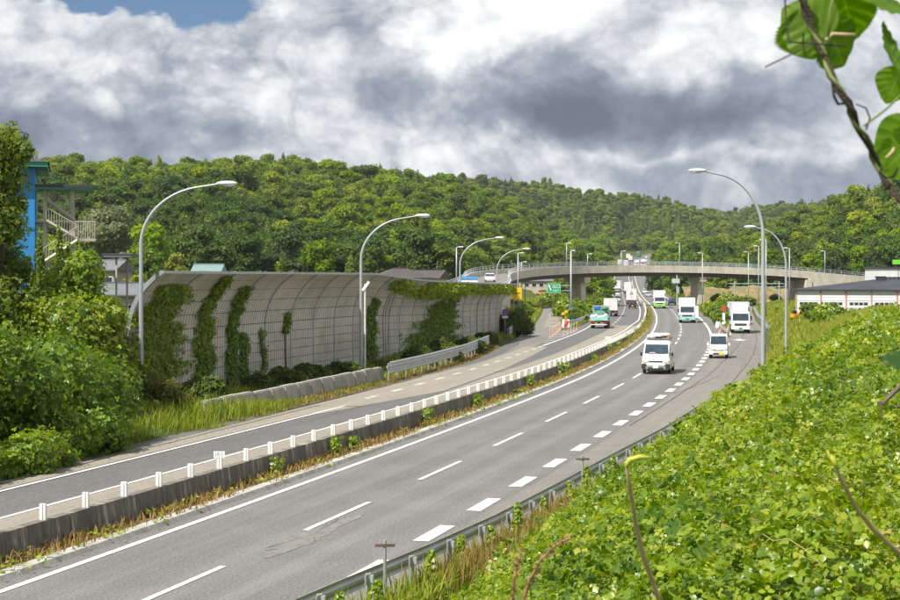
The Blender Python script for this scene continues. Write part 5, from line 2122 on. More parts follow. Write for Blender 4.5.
def minivan(label, name="van", kei=False, body="white_body", plate="plate_white"):
    th = thing(name, (0, 0, 0), 0, label, "van")
    L, W, H = (3.4, 1.48, 1.9) if kei else (4.9, 1.88, 2.2)
    f = L / 2
    k = H / 2.2
    if kei:
        prof = [(-f, 0.3), (-f, 1.75), (-f + 0.1, 1.88), (f - 0.85, 1.9), (f - 0.62, 1.82), (f - 0.18, 1.08), (f - 0.02, 0.95), (f, 0.3)]
        wa, wb = (f - 0.21, 1.14), (f - 0.59, 1.76)
    else:
        prof = [(-f, 0.32), (-f, 2.0), (-f + 0.12, 2.18), (f - 1.5, 2.2), (f - 1.15, 2.1), (f - 0.45, 1.2), (f - 0.06, 0.98), (f, 0.75), (f, 0.32)]
        wa, wb = (f - 0.562, 1.345), (f - 1.03, 1.945)
    mb = MB(); mb.prism(prof, W, taper=lambda z: 1.0 if z < 1.0 * k + 0.1 else 0.91)
    mb.build("body", body, th, bevel=0.06, seg=3)
    d = np.array((wb[0] - wa[0], wb[1] - wa[1])); d /= np.linalg.norm(d)
    n = np.array((0, d[1], -d[0]))
    w = W / 2 * 0.84
    a, b = np.array((0, *wa)), np.array((0, *wb))
    ws = glass(th, "windshield", [a + (-w, 0, 0), a + (w, 0, 0), b + (w * 0.96, 0, 0), b + (-w * 0.96, 0, 0)], n, 0.02)
    for s in (-1, 1):
        x = s * W / 2 * 0.925
        y0, y1 = (-f + 0.3, f - 0.75) if kei else (-f + 0.4, f - 1.05)
        m = 3
        for q in range(m):
            ya, yb = y0 + (y1 - y0) * q / m + 0.05, y0 + (y1 - y0) * (q + 1) / m - 0.03
            z0_, z1_ = (1.12, 1.66) if kei else (1.28, 1.86)
            sh = (0.22 if q == m - 1 else 0.0)
            glass(th, "side_window", [(x, ya, z0_), (x, yb + sh, z0_), (x - s * 0.005, yb - sh * 0.3, z1_), (x - s * 0.005, ya, z1_)], (s, 0, 0), 0.03)
        pbox(th, "mirror", "white_body" if kei else "dark_plastic", (s * (W / 2 + 0.1), f - (0.55 if kei else 0.85), 1.12 if kei else 1.3), (0.16, 0.1, 0.24))
        pbox(th, "headlight", "headlight", (s * (W / 2 - 0.26), f - 0.005, 0.78 if kei else 0.86), (0.34, 0.08, 0.17))
        pbox(th, "indicator", "amber", (s * (W / 2 - 0.07), f - 0.06, 0.78 if kei else 0.86), (0.12, 0.1, 0.13))
        pbox(th, "tail_lamp", "tail_red", (s * (W / 2 - 0.14), -f - 0.01, 0.95), (0.16, 0.05, 0.4))
    glass(th, "rear_window", [(-W * 0.38, -f, 1.2 * k + 0.1), (W * 0.38, -f, 1.2 * k + 0.1), (W * 0.36, -f + 0.02, 1.75 * k + 0.05), (-W * 0.36, -f + 0.02, 1.75 * k + 0.05)], (0, -1, 0), 0.02)
    pbox(th, "bumper", "white_body" if kei else "grey_plastic", (0, f - 0.02, 0.45), (W - 0.02, 0.2, 0.3), 0.05)
    if not kei:
        for s in (-1, 1):
            pbox(th, "bumper_corner", "dark_plastic", (s * (W / 2 - 0.16), f + 0.0, 0.52), (0.34, 0.22, 0.36), 0.05)
    for s in (-1, 1):
        pbox(th, "wiper", "ink_black", (s * 0.3, wa[0] + 0.03, wa[1] + 0.02), (0.5, 0.02, 0.02), 0.0)
        pbox(th, "door_seam", "grey_plastic", (s * (W / 2 + 0.001), 0.2, 0.75), (0.012, 0.015, 0.7), 0.0)
        pbox(th, "door_seam", "grey_plastic", (s * (W / 2 + 0.001), f - 1.5 if not kei else f - 1.2, 0.75), (0.012, 0.015, 0.7), 0.0)
    pbox(th, "air_intake", "dark_plastic", (0, f + 0.07, 0.4), (W * 0.55, 0.06, 0.12), 0.01)
    pbox(th, "grille", "dark_plastic", (0, f - 0.0, 0.86 if not kei else 0.64), (W * 0.5, 0.06, 0.07), 0.01)
    pbox(th, "number_plate", plate, (-0.22 if kei else 0, f + 0.1, 0.42 if kei else 0.5), (0.36, 0.03, 0.19), 0.0)
    pbox(th, "rear_bumper", "grey_plastic", (0, -f + 0.02, 0.42), (W - 0.04, 0.16, 0.24), 0.04)
    if not kei:
        rk = pbox(th, "roof_rack", "chrome", (0, -0.55, 2.31), (1.55, 2.9, 0.05), 0.01)
        for s in (-1, 1):
            for yy in (-1.8, -0.6, 0.7):
                pbox(rk, "rack_leg", "chrome", (s * 0.74, yy, 2.25), (0.05, 0.05, 0.16), 0.0)
        pbox(ws, "dashboard_item", "pink_body", (0.28, wa[0] + 0.005, wa[1] + 0.06), (0.4, 0.03, 0.07), 0.0, R=None)
    r = 0.27 if kei else 0.34
    wheels(th, [(s * (W / 2 - 0.1), y) for s in (-1, 1) for y in (f - (0.55 if kei else 0.95), -f + (0.6 if kei else 1.0))], r, 0.19)
    return th


def car(label, body, kei=False, plate="plate_white", group=None, tall=False):
    th = thing("car", (0, 0, 0), 0, label, "car", group)
    L, W, H = (3.4, 1.48, 1.65) if kei else (4.4, 1.72, 1.45 + (0.2 if tall else 0))
    f = L / 2
    mb = MB()
    mb.prism([(-f, 0.3), (-f - 0.02, 0.75), (-f + 0.1, 0.92), (f - 0.95, 0.92), (f - 0.1, 0.74), (f, 0.55), (f, 0.28)], W)
    bo = mb.build("body", body, th, bevel=0.07, seg=3)
    r0 = -f + (0.05 if (kei or tall) else 0.5)
    r1 = -f + (0.25 if (kei or tall) else 1.1)
    mb = MB(); mb.prism([(r0, 0.9), (r1, H - 0.03), (0.25, H), (f - (0.75 if kei else 1.15), 0.9)], W - 0.08, taper=lambda z: 1.0 if z < 1.0 else 0.8)
    mb.build("cabin", "car_glass", th, bevel=0.04)
    mb = MB(); mb.prism([(r1 - 0.03, H - 0.09), (r1, H - 0.01), (0.26, H + 0.02), (0.42, H - 0.09)], (W - 0.06) * 0.82)
    mb.build("roof", body, th, bevel=0.02)
    for s in (-1, 1):
        pbox(th, "headlight", "headlight", (s * (W / 2 - 0.24), f - 0.06, 0.66), (0.36, 0.12, 0.13))
        pbox(th, "tail_lamp", "tail_red", (s * (W / 2 - 0.2), -f - 0.0, 0.76), (0.3, 0.06, 0.2))
        pbox(th, "mirror", body, (s * (W / 2 + 0.06), f - 1.3 if not kei else f - 0.95, 0.98), (0.16, 0.1, 0.12))
        for yy in (0.0,):
            pbox(th, "door_pillar", body, (s * (W / 2 * 0.88), -0.25, (H + 0.9) / 2), (0.06, 0.07, H - 0.95), 0.0)
    pbox(th, "number_plate", plate, (0, f + 0.01, 0.42), (0.34, 0.03, 0.17), 0.0)
    pbox(th, "rear_plate", plate, (0, -f - 0.02, 0.6), (0.34, 0.03, 0.17), 0.0)
    wheels(th, [(s * (W / 2 - 0.09), y) for s in (-1, 1) for y in (f - 0.8 if not kei else f - 0.5, -f + 0.75 if not kei else -f + 0.5)], 0.3, 0.19)
    return th


van = place(minivan("white van with a loaded roof rack driving toward the viewer in the main lanes"), 107.3, 4.35, False)
cg = thing("roof_cargo", van.location, 0, "bundle of white and grey sacks strapped on the roof of the van", "cargo")
cg.rotation_euler = van.rotation_euler
for k in range(9):
    mb = MB(); mb.ellipsoid((random.uniform(-0.45, 0.45), -1.7 + k * 0.3, 2.46 + random.uniform(0, 0.1)), (0.36, 0.3, 0.15), 10, 6)
    mb.build("sack", ("sheet_white", "cargo_silver", "sheet_white", "cargo_white", "sheet_white")[k % 5], cg, smooth=True)
mb = MB(); mb.tube([(-0.72, -1.9, 2.4), (-0.72, 1.1, 2.42)], 0.05, 6); mb.build("pipe", "barrel_orange", cg)
mb = MB(); mb.tube([(0.7, -2.0, 2.42), (0.7, 1.0, 2.42)], 0.06, 6); mb.build("pipe", "cargo_silver", cg)
place(minivan("small white kei van with a yellow plate merging across the broad dashes", "kei_van", True, plate="plate_yellow"), 126.8, 7.75, False)
place(truck("white box truck with silver cargo box coming down the merging ramp", box="cargo_silver", L=8.0, W=2.2, H=3.5), 183.2, 10.1, False)
place(truck("white box truck half hidden behind the silver truck on the ramp", stripe="sign_blue", W=2.2, H=3.0, L=6.5), 214, 10.9, False)
place(truck("white truck with pale teal cab nose in the outer main lane", cab="white_body", lower="teal_body", W=2.3, H=3.45, L=8.4, deflector=False), 222.2, 4.3, False)
place(truck("white truck with lime green bumper in the inner main lane", lower="lime_body", W=2.45, H=3.6, L=9.5), 319, 1.3, False)
for t, o, b, lb in ((357, 5.0, "navy_body", "navy car following the teal-nosed truck in the outer lane"), (440, 5.1, "navy_body", "dark blue car behind the lime-bumper truck, close to the bridge"),
                    (505, 1.6, "white_body", "white car beneath the overpass in the oncoming inner lane"), (468, 1.8, "silver_body", "silver car just ahead of the white car under the overpass"),
                    (520, 5.2, "black_body", "black car beneath the overpass in the oncoming outer lane"), (585, 3.6, "navy_body", "small dark car far under the overpass in the oncoming lanes")):
    place(car(lb, b), t, o, False)
tt = place(tarp_truck("teal flatbed truck with a covered load driving away past the exit fork"), 194.5, -6.75, True)
tarp_load(tt)
place(truck("plain white box truck ahead of the flatbed in the left lane", W=2.2, H=2.9, L=6.8, box="cargo_white"), 254.5, -7.4, True)
place(truck("white box truck with a blue and red emblem on its rear doors", W=2.4, H=3.6, L=9, logo=True), 365, -4.25, True)
place(car("black kei car with a yellow plate right behind the emblem truck", "black_body", True, "plate_yellow"), 313, -4.2, True)
place(car("white kei car with a yellow plate ahead of the plain box truck", "white_body", True, "plate_yellow"), 398, -7.5, True)
place(car("white car far ahead in the left lane below the overpass", "white_body", tall=True), 480, -7.5, True)
place(truck("white box truck in the left lane beyond the overpass", W=2.4, H=3.5, L=9), 530, -7.5, True)
place(truck("white box truck with red tail lamps in the right lane beyond the overpass", W=2.4, H=3.6, L=9), 505, -4.1, True)
place(truck("tall white truck climbing the far slope in the left lane", W=2.5, H=3.7, L=10), 1010, -7.5, True)
place(truck("white truck climbing the far slope beside the green truck", W=2.5, H=3.5, L=9), 960, -4.2, True)
place(truck("dark green truck climbing the far slope", cab="tarp_green", box="tarp_green", W=2.5, H=3.7, L=10), 1080, -4.4, True)
place(truck("white truck just above the bridge rail on the far slope", W=2.5, H=3.6, L=9), 850, -7.5, True)
place(truck("white truck right beside another just above the bridge rail", W=2.5, H=3.6, L=9), 840, -4.2, True)
place(truck("oncoming white truck low on the far slope, inner lane", W=2.5, H=3.6, L=9), 845, 1.6, False)
place(truck("oncoming white truck low on the far slope, outer lane", W=2.5, H=3.6, L=9), 860, 5.0, False)
for t, o, b, lb in ((1060, 2.0, "white_body", "white car coming down the middle of the far slope"), (930, 1.8, "silver_body", "silver car on the lower far slope in the inner lane"),
                    (960, 5.2, "white_body", "white car on the lower far slope in the outer lane"), (1250, 3.0, "white_body", "pale car at the top of the far slope")):
    place(car(lb, b), t, o, False)
c = car("pale pink kei car driving up the exit ramp", "pink_body", True)
place(c, 440, -28.2, True)
x, y = at(541, 492)
c = car("orange car parked beside the beige house under the overpass", "orange_body", True, tall=True)
c.location = (x, y, gz(x, y) + 0.02)
c.rotation_euler = (0, 0, 1.3)
c = car("white car on the curling ramp bridge", "white_body")
i = 72
c.location = tuple(BPATH[i] + np.array((0.5, 0, 0.02)))
c.rotation_euler = (0, 0, math.pi)
# ------------------------------------------------------------------ foliage builders
def lobe_hull(lobes, k=0.8, nu=9, nv=6):
    """low inner masses of a crown, as triangles"""
    out = []
    for x, y, z, rx, ry, rz in lobes:
        vs, fs = [], []
        for j in range(nv + 1):
            a = math.pi * j / nv - math.pi / 2
            for i in range(nu):
                t = 2 * math.pi * i / nu
                q = k * random.uniform(0.88, 1.08)
                vs.append((x + rx * q * math.cos(a) * math.cos(t), y + ry * q * math.cos(a) * math.sin(t), z + rz * q * math.sin(a)))
        for j in range(nv):
            for i in range(nu):
                a, b = j * nu + i, j * nu + (i + 1) % nu
                fs += [(a, b, b + nu), (a, b + nu, a + nu)]
        out.append((np.array(vs), np.array(fs), RNG.uniform(0.25, 0.5, len(vs))))
    return join_arrays(out)


def on_lobes(lobes, n, shell=0.14, up=0.25, low=-0.75):
    """points and outward normals over the union of ellipsoids"""
    L_ = np.array(lobes)
    area = (L_[:, 3] * L_[:, 4] + L_[:, 3] * L_[:, 5] + L_[:, 4] * L_[:, 5])
    idx = RNG.choice(len(L_), size=int(n * 1.9), p=area / area.sum())
    d = unit(RNG.normal(size=(len(idx), 3)))
    d = d[(d[:, 2] > low)]
    idx = idx[: len(d)]
    r = 1 + RNG.normal(0, shell, len(d)) - shell * 0.3
    p = L_[idx, :3] + d * L_[idx, 3:] * r[:, None]
    keep = np.ones(len(p), bool)
    for l in L_:
        q = (p - l[:3]) / l[3:]
        keep &= (q ** 2).sum(1) > 0.62
    p, d, idx = p[keep][:n], d[keep][:n], idx[keep][:n]
    nrm = unit(d / L_[idx, 3:] * L_[idx, 3:].mean(1, keepdims=True))
    nrm = unit(nrm + np.array([0, 0, up]))
    return p, nrm, idx


def foliage_mesh(name, lobes, n, size, mat, tmpl=DIAMOND, spread=0.6, tint=(0.1, 0.9), hang=0.0, hull=0.8, shell=0.14, up=0.25, low=-0.75, extra=None):
    p, nr, idx = on_lobes(lobes, n, shell, up, low)
    m = len(p)
    lt = RNG.uniform(-0.16, 0.16, len(lobes))
    t = np.clip(RNG.uniform(tint[0], tint[1], m) + lt[idx], 0, 1)
    nr = unit(nr + RNG.normal(0, spread * 0.6, (m, 3)))
    hd = RNG.normal(size=(m, 3)) + np.array([0, 0, -hang])
    sz = RNG.uniform(size[0], size[1], m)
    items = [scatter_arrays(tmpl[0], tmpl[1], p - 0.3 * sz[:, None] * nr * 0, nr, sz, t, hd)]
    if hull:
        items.append(lobe_hull(lobes, hull))
    if extra:
        items += extra
    return fast_mesh(name, *join_arrays(items)[:2], mat, join_arrays(items)[2])


def crown_lobes(H, R, z0, n, flat=1.0):
    ls_ = []
    for k in range(n):
        u = random.random()
        z = z0 + (H - z0) * (0.12 + 0.78 * u)
        env = math.sqrt(max(0.05, 1 - ((u - 0.38) / 0.66) ** 2))
        a = k * 2.399 + random.uniform(-0.4, 0.4)
        rr = R * env * random.uniform(0.35, 0.72)
        s = R * random.uniform(0.30, 0.46)
        ls_.append((rr * math.cos(a), rr * math.sin(a), z, s, s, s * 0.8 * flat))
    ls_.append((0, 0, (z0 + H) / 2, R * 0.55, R * 0.55, (H - z0) * 0.4))
    return ls_


def broad(seed, H, R, n, mat, size=(0.5, 0.95)):
    random.seed(seed)
    return foliage_mesh("crown", crown_lobes(H, R, H * 0.14, 15), n, size, mat, tint=(0.1, 0.85), spread=0.8)


def conifer(seed, H, R, n, mat):
    random.seed(seed)
    z = H * (0.1 + 0.9 * (1 - np.sqrt(RNG.uniform(0.0, 1, n))))
    u = (z - H * 0.1) / (H * 0.9)
    a = RNG.uniform(0, 2 * math.pi, n)
    tier = 0.82 + 0.18 * np.sin(u * 40 + a * 1.0)
    r = R * (1 - u) ** 0.8 * tier * RNG.uniform(0.72, 1.06, n) + 0.12
    p = np.stack([r * np.cos(a), r * np.sin(a), z], 1)
    nr = unit(np.stack([np.cos(a), np.sin(a), np.full(n, 0.75)], 1) + RNG.normal(0, 0.4, (n, 3)))
    hd = np.stack([np.cos(a), np.sin(a), np.full(n, -0.35)], 1)
    t = np.clip(RNG.uniform(0.1, 0.9, n), 0, 1)
    it = [scatter_arrays(DIAMOND[0], DIAMOND[1], p, nr, RNG.uniform(0.5, 0.95, n), t, hd)]
    vs, fs = [], []
    for j, (zz, q) in enumerate(((0.1, 0.8), (0.35, 0.62), (0.65, 0.36), (0.97, 0.03))):
        for i in range(8):
            aa = i * math.pi / 4
            vs.append((R * q * 0.85 * math.cos(aa), R * q * 0.85 * math.sin(aa), zz * H))
    for j in range(3):
        for i in range(8):
            a_, b_ = j * 8 + i, j * 8 + (i + 1) % 8
            fs += [(a_, b_, b_ + 8), (a_, b_ + 8, a_ + 8)]
    it.append((np.array(vs), np.array(fs), np.full(len(vs), 0.35)))
    v, f, tt_ = join_arrays(it)
    return fast_mesh("crown", v, f, mat, tt_)


def trunk_mesh(H, r):
    mb = MB()
    mb.tube([(0, 0, -0.8), (0.05, 0, H * 0.25), (-0.05, 0.06, H * 0.5), (0, 0, H * 0.8)], [r * 1.25, r, r * 0.7, r * 0.25], 7)
    for k in range(4):
        a = k * 1.7
        z = H * (0.22 + 0.1 * k)
        mb.tube([(0, 0, z), (math.cos(a) * H * 0.13, math.sin(a) * H * 0.13, z + H * 0.12), (math.cos(a) * H * 0.2, math.sin(a) * H * 0.2, z + H * 0.22)], [r * 0.5, r * 0.35, r * 0.12], 5)
    return mb.mesh("trunk", "bark", smooth=True)


SPECIES = [
    (broad(1, 11, 4.6, 1300, "leaf_broad"), trunk_mesh(10, 0.3), "rounded light green broadleaf tree"),
    (broad(2, 12.5, 4.2, 1300, "leaf_broad"), trunk_mesh(11, 0.3), "tall-crowned green broadleaf tree"),
    (broad(3, 9.5, 5.0, 1300, "leaf_dark"), trunk_mesh(9, 0.32), "broad dark green tree"),
    (broad(4, 13, 5.2, 1500, "leaf_dark"), trunk_mesh(12, 0.35), "large dark green tree"),
    (conifer(5, 13.5, 2.9, 900, "leaf_conifer"), trunk_mesh(13, 0.24), "slim pointed conifer"),
    (conifer(6, 11.5, 2.6, 800, "leaf_conifer"), trunk_mesh(11, 0.22), "short pointed conifer"),
    (broad(7, 8.0, 3.6, 1000, "leaf_broad"), trunk_mesh(7, 0.22), "low bushy light green tree"),
]


def forest():
    rs = np.random.default_rng(21)
    pts = []
    for y0, y1, sp in ((300, 620, 4.7), (620, 1150, 5.2), (1150, 1650, 7.0), (1650, 2150, 9)):
        ys = np.arange(y0, y1, sp)
        for yy in ys:
            half = 0.345 * yy + 15
            xs = np.arange(-half, half, sp)
            pts.append(np.stack([xs + rs.uniform(-sp * 0.42, sp * 0.42, len(xs)), yy + rs.uniform(-sp * 0.42, sp * 0.42, len(xs))], 1))
    P_ = np.concatenate(pts)
    x, y = P_[:, 0], P_[:, 1]
    t, o = inv(x, y)
    hz = hills(x, y)
    z = ground(x, y)
    base = RZ(t)
    near_l = (o < 0) & (y < 400)
    ok = (z - base > 4.0) | (y > 1250)
    ok |= (y > 405) & (o > 26) & (np.abs(o) > 16)                  # wood behind the overpass on the right
    ok |= (y > 560) & (o > 11.5)
    ok |= (o < -48) & (y > 330)
    ok |= (y > 600) & (o < -15)
    ok &= ~((o > -14) & (o < 10.5) & (y < 1290)) & ~((o > -21) & (o < 16) & (y > 800) & (y < 1200))
    # keep clear of the overpass, the warehouse yard and the houses
    for c in BPATH[::3]:
        ok &= np.hypot(x - c[0], y - c[1]) > 8
    ok &= ~((x > 35) & (y < 412))
    ok &= ~((np.abs(x - 29) < 16) & (y < 530) & (y > 330))
    x, y, z, t, o = x[ok], y[ok], z[ok], t[ok], o[ok]
    n = len(x)
    # species by patches
    f1, f2 = fbm(x, y, 90, 5), fbm(x, y, 60, 9)
    sp = rs.choice([0, 1, 6], n, p=[0.42, 0.38, 0.2])
    con = (f1 + rs.normal(0, 0.35, n)) > 0.6
    sp = np.where(con, rs.choice([4, 5], n), sp)
    dark = ((f2 + rs.normal(0, 0.3, n)) > 0.75) | ((y < 470) & (o < 0) & (rs.random(n) < 0.72)) | ((o > 0) & (y < 560) & (rs.random(n) < 0.45)) | ((y < 500) & (x / y > -0.225) & (x / y < -0.11) & (rs.random(n) < 0.95))
    sp = np.where(dark & ~con, rs.choice([2, 3], n), sp)
    sc = rs.uniform(0.5, 0.95, n) * np.where(rs.random(n) < 0.05, 1.2, 1.0) * (1 + 0.15 * fbm(x, y, 70, 12))
    sc = np.where((y < 460) & (o < 0), sc * 0.9, sc)
    sc = np.where((o > 8) & (y < 640), sc * 1.15, sc)
    Hh = np.array([11, 12.5, 9.5, 13, 14.5, 12.5, 8])[sp] * sc
    # drop what the nearer trees hide
    tan = (z + Hh - 6.6) / y
    az = x / y
    b = ((az + 0.4) / 0.0035).astype(int)
    order = np.argsort(y)
    run = {}
    keep = np.zeros(n, bool)
    for i in order:
        bi = b[i]
        m = max(run.get(bi, -1), -1)
        mm = min(run.get(bi - 1, -1), m, run.get(bi + 1, -1))
        if tan[i] > mm - 0.010:
            keep[i] = True
        if tan[i] - 3.5 / y[i] > m:
            run[bi] = tan[i] - 3.5 / y[i]
    x, y, z, sp, sc, o = x[keep], y[keep], z[keep], sp[keep], sc[keep], o[keep]
    rz = rs.uniform(0, 6.28, len(x))
    # the largest in view stand as single trees
    score = np.where(np.abs(x / y) < 0.295, sc / y, 0)
    single = np.argsort(-score)[:170]
    protos = {}
    for i in single:
        s = int(sp[i])
        cr_, tr_, what = SPECIES[s]
        side = "at the foot of the wooded hill beyond the noise barrier" if o[i] < 0 else "in the wood behind the overpass"
        th = thing("conifer_tree" if s in (4, 5) else "broadleaf_tree", (x[i], y[i], z[i] - 0.1), rz[i], f"{what} {side}", "tree", f"{what}s {side}")
        th.scale = (sc[i], sc[i], sc[i])
        part("trunk", tr_, th); part("crown", cr_, th)
        protos.setdefault(s, [c for c in th.children if c.name.startswith("crown")][0])
    rest = np.setdiff1d(np.arange(len(x)), single)
    for s in range(len(SPECIES)):
        if s not in protos:
            protos[s] = None
    ob = None
    me = bpy.data.meshes.new("hillside_forest")
    me.vertices.add(len(rest))
    me.vertices.foreach_set("co", np.stack([x[rest], y[rest], z[rest] - 0.2], 1).astype(np.float32).ravel())
    for nm, ty, arr in (("rz", "FLOAT", rz[rest]), ("pi", "INT", sp[rest])):
        a = me.attributes.new(nm, ty, "POINT")
        a.data.foreach_set("value", arr.astype(np.int32 if ty == "INT" else np.float32))
    a = me.attributes.new("sc", "FLOAT_VECTOR", "POINT")
    wv_ = rs.uniform(0.8, 1.3, len(rest))
    a.data.foreach_set("vector", np.stack([sc[rest] * wv_, sc[rest] * wv_ * rs.uniform(0.85, 1.15, len(rest)), sc[rest] * rs.uniform(0.8, 1.15, len(rest))], 1).astype(np.float32).ravel())
    ob = link(bpy.data.objects.new("hillside_forest", me))
    tag(ob, "dense mixed green forest covering the hills", "forest", None, "stuff")
    ng = bpy.data.node_groups.new("forest_nodes", "GeometryNodeTree")
    ng.interface.new_socket("Geometry", in_out="INPUT", socket_type="NodeSocketGeometry")
    ng.interface.new_socket("Geometry", in_out="OUTPUT", socket_type="NodeSocketGeometry")
    N = ng.nodes.new
    L = ng.links.new
    gi, go = N("NodeGroupInput"), N("NodeGroupOutput")
    jn = N("GeometryNodeJoinGeometry")
    at1, at2, at3 = N("GeometryNodeInputNamedAttribute"), N("GeometryNodeInputNamedAttribute"), N("GeometryNodeInputNamedAttribute")
    at1.data_type = "FLOAT"; at1.inputs[0].default_value = "rz"
    at2.data_type = "FLOAT_VECTOR"; at2.inputs[0].default_value = "sc"
    at3.data_type = "INT"; at3.inputs[0].default_value = "pi"
    cx = N("ShaderNodeCombineXYZ")
    L(at1.outputs[0], cx.inputs[2])
    er = N("FunctionNodeEulerToRotation")
    L(cx.outputs[0], er.inputs[0])
    out_attr3 = [q for q in at3.outputs if q.enabled and q.name == "Attribute"][0]
    for s in range(len(SPECIES)):
        if protos[s] is None:
            continue
        oi = N("GeometryNodeObjectInfo")
        oi.inputs["Object"].default_value = protos[s]
        oi.transform_space = "ORIGINAL"
        ip = N("GeometryNodeInstanceOnPoints")
        cmp_ = N("FunctionNodeCompare")
        cmp_.data_type = "INT"
        cmp_.operation = "EQUAL"
        L(out_attr3, [q for q in cmp_.inputs if q.enabled][0])
        [q for q in cmp_.inputs if q.enabled][1].default_value = s
        L(gi.outputs[0], ip.inputs["Points"])
        L(cmp_.outputs[0], ip.inputs["Selection"])
        L(oi.outputs["Geometry"], ip.inputs["Instance"])
        L(er.outputs[0], ip.inputs["Rotation"])
        L([q for q in at2.outputs if q.enabled and q.name == "Attribute"][0], ip.inputs["Scale"])
        L(ip.outputs[0], jn.inputs[0])
    L(jn.outputs[0], go.inputs[0])
    md = ob.modifiers.new("scatter", "NODES")
    md.node_group = ng
    print("forest", len(x), "single", len(single))


forest()


def tree_at(px, dist, s, sc, label, group=None, dz=0.0, name="broadleaf_tree"):
    x, y = at(px, dist)
    cr_, tr_, what = SPECIES[s]
    th = thing(name, (x, y, gz(x, y) + dz), random.uniform(0, 6), label, "tree", group)
    th.scale = (sc,) * 3
    part("trunk", tr_, th); part("crown", cr_, th)
    return th


# the pale grey-green tree and other trees on the flat left of the barrier
gc = broad(31, 11.5, 5.2, 4200, "leaf_grey", (0.3, 0.6))
x, y = at(110, 285)
th = thing("broadleaf_tree", (x, y, gz(x, y)), 0.4, "round grey-green tree right of the outside stair", "tree")
part("trunk", trunk_mesh(11, 0.35), th); part("crown", gc, th)
th.scale = (1.25, 1.25, 1.3)
for k, (px, dist, s, sc, lb) in enumerate((
        (150, 275, 1, 0.95, "light green tree between the grey-green tree and the first lamp post"), (195, 300, 3, 0.95, "dark tree right of the first lamp post behind the barrier"),
        (240, 310, 2, 1.1, "dark round tree above the barrier left of its middle"), (285, 330, 3, 0.9, "dark tree above the middle of the barrier"),
        (325, 320, 2, 1.0, "dark broad tree left of the second lamp post"), (375, 340, 3, 0.9, "dark tree right of the second lamp post"),
        (455, 330, 1, 0.75, "small tree above the vine-hung barrier"), (75, 240, 6, 0.9, "small tree under the outside stair"), (60, 200, 0, 0.7, "light green tree below the blue building"),
        (135, 175, 6, 0.55, "low light green tree by the near end of the barrier top"), (172, 230, 6, 0.7, "low bushy tree behind the near end of the barrier"), (100, 165, 6, 0.5, "low leafy tree right behind the flat canopy"), (124, 158, 6, 0.42, "low leafy tree beside the grey-roofed house"), (150, 200, 0, 0.6, "light green tree rising behind the grey-roofed house"),
        (600, 440, 0, 0.8, "light green tree left of the lanes under the overpass"), (608, 455, 6, 0.8, "small tree beside the lanes under the overpass"),
        (590, 425, 6, 0.9, "bushy tree right of the left pier under the overpass"), (560, 440, 6, 0.9, "bushy tree behind the green exit sign"),
        (688, 430, 2, 0.85, "dark tree right of the oncoming lanes under the overpass"), (676, 445, 3, 0.7, "dark tree beside the message sign under the overpass"),
        (655, 500, 0, 0.7, "light green tree above the overpass rail by the oncoming lanes"),
        (820, 440, 0, 0.8, "light green tree above the bridge approach"), (850, 430, 1, 0.8, "green tree behind the warehouse roof"), (880, 425, 0, 0.9, "light green tree behind the white block"),
        (902, 415, 1, 0.9, "green tree behind the lime sign board"), (800, 450, 2, 0.9, "dark tree above the end of the overpass parapet"))):
    tree_at(px, dist, s, sc, lb)

# ------------------------------------------------------------------ left roadside: vine-draped trees and shrubs
def draped(name, label, lobes, n, size, mat, tmpl=TREFOIL_LO, cat="shrub", tint=(0.1, 0.9), trunk=True, group=None, hang=0.8, spread=0.8, shell=0.12, low=-0.8):
    L_ = np.array(lobes)
    c = L_[:, :2].mean(0)
    g = gz(*c)
    th = thing(name, (c[0], c[1], g), 0, label, cat, group)
    loc = [(l[0] - c[0], l[1] - c[1], l[2] - g, *l[3:]) for l in lobes]
    me = foliage_mesh("foliage", loc, n, size, mat, tmpl, spread, tint, hang, 0.82, shell, 0.35, low)
    part("foliage", me, th)
    if trunk:
        top = max(l[2] for l in loc)
        mb = MB(); mb.tube([(0, 0, -0.5), (0.1, 0, top * 0.5), (0, 0.1, top)], [0.22, 0.15, 0.05], 7)
        mb.build("trunk", "bark", th, smooth=True)
    return th


def lob(px, py, dist, r, k=(1, 1, 1)):
    x, _ = at(px, dist)
    return (x, dist, topz(py, dist), r * k[0], r * k[1], r * k[2])


def cluster(pts, dist, jitter=1.2):
    return [lob(px, py, dist + random.uniform(-jitter, jitter), r, (1, 1, random.uniform(0.85, 1.15))) for px, py, r in pts]


random.seed(11)
draped("climber_clad_tree", "tall tree wrapped in climbing leaves in front of the blue building",
       cluster([(-8, 152, 0.8), (8, 142, 0.62), (22, 152, 0.42), (-30, 170, 1.3), (8, 180, 0.7), (-22, 215, 1.2), (6, 225, 0.7), (16, 205, 0.4), (-15, 262, 1.2), (10, 270, 0.8), (-10, 310, 1.5), (14, 312, 0.9), (0, 355, 1.9), (-30, 400, 2.2), (25, 380, 1.4)], 60), 14000, (0.09, 0.18), "leaf_bush", cat="tree", tint=(0.1, 1.0), shell=0.22)
draped("kudzu_mound", "big dense mound of climbing leaves beside the left road",
       cluster([(72, 290, 1.1), (84, 272, 0.75), (60, 330, 1.5), (92, 325, 1.2), (105, 318, 0.7), (45, 385, 1.9), (80, 385, 1.7), (112, 385, 1.0), (30, 430, 1.5), (70, 430, 1.5), (105, 420, 1.3)], 61), 15000, (0.09, 0.18), "leaf_kudzu", tint=(0.05, 0.95), shell=0.2)
draped("kudzu_mound", "darker low mound of leaves at the road edge by the tall climber-clad tree",
       cluster([(-15, 440, 1.3), (10, 450, 1.0), (-35, 420, 1.6), (30, 455, 0.7), (55, 452, 0.8)], 55), 4200, (0.12, 0.22), "leaf_bush", tint=(0.0, 0.75), trunk=False)
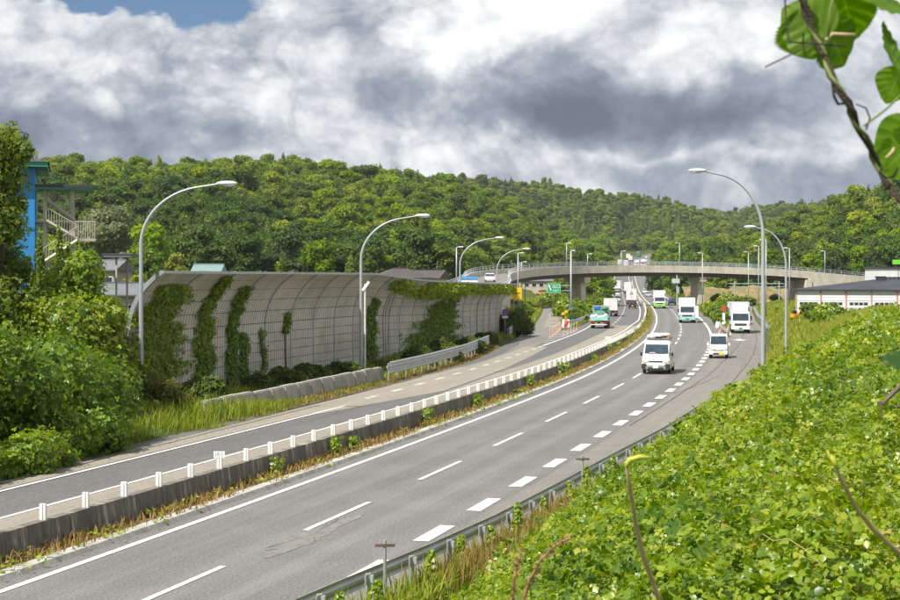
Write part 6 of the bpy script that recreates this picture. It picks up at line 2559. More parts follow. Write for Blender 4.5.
draped("shrub", "yellow-green shrub at the foot of the first lamp post",
       cluster([(150, 385, 0.55), (168, 392, 0.5), (140, 400, 0.6), (158, 412, 0.6), (182, 402, 0.45), (130, 378, 0.5), (175, 415, 0.45)], 66), 2600, (0.09, 0.17), "leaf_yellow", DIAMOND, tint=(0.1, 0.9), hang=0.2)
draped("shrub", "leafy green shrub between the big mound and the near end of the barrier",
       cluster([(108, 345, 0.9), (126, 372, 0.7), (112, 365, 1.0), (138, 388, 0.55), (112, 318, 0.55)], 66), 3600, (0.11, 0.2), "leaf_bush", tint=(0.3, 1.0))
draped("shrub", "dark green shrub growing at the foot of the barrier's near end",
       cluster([(195, 395, 0.7), (212, 392, 0.6), (222, 402, 0.5), (205, 408, 0.6), (186, 405, 0.6)], 69), 3000, (0.1, 0.18), "leaf_vine", tint=(0.1, 0.9), trunk=False)
for i, (px, py, r) in enumerate(((40, 262, 0.5), (60, 250, 0.45), (66, 268, 0.5), (80, 262, 0.4), (32, 280, 0.6))):     # upright shoots
    x, dist = at(px, 64 + i * 0.3)
    zb, zt = topz(py + 60, dist), topz(py - 22, dist)
    lobes = [(x + random.uniform(-0.1, 0.1), dist, zb + (zt - zb) * u, r * (1.05 - u), r * (1.05 - u), (zt - zb) * 0.16) for u in (0.1, 0.3, 0.5, 0.7, 0.85)]
    draped("upright_shrub", "slender upright light green shoot above the big leafy mound", lobes, 900, (0.09, 0.17), "leaf_bush", DIAMOND, tint=(0.4, 1.0), group="upright shoots above the leafy mound", hang=-1.0)
for k, (px, py, dist, r, lb) in enumerate(((262, 381, 76, 0.42, "small dark shrub on top of the low retaining wall, left end"), (288, 376, 79, 0.5, "rounded shrub on the retaining wall below the barrier"), (302, 372, 81, 0.42, "leafy shrub on the retaining wall beside a barrier post"),
                                           (320, 374, 84, 0.42, "low green shrub spilling over the retaining wall"), (343, 371, 87, 0.5, "low green shrub near the second lamp post foot"), (383, 367, 97, 0.5, "shrub at the foot of the vine column on the barrier"),
                                           (412, 358, 103, 0.8, "shrub below the big vine mass on the barrier"), (440, 352, 109, 0.8, "dense shrub below the right part of the big vine mass"), (470, 345, 120, 0.6, "shrub behind the two-rail guardrail"),
                                           (487, 338, 138, 0.6, "shrub near the round sign by the barrier end"), (515, 322, 160, 1.1, "dark shrub just beyond the barrier's far end"))):
    x, y = at(px, dist)
    z = topz(py, dist)
    lobes = [(x + random.uniform(-1, 1) * r, y + random.uniform(-0.6, 0.6) * r, z + random.uniform(-0.8, 0.15) * r, r * random.uniform(0.9, 1.4), r * 1.1, r * random.uniform(0.8, 1.1)) for _ in range(5)]
    draped("shrub", lb, lobes, int(2400 + 1200 * r), (0.09, 0.18), "leaf_vine", tint=(0.1, 0.9), trunk=False)

def row_bush(name, label, px0, px1, n, mat, tint, back=0.0, zc=0.75, r0=0.7, cnt=4200):
    lobes = []
    for k in range(n * 3):
        px = px0 + (px1 - px0) * (k + random.uniform(-1, 1)) / (n * 3 - 1)
        ye = 485 - 0.25 * px
        D = 1550 * 6.0 / (ye - 276) + 1.1 + back + random.uniform(-0.35, 1.2) * (0.6 + 0.3 * back)
        x = (px - 450) / 1550 * D
        r = r0 * random.choice((0.35, 0.5, 0.6, 0.8, 1.0)) * random.uniform(0.85, 1.15)
        lobes.append((x, D, gz(x, D) + zc * random.uniform(0.2, 1.45), r, r, r * random.uniform(0.6, 1.3)))
    draped(name, label, lobes, int(cnt * 1.7), (0.07, 0.15), mat, tint=tint, trunk=False, hang=0.6, shell=0.26)


row_bush("leafy_thicket", "low dark thicket spilling to the edge of the left road below the tall climber-clad tree", -50, 48, 7, "leaf_kudzu", (0.0, 0.85), 0, 0.6, 0.75)
row_bush("leafy_thicket", "low thicket at the road edge below the big leafy mound", 50, 112, 6, "leaf_kudzu", (0.0, 0.75), 0.6, 0.6, 0.7)
row_bush("leafy_thicket", "tall thicket filling the bank behind the low roadside thickets", -60, 105, 14, "leaf_kudzu", (0.0, 0.75), 3.2, 1.9, 1.15, 11000)
# climbing plants on the noise barrier
def vine(label, dfun, wfun, v0, v1, n, mat="leaf_kudzu", tint=(0.0, 0.7), size=(0.08, 0.16), depth=0.14):
    v = RNG.uniform(v0, v1, n)
    c = np.array([dfun(q) for q in v])
    w = np.array([wfun(q) for q in v])
    d = c + RNG.normal(0, 0.40, n) * w + 0.22 * w * np.sin(v * 23 + c) + 0.15 * w * np.sin(v * 61 + 2 * c)
    d = np.clip(d, 0.05, 92.9)
    p = np.array([barrier_point(a, min(max(b, 0), 1), 0.07 + abs(RNG.normal(0, depth * 0.6))) for a, b in zip(d, v)])
    q = np.array([barrier_point(a, min(max(b, 0), 1), 1.2) for a, b in zip(d, v)])
    nr = unit(q - p) + RNG.normal(0, 0.55, (n, 3)) + np.array([-0.2, -0.2, 0.35])
    hd = RNG.normal(size=(n, 3)) * 0.6 + np.array([0, 0, -1.0])
    base = np.array(barrier_point(float(dfun(v0)), 0.0, 0.1))
    th = thing("climbing_vine", base, 0, label, "climbing plant")
    V, F_, T_ = scatter_arrays(TREFOIL_LO[0], TREFOIL_LO[1], p - base, nr, RNG.uniform(size[0], size[1], n), np.clip(RNG.uniform(tint[0], tint[1], n), 0, 1), hd)
    part("foliage", fast_mesh("foliage", V, F_, mat, T_), th)
    mb = MB()
    for k in range(3):
        u = np.linspace(0.0, v1 * 0.95, 10)
        mb.tube([np.array(barrier_point(min(max(float(dfun(a)) + (k - 1) * 0.25 * float(wfun(a)) + 0.1 * math.sin(9 * a + k), 0.05), 92.9), a, 0.05)) - base for a in u], 0.018, 5)
    mb.build("stem", "bark", th)


vine("broad curtain of leafy vine on the first bays of the noise barrier", lambda v: 1.9 + 0.9 * v, lambda v: max(0.5, 3.0 - 2.3 * max(0, v - 0.45) * 1.5), 0.0, 0.88, 9500, tint=(0.1, 1.0))
vine("leafy vine column climbing to the top of the barrier right of the broad curtain", lambda v: 7.9 - 0.2 * v, lambda v: 0.95 + 0.3 * math.sin(5 * v), 0.0, 0.97, 4300, tint=(0.0, 1.0))
vine("narrower vine column beside a barrier post, ending below the rim", lambda v: 11.2 + 0.4 * v, lambda v: 0.75, 0.0, 0.86, 2400)
vine("short vine column reaching half way up the barrier", lambda v: 12.9, lambda v: 0.6, 0.0, 0.48, 900)
vine("sparse thin strand of vine on the bare barrier panels", lambda v: 15.4 + 0.4 * math.sin(7 * v), lambda v: 0.5, 0.0, 0.5, 160)
vine("small dark tuft of vine half way up the barrier", lambda v: 19.3, lambda v: 0.5, 0.44, 0.62, 230)
vine("dark vine column just right of the second lamp post", lambda v: 36.2 + 0.6 * v, lambda v: 1.7 - 0.9 * v, 0.0, 0.72, 3200, tint=(0.0, 0.7))
vine("large dark vine mass climbing the far half of the barrier", lambda v: 54 + 9.0 * v, lambda v: max(1.0, 11.5 - 11.0 * v), 0.0, 0.74, 9000, tint=(0.0, 0.8), size=(0.13, 0.24))
vine("bright leafy fringe of kudzu hanging over the barrier rim", lambda v: 55.5, lambda v: 11.0, 0.80, 1.0, 3600, "leaf_kudzu", tint=(0.4, 0.95), size=(0.14, 0.26), depth=0.5)
vine("thin fringe of kudzu hanging near the far end of the barrier rim", lambda v: 80.0, lambda v: 15.0, 0.86, 1.0, 1300, "leaf_kudzu", tint=(0.4, 0.95), size=(0.14, 0.26), depth=0.5)
vine("few light green sprays hanging from the rim by the second lamp post", lambda v: 40.5, lambda v: 3.0, 0.84, 1.0, 260, "leaf_kudzu", tint=(0.4, 0.95), size=(0.13, 0.24), depth=0.4)

# ------------------------------------------------------------------ grass and weeds
def stuff(name, items, mat, label, cat, parent=None):
    v, f, t = join_arrays(items)
    o = link(bpy.data.objects.new(name, fast_mesh(name, v, f, mat, t)), parent)
    return tag(o, label, cat, None, "stuff")


def strip_pts(n, t0, t1, oa, ob, bias=1.0):
    t = RNG.uniform(t0, t1, n)
    u = RNG.random(n) ** bias
    a = np.array([oa(q) if callable(oa) else oa for q in t]); b = np.array([ob(q) if callable(ob) else ob for q in t])
    o = a + (b - a) * u
    th = RTH(t)
    x = RX(t) + o * np.cos(th)
    y = t - o * np.sin(th)
    return x, y, t, o


def clumpy(x, y, s, seed, lim):
    return fbm(x, y, s, seed) + RNG.normal(0, 0.25, len(x)) > lim


# left roadside grass, feathery and light
x, y, t, o = strip_pts(9000, 40, 86, lambda q: float(ledge(q)) - 0.05, lambda q: float(ledge(q)) - 2.4, 1.2)
k = clumpy(x, y, 5, 41, -0.25)
x, y, t, o = x[k], y[k], t[k], o[k]
hgt = np.interp(t, [40, 56, 61, 66, 72, 86], [0.35, 0.6, 1.1, 0.7, 0.22, 0.15]) * RNG.uniform(0.5, 1.2, len(x)) * np.clip((np.abs(o) - np.abs(ledge(t))) / 0.8, 0.3, 1)
g1 = blades(np.stack([x, y, ground(x, y)], 1), hgt, np.clip(RNG.uniform(-0.1, 0.75, len(x)), 0, 1), 0.55, 0.9)
stuff("roadside_grass", [g1], "grass_blade", "feathery light green grass along the edge of the left road", "grass")
# slope of the retaining wall and guardrail
x, y, t, o = strip_pts(9000, 62, 130, lambda q: float(ledge(q)) - 0.05, lambda q: float(ledge(q)) - 1.6)
g1 = blades(np.stack([x, y, ground(x, y)], 1), RNG.uniform(0.05, 0.3, len(x)) * np.clip(0.7 + 0.6 * fbm(x, y, 3, 47), 0.15, 1.4), RNG.uniform(0.0, 1, len(x)), 0.6, 1.2)
x, y, t, o = strip_pts(16000, 60, 165, lambda q: float(ledge(q)) - (2.5 if q < 88 else 1.3), lambda q: float(ledge(q)) - 4.4)
g2 = blades(np.stack([x, y, ground(x, y)], 1), RNG.uniform(0.15, 0.55, len(x)), RNG.uniform(0.0, 0.9, len(x)), 0.6, 1.4)
stuff("barrier_grass", [g2], "grass_blade", "rough grass on the strip along the foot of the noise barrier", "grass")
stuff("verge_grass", [g1], "grass_dry", "straw-coloured grass between the left lane and the retaining wall", "grass")
# verge at the foot of the median wall
x, y, t, o = strip_pts(30000, 20, 300, -1.66, -0.7, 1.3)
k = clumpy(x, y, 6, 43, -0.35)
g1 = blades(np.stack([x, y, np.full(len(x), 0.02)], 1)[k], RNG.uniform(0.12, 0.4, k.sum()), RNG.uniform(0.15, 1, k.sum()), 0.7, 1.3)
stuff("median_weeds", [g1], "grass_dry", "dry brown weeds along the foot of the median wall", "weeds")
x, y, t, o = strip_pts(11000, 20, 330, -1.55, -0.45)
k = clumpy(x, y, 4, 44, 0.25)
p = np.stack([x, y, RNG.uniform(0.03, 0.28, len(x))], 1)[k]
nr = np.stack([RNG.normal(0, 0.5, k.sum()), RNG.normal(0, 0.5, k.sum()), np.ones(k.sum())], 1)
stuff("median_plants", [scatter_arrays(*DIAMOND, p, nr, RNG.uniform(0.08, 0.17, k.sum()), RNG.uniform(0.3, 0.9, k.sum()))], "leaf_kudzu", "small green weeds dotted along the kerb of the median", "weeds")
for i, (tt_, sc_) in enumerate(((50.5, 0.8), (56, 0.9), (58, 0.7), (68, 1.0), (77, 0.9), (90, 1.1), (101, 1.2), (104, 1.0), (118, 0.8), (131, 1.1), (140, 0.9), (155, 1.0), (170, 1.2), (190, 1.2), (210, 1.2), (235, 1.4))):
    x, y, z = PT(tt_, -1.4, 0.03)
    th = thing("weed_clump", (x, y, z), 0, "leafy green weed growing against the median wall", "weed", "weeds against the median wall")
    n = 130
    p = np.stack([RNG.normal(0, 0.14, n) * sc_, RNG.normal(0, 0.16, n) * sc_, RNG.uniform(0.05, 0.75, n) * sc_], 1)
    nr = np.stack([p[:, 0] * 3, p[:, 1] * 3, np.full(n, 0.6)], 1) + RNG.normal(0, 0.3, (n, 3))
    part("leaves", fast_mesh("leaves", *scatter_arrays(*DIAMOND, p, nr, RNG.uniform(0.08, 0.18, n), RNG.uniform(0.2, 0.9, n))[:2], "leaf_kudzu", np.repeat(RNG.uniform(0.2, 0.9, n), 4)), th)
    mb = MB(); mb.tube([(0, 0, -0.1), (0.02, 0, 0.7 * sc_)], [0.015, 0.006], 5); mb.build("stem", "vine_green", th)

# right bank: grass further on, grass along guardrail, dry stalks
def bank_grass(n, t0, t1, oa, ob, h0, h1, tint, lean, width, lim=None, seed=0, mat="grass_blade", name="bank_grass", label="", bias=1.0):
    x, y, t, o = strip_pts(n, t0, t1, oa, ob, bias)
    if lim is not None:
        k = clumpy(x, y, 9, seed, lim)
        x, y, t, o = x[k], y[k], t[k], o[k]
    g_ = blades(np.stack([x, y, ground(x, y) - 0.02], 1), RNG.uniform(h0, h1, len(x)), RNG.uniform(tint[0], tint[1], len(x)), lean, width)
    stuff(name, [g_], mat, label, "grass")


bank_grass(42000, 66, 130, lambda q: float(redge(q)) + 0.35, lambda q: float(redge(q)) + np.interp(q, [66, 80, 130], [2.0, 9, 16]), 0.35, 0.95, (0.15, 0.95), 0.5, 1.6, -0.6, 51, label="tall yellow-green grass on the bank behind the curved lamp posts")
bank_grass(30000, 125, 330, lambda q: float(redge(q)) + 0.5, lambda q: float(redge(q)) + 26, 0.3, 0.9, (0.1, 0.9), 0.5, 3.0, name="field_grass", label="green grass field between the ramp and the warehouse")
bank_grass(5600, 26, 70, lambda q: float(redge(q)) + 0.25, lambda q: float(redge(q)) + 1.4, 0.3, 0.8, (0.1, 0.7), 0.45, 1.2, name="guardrail_grass", label="fresh green grass growing behind the near guardrail")
bank_grass(1500, 31, 44.5, lambda q: float(redge(q)) + 0.45, lambda q: float(redge(q)) + 2.0, 0.5, 1.05, (0.1, 1.0), 0.28, 0.8, -0.2, 53, "grass_dry", "dry_stalks", "dry brown and yellow stalks behind the near guardrail")
bank_grass(26000, 150, 420, lambda q: float(ledge(q)) - 0.4, lambda q: float(ledge(q)) - 14, 0.25, 0.8, (0.1, 0.9), 0.5, 3.2, name="slope_grass", label="green grass on the slope between the exit ramp and the curling bridge")
bank_grass(12000, 200, 420, -9.9, lambda q: float(np.interp(q, [200, 250, 313, 418], [-11, -14.6, -18, -23])), 0.25, 0.7, (0.1, 0.9), 0.5, 3.2, name="island_grass", label="green grass on the island beside the exit ramp")
bank_grass(12000, 185, 560, 8.6, lambda q: float(np.interp(q, [185, 234, 286, 400, 560], [8.8, 10, 12.4, 22, 30])), 0.25, 0.8, (0.1, 0.95), 0.5, 3.2, name="roadside_meadow", label="green grass between the main road and the merging ramp")
bank_grass(14000, 400, 900, 9.0, 26.0, 0.4, 1.2, (0.0, 0.8), 0.5, 6.0, name="far_verge_grass", label="grass along the far oncoming lanes")
bank_grass(14000, 330, 900, -10, -30.0, 0.4, 1.2, (0.0, 0.8), 0.5, 6.0, name="far_left_verge_grass", label="grass along the far lanes leading away")

# shrubs on the island and slopes: shared meshes
random.seed(5)
shr = []
for k in range(4):
    r = 1.0
    lobes = [(random.uniform(-0.7, 0.7), random.uniform(-0.7, 0.7), random.uniform(0.3, 0.8), random.uniform(0.5, 0.8), random.uniform(0.5, 0.8), random.uniform(0.4, 0.7)) for _ in range(6)]
    shr.append(foliage_mesh("foliage", lobes, 900, (0.16, 0.34), "leaf_bush" if k % 2 else "leaf_kudzu", DIAMOND, 0.8, (0.1, 0.9), 0.2, 0.8))
sm = MB(); sm.tube([(0, 0, -0.3), (0, 0, 0.8)], [0.08, 0.03], 6)
shr_stem = sm.mesh("stem", "bark")


def shrubs(n, t0, t1, oa, ob, s0, s1, label, group, shapes=(0, 1, 2, 3), seed=0):
    r = random.Random(seed)
    for i in range(n):
        t = t0 + (t1 - t0) * (i + r.random()) / n
        a = oa(t) if callable(oa) else oa
        b = ob(t) if callable(ob) else ob
        x, y, _ = PT(t, a + (b - a) * r.random(), 0)
        th = thing("shrub", (x, y, gz(x, y) - 0.05), r.uniform(0, 6), label, "shrub", group)
        s = r.uniform(s0, s1)
        th.scale = (s, s, s * r.uniform(0.8, 1.2))
        part("foliage", shr[r.choice(shapes)], th); part("stem", shr_stem, th)


isl_r = lambda q: float(np.interp(q, [200, 250, 313, 418], [-11.4, -14.2, -17.4, -22]))
shrubs(34, 212, 400, -10.4, isl_r, 0.9, 1.9, "leafy green shrub on the island below the green exit sign", "shrubs on the exit island", seed=1)
shrubs(26, 190, 330, lambda q: float(np.interp(q, [190, 234, 286, 330], [9.0, 9.3, 9.6, 10])), lambda q: float(np.interp(q, [190, 234, 286, 330], [9.0, 9.8, 12.0, 15])), 0.7, 1.5, "leafy green shrub between the main road and the merging ramp", "shrubs beside the merging ramp", seed=2)
shrubs(26, 330, 560, 9.6, 22, 1.2, 2.4, "green shrub on the right roadside under and beyond the overpass", "shrubs on the right roadside by the overpass", seed=3)
shrubs(22, 165, 300, lambda q: float(ledge(q)) - 2.0, lambda q: float(ledge(q)) - 9, 0.6, 1.3, "green shrub on the slope below the curling bridge", "shrubs on the slope below the curling bridge", seed=4)
shrubs(24, 330, 560, -11, -26, 1.2, 2.4, "green shrub on the left roadside by the overpass", "shrubs on the left roadside by the overpass", seed=6)
shrubs(46, 135, 260, lambda q: float(redge(q)) + 3, lambda q: float(redge(q)) + 24, 0.6, 1.4, "low green shrub in the grass field in front of the warehouse", "shrubs in the warehouse field", seed=7)
shrubs(14, 290, 400, lambda q: float(redge(q)) + 1, lambda q: float(redge(q)) + 20, 0.8, 1.6, "green shrub by the ramp near the bridge abutment", "shrubs near the bridge abutment", seed=8)

# ------------------------------------------------------------------ kudzu bank
def mound(x, y):
    return 0.34 + 0.26 * fbm(x, y, 3.4, 61) + 0.15 * fbm(x, y, 1.2, 62) + 0.09 * fbm(x, y, 0.45, 66)


def kudzu():
    rs = RNG
    def sample(n, y0, y1, u0, u1):
        y = np.sqrt(rs.uniform(y0 * y0, y1 * y1, n))
        u = rs.uniform(u0, u1, n)
        return u * y, y
    items, near = [], None
    xx, yy = sample(15000, 3.0, 60, 0.36, 0.75)          # the cover goes on beyond the frame
    zz = ground(xx, yy) + mound(xx, yy) - rs.exponential(0.08, len(xx))
    items.append(scatter_arrays(*TREFOIL_LO, np.stack([xx, yy, zz], 1), rs.normal(0, 0.5, (len(xx), 3)) + np.array([0, 0, 1.0]), rs.uniform(0.11, 0.19, len(xx)), np.clip(rs.normal(0.55, 0.25, len(xx)), 0, 0.93)))
    total = []
    for (n, y0, y1, s0, s1, tm, zlo) in ((15000, 5.0, 9.0, 0.026, 0.062, TREFOIL_HI, -0.5), (64000, 9.0, 24, 0.031, 0.078, TREFOIL_MID, -0.5), (44000, 24, 45, 0.06, 0.125, TREFOIL_LO, -0.35), (26000, 45, 80, 0.11, 0.19, TREFOIL_LO, -0.3), (16000, 80, 125, 0.16, 0.27, TREFOIL_LO, -0.25)):
        x, y = sample(n, y0, y1, -0.12, 0.36)
        t, o = inv(x, y)
        re = bedge(t)
        inner = np.interp(t, [0, 30, 44, 60, 75, 95, 125], [0.4, 0.45, 0.6, 0.9, 3.0, 7.5, 11])
        k = o > re + inner + rs.normal(0, 0.35, n) + 0.5 * fbm(x, y, 4, 63)
        k &= fbm(x, y, 1.1, 67) + rs.normal(0, 0.2, n) > -0.8
        x, y, t, o, re = x[k], y[k], t[k], o[k], re[k]
        fade = np.clip((o - re - 0.2) / 3.0, 0.3, 1)
        def top(a, b):
            return ground(a, b) + mound(a, b) * fade
        z = top(x, y)
        e = 0.12
        nx = -(top(x + e, y) - z) / e
        ny = -(top(x, y + e) - z) / e
        dz = -np.abs(rs.exponential(0.10, len(x))) + rs.normal(0, 0.03, len(x))
        dz = np.clip(dz, zlo, 0.12)
        p = np.stack([x, y, z + dz], 1)
        nr = np.stack([nx * 0.6, ny * 0.6, np.ones(len(x))], 1) + rs.normal(0, 0.62, (len(x), 3)) + np.array([-0.12, -0.12, 0])
        tint = np.clip(0.5 + 0.2 * fbm(x, y, 2.5, 64) + rs.normal(0, 0.27, len(x)), 0, 0.93)
        yel = rs.random(len(x)) < 0.025
        tint = np.where(yel, rs.uniform(0.93, 1.0, len(x)), tint)
        hd = rs.normal(size=(len(x), 3)) + np.array([-0.5, -0.3, -0.7])
        sz = s0 + (s1 - s0) * rs.random(len(x)) ** 1.5
        if y0 == 5.0:
            vis = np.where((y > 7.3) & (x / y < 0.285) & (x / y > -0.02) & (dz > -0.06), y, 1e9)
            ix = np.argsort(vis)[:300]
            near = (p[ix], nr[ix], sz[ix] * 1.15, tint[ix], hd[ix])
            m = np.ones(len(x), bool); m[ix] = False
            p, nr, sz, tint, hd = p[m], nr[m], sz[m], tint[m], hd[m]
        items.append(scatter_arrays(tm[0], tm[1], p, nr, sz, tint, hd))
    ob = stuff("kudzu_cover", items, "leaf_kudzu", "dense bright green kudzu leaves covering the bank above the road", "ground cover")
    # nearest leaves one by one
    lm = [fast_mesh("leaf", TREFOIL_HI[0], TREFOIL_HI[1], "leaf_kudzu", np.full(len(TREFOIL_HI[0]), q)) for q in np.linspace(0.15, 0.92, 8)]
    for i in range(len(near[0])):
        n_ = Vector(unit(near[1][i])); h = Vector(near[4][i])
        yv = (h - n_ * h.dot(n_)).normalized()
        xv = yv.cross(n_)
        R = Matrix((xv, yv, n_)).transposed()
        o = bpy.data.objects.new("leaf", lm[min(7, int(near[3][i] * 8))])
        o.matrix_local = Matrix.LocRotScale(Vector(near[0][i]), R.to_quaternion(), Vector((near[2][i],) * 3))
        link(o, ob)
    # runners trailing over the leaves
    mb = MB()
    for k in range(75):
        y0 = math.sqrt(rs.uniform(36, 1200))
        x0 = y0 * rs.uniform(-0.05, 0.33)
        if inv(np.array([x0]), np.array([y0]))[1][0] < redge(y0) + 2:
            continue
        a = rs.uniform(0, 6.28)
        pts = []
        for q in range(16):
            zz = gz(x0, y0) + float(mound(np.array([x0]), np.array([y0]))[0]) + 0.03 + 0.04 * math.sin(q * 0.7 + k)
            pts.append((x0, y0, zz))
            a += rs.normal(0, 0.25)
            x0 += math.cos(a) * 0.09; y0 += math.sin(a) * 0.09
        mb.tube(pts, 0.0032, 4, cap=False)
    o = mb.build("runners", "runner_stem", ob)
    tag(o, kind="stuff")


kudzu()
# bushier weeds standing out of the kudzu along the guardrail
for i, (tt_, oo, hh) in enumerate(((28.5, 9.3, 0.8), (30.5, 9.3, 0.9), (32.1, 9.5, 0.8), (34.6, 9.3, 0.95), (36.2, 9.2, 1.0), (38.1, 9.5, 0.9), (40, 9.4, 1.15), (42.4, 9.4, 0.95), (45, 9.5, 1.0), (47, 9.6, 1.2), (50.5, 9.7, 1.1), (54, 9.9, 1.0), (58, 10.2, 1.0))):
    x, y, z = PT(tt_, float(redge(tt_)) + 0.7, 0)
    th = thing("tall_weed", (x, y, gz(x, y)), 0, "tall leafy weed rising beside the near guardrail", "weed", "tall weeds beside the near guardrail")
    n = 170
    zz = RNG.uniform(0.1, 1.0, n)
    a = RNG.uniform(0, 6.28, n)
    r = 0.2 * (1.05 - zz)
    p = np.stack([r * np.cos(a), r * np.sin(a), zz * hh], 1)
    nr = np.stack([np.cos(a), np.sin(a), np.full(n, 0.8)], 1) + RNG.normal(0, 0.3, (n, 3))
    part("leaves", fast_mesh("leaves", *scatter_arrays(*DIAMOND, p, nr, RNG.uniform(0.07, 0.15, n), np.zeros(n), np.stack([np.cos(a), np.sin(a), np.full(n, -0.2)], 1))[:2], "leaf_kudzu", np.repeat(RNG.uniform(0.2, 0.95, n), 4)), th)
    mb = MB(); mb.tube([(0, 0, -0.2), (0.02, 0.01, hh)], [0.014, 0.005], 5); mb.build("stem", "vine_green", th)

# old railing in the kudzu
x, y = at(880, 17.5)
g = gz(x, y)
zr = topz(406, 17.5)
th = thing("old_railing", (x, y, g), 0.0, "rusty brown railing sticking out of the kudzu leaves", "railing")
mb = MB(); mb.box((0, 0, (zr - g) / 2 - 0.1), (0.05, 0.05, zr - g + 0.3)); mb.build("post", "rust_metal", th)
mb = MB(); mb.tube([(0, 0, zr - g), (0.34, 0.25, zr - g + 0.24), (1.2, 0.9, zr - g + 0.85)], 0.025, 6); mb.build("rail", "rust_metal", th)
mb = MB(); mb.tube([(0, 0, zr - g - 0.02), (0.9, 0.6, zr - g - 0.03)], 0.022, 6); mb.build("rail", "rust_metal", th)
mb = MB(); mb.box((1.2, 0.9, (zr - g) / 2 + 0.2), (0.05, 0.05, zr - g + 0.9)); mb.build("post", "rust_metal", th)

# ------------------------------------------------------------------ thin summer haze
def haze():
    m = bpy.data.materials.new("haze_air")
    m.use_nodes = True
    nt = m.node_tree
    nt.nodes.clear()
    out = nt.nodes.new("ShaderNodeOutputMaterial")
    v = nt.nodes.new("ShaderNodeVolumePrincipled")
    v.inputs["Color"].default_value = (0.86, 0.92, 1.0, 1)
    v.inputs["Density"].default_value = 0.00007
    v.inputs["Anisotropy"].default_value = 0.2
    nt.links.new(v.outputs[0], out.inputs["Volume"])
    MATS["haze_air"] = m
    mb = MB(); mb.box((0, 1270, 68), (3300, 2760, 150))
    o = mb.build("haze", "haze_air")
    tag(o, kind="stuff")
haze()
SC.cycles.volume_bounces = 0

# ------------------------------------------------------------------ the vine and dry stalks close to the viewer
def P3(px, py, D):
    return np.array(((px - 450) / 1550 * D, D, 6.6 + (276 - py) / 1550 * D))


def big_leaf(parent, origin, centre, tip, face, width, mat, seed, curl=0.12, fold=0.12, serr=0.05, tint=0.5, heart=0.12):
    """ovate leaf with a serrated rim; centre = stalk end, tip = leaf tip (world)"""
    r = random.Random(seed)
    c, tp = np.array(centre, float), np.array(tip, float)
    y = tp - c
    ln = np.linalg.norm(y)
    y /= ln
    n = np.array(face, float)
    n = n - y * (n @ y)
    n /= np.linalg.norm(n)
    x = np.cross(y, n)
    nu, nv = 24, 72
    vs, ts = [], []
    for i in range(nv + 1):
        u = i / nv
        w = width / 2 * (math.sin(math.pi * min(1, u ** 0.72)) ** 0.8) * (1 + 0.05 * math.sin(7 * u + seed))
        w = max(w, 0.0006)
        w *= 1 + serr * 1.5 * (0.5 - (i % 3) / 2)
        for j in range(nu + 1):
            s = j / nu * 2 - 1
            back = -heart * ln * (abs(s) ** 1.5) * max(0, 1 - u * 3)
            h = fold * abs(s) * w - curl * ln * (u * u) + 0.012 * ln * math.sin(9 * u + 3 * s + seed) - 0.05 * w * s * s
            h += 0.010 * ln * math.cos(abs(s) * 9 - u * 34) * (0.3 + abs(s))
            p = c + y * (u * ln + back) + x * (s * w) + n * h
            vs.append(p - origin)
            ts.append(tint + 0.45 * (1 if abs(s) < 0.05 else 0) + 0.32 * max(0.0, math.cos(abs(s) * 7 - u * 30)) ** 10 + 0.10 * math.sin(13 * u + 5 * s + seed) + r.uniform(-0.06, 0.06))
    fs = []
    for i in range(nv):
        for j in range(nu):
            a = i * (nu + 1) + j
            fs.append((a, a + 1, a + nu + 2, a + nu + 1))
    me = fast_mesh("leaf", np.array(vs), np.array(fs), mat, np.clip(ts, 0, 1), smooth=True)
    return part("leaf", me, parent)


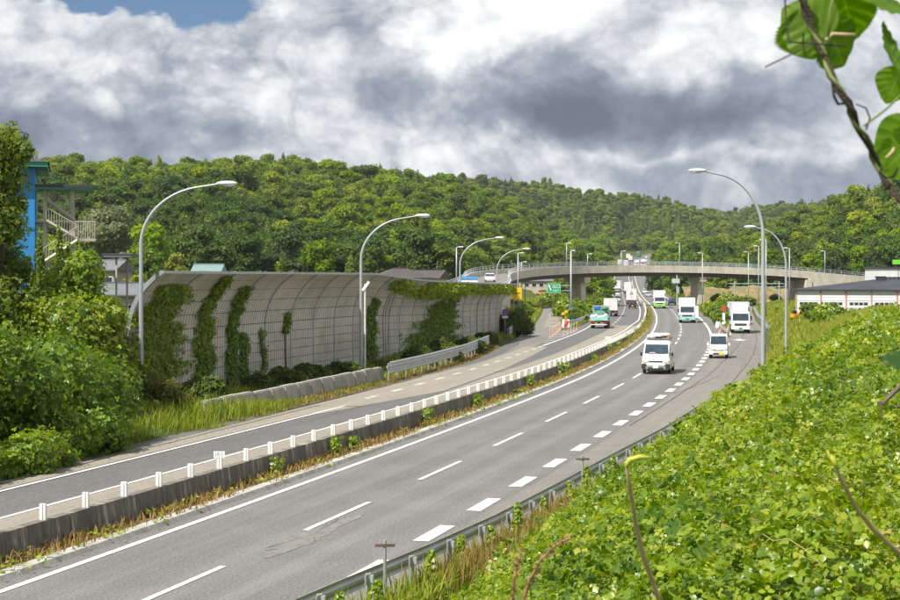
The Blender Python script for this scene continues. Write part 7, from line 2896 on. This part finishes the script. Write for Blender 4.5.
def close_vine():
    D = 1.75
    base = P3(930, 240, D)
    g = gz(base[0], base[1])
    org = np.array((base[0] + 0.08, base[1], g))
    th = thing("hanging_vine", org, 0, "twisted brown vine with large serrated green leaves hanging close by at the upper right", "climbing plant")
    px = [(793, -40), (800, -5), (812, 28), (824, 58), (836, 82), (846, 104), (860, 126), (868, 146), (877, 166), (891, 186), (906, 214), (935, 262), (985, 330)]
    cen = [P3(a, b, D + 0.02 * math.sin(k)) for k, (a, b) in enumerate(px)]
    cen.append(np.array((org[0] + 0.02, org[1], g + 0.8)))
    cen.append(np.array((org[0], org[1], g - 0.1)))
    # resample
    C = np.array(cen)
    s = np.concatenate([[0], np.cumsum(np.linalg.norm(np.diff(C, axis=0), axis=1))])
    q = np.linspace(0, s[-1], 150)
    C = np.stack([np.interp(q, s, C[:, k]) for k in range(3)], 1)
    for _ in range(2):
        C[1:-1] = 0.25 * C[:-2] + 0.5 * C[1:-1] + 0.25 * C[2:]
    for k, (r, amp, mat, ph, fr) in enumerate(((0.0032, 0.0026, "vine_bark", 0, 95), (0.0025, 0.0042, "vine_green", 2.1, 95), (0.0022, 0.0048, "vine_bark", 4.0, 80))):
        pts = []
        for i, c in enumerate(C):
            a = q[i] * fr + ph
            pts.append(c + np.array((math.cos(a), math.sin(a) * 0.8, 0.3 * math.sin(a))) * amp * (1 + 0.3 * math.sin(q[i] * 33 + k)) - org)
        rr = [r * (1 + 0.22 * math.sin(q[i] * 47 + k * 2) + 0.15 * math.sin(q[i] * 131)) for i in range(len(C))]
        mb = MB(); mb.tube(pts, rr, 8); mb.build("stem", mat, th, smooth=True)
    # tendrils
    for pp, r, mat in (([(846, 46), (812, 43), (789, 42), (786, 20), (784, -20)], 0.0012, "vine_bark"), ([(812, 44), (790, 55), (765, 67)], 0.0010, "vine_bark"),
                       ([(826, 40), (832, 34), (855, 35)], 0.0022, "stalk_dry"), ([(832, 80), (834, 96), (838, 104), (846, 103)], 0.0016, "vine_bark"),
                       ([(856, 104), (866, 108), (870, 118), (866, 130)], 0.0010, "vine_bark"), ([(864, 126), (885, 110), (900, 96), (925, 80)], 0.0012, "vine_green"),
                       ([(828, 38), (830, 10), (838, -20)], 0.0013, "vine_green"), ([(886, 158), (892, 152), (894, 148)], 0.0015, "stalk_dry"), ([(882, 166), (880, 172), (886, 178), (894, 176), (898, 168)], 0.0012, "vine_bark")):
        mb = MB(); mb.tube([P3(a, b, D - 0.01 + 0.004 * i) - org for i, (a, b) in enumerate(pp)], r, 6); mb.build("tendril", mat, th, smooth=True)
    F0 = (0.15, -1, 0.25)
    big_leaf(th, org, P3(827, 36, D + 0.03), P3(782, 8, D + 0.04), (0.05, -1, -0.2), 0.075, "leaf_close", 1, 0.05, 0.1, 0.05, 0.75)
    big_leaf(th, org, P3(828, 28, D + 0.05), P3(846, 66, D + 0.07), (0.3, -1, 0.35), 0.085, "leaf_close", 2, 0.08, 0.12, 0.08, 0.3)
    big_leaf(th, org, P3(838, -20, D + 0.06), P3(856, 42, D + 0.1), (-0.5, -1, 0.2), 0.075, "leaf_close", 3, 0.1, 0.15, 0.07, 0.15)
    big_leaf(th, org, P3(803, 12, D + 0.04), P3(816, 60, D + 0.06), (0.1, -1, -0.1), 0.08, "leaf_close", 12, 0.08, 0.12, 0.08, 0.45)
    big_leaf(th, org, P3(850, -12, D + 0.02), P3(915, 10, D + 0.05), (0.0, -0.7, 0.8), 0.055, "leaf_close", 4, 0.08, 0.1, 0.04, 0.6)
    big_leaf(th, org, P3(898, 70, D), P3(876, 28, D + 0.05), (0.7, -1, 0.1), 0.03, "leaf_close", 5, -0.15, 0.3, 0.06, 0.3)
    big_leaf(th, org, P3(900, 70, D + 0.02), P3(886, 104, D + 0.03), (-0.1, -1, 0.1), 0.045, "leaf_close", 6, 0.08, 0.1, 0.03, 0.6)
    big_leaf(th, org, P3(925, 128, D + 0.05), P3(880, 176, D + 0.06), (0.0, -1, 0.25), 0.085, "leaf_close", 7, 0.05, 0.08, 0.02, 0.35)
    big_leaf(th, org, P3(945, 362, D - 0.3), P3(878, 356, D - 0.28), (0.0, -0.55, 0.85), 0.045, "leaf_close_dark", 8, 0.05, 0.08, 0.03, 0.2)
    mb = MB(); mb.tube([P3(945, 362, D - 0.3) - org, P3(985, 345, D - 0.15) - org, P3(990, 335, D) - org], 0.0014, 6); mb.build("tendril", "vine_green", th)
close_vine()


def stalk(label, pts, D, r, tip=None, name="dry_stalk", mat="stalk_dry", fuzz=0):
    W = [P3(a, b, D + 0.05 * i) for i, (a, b) in enumerate(pts)]
    last = W[-1]
    g = gz(last[0], last[1])
    org = np.array((last[0] + 0.05, last[1] + 0.05, g))
    path = W + [np.array((last[0] + 0.03, last[1] + 0.03, (last[2] + g) / 2)), org - np.array((0, 0, 0.1))]
    th = thing(name, org, 0, label, "dry stem")
    n = len(path)
    mb = MB(); mb.tube([p - org for p in path], [r * (0.5 + 0.5 * min(1, i / 4)) * (1.15 if i % 2 else 0.9) for i in range(n)], 8); mb.build("stem", mat, th, smooth=True)
    if tip:
        mb = MB(); mb.tube([P3(a, b, D) - org for a, b in tip], [r * 0.7] + [r * 0.9] * (len(tip) - 2) + [r * 0.35], 8); mb.build("tip", "stalk_tip", th, smooth=True)
    if fuzz:
        p = []
        for i in range(fuzz):
            u = random.random() * (len(W) - 1)
            k = int(u)
            p.append(W[k] + (W[k + 1] - W[k]) * (u - k) - org)
        p = np.array(p)
        d = unit(W[0] - W[-1])
        v, f, t = scatter_arrays(DIAMOND[0] * np.array([0.5, 1, 1]), DIAMOND[1], p, RNG.normal(size=(fuzz, 3)), RNG.uniform(0.006, 0.013, fuzz), RNG.uniform(0.6, 1, fuzz), np.tile(d, (fuzz, 1)) + RNG.normal(0, 0.35, (fuzz, 3)))
        part("seed_head", fast_mesh("seed_head", v, f, "grass_dry", t), th)
    return th


stalk("dry brown stem with a bent green tip standing in front of the kudzu", [(626, 462), (630, 490), (635, 520), (643, 555), (656, 592), (668, 625)], 2.1, 0.0040, [(626, 468), (629, 460), (640, 457), (652, 458)])
stalk("arching dry stem with a bud leaning in from beside the kudzu's right side", [(832, 458), (842, 482), (856, 508), (872, 528), (890, 545), (925, 575), (960, 625)], 2.0, 0.0038, [(838, 470), (832, 458), (827, 450), (830, 462)])
stalk("pale feathery seed head curving over the lower kudzu", [(570, 538), (556, 545), (541, 560), (530, 580), (522, 605), (516, 640)], 2.4, 0.0026, fuzz=260)
stalk("slim pale seed head rising beside the feathery one", [(521, 552), (517, 566), (514, 585), (512, 605), (510, 640)], 2.4, 0.0024, fuzz=160)
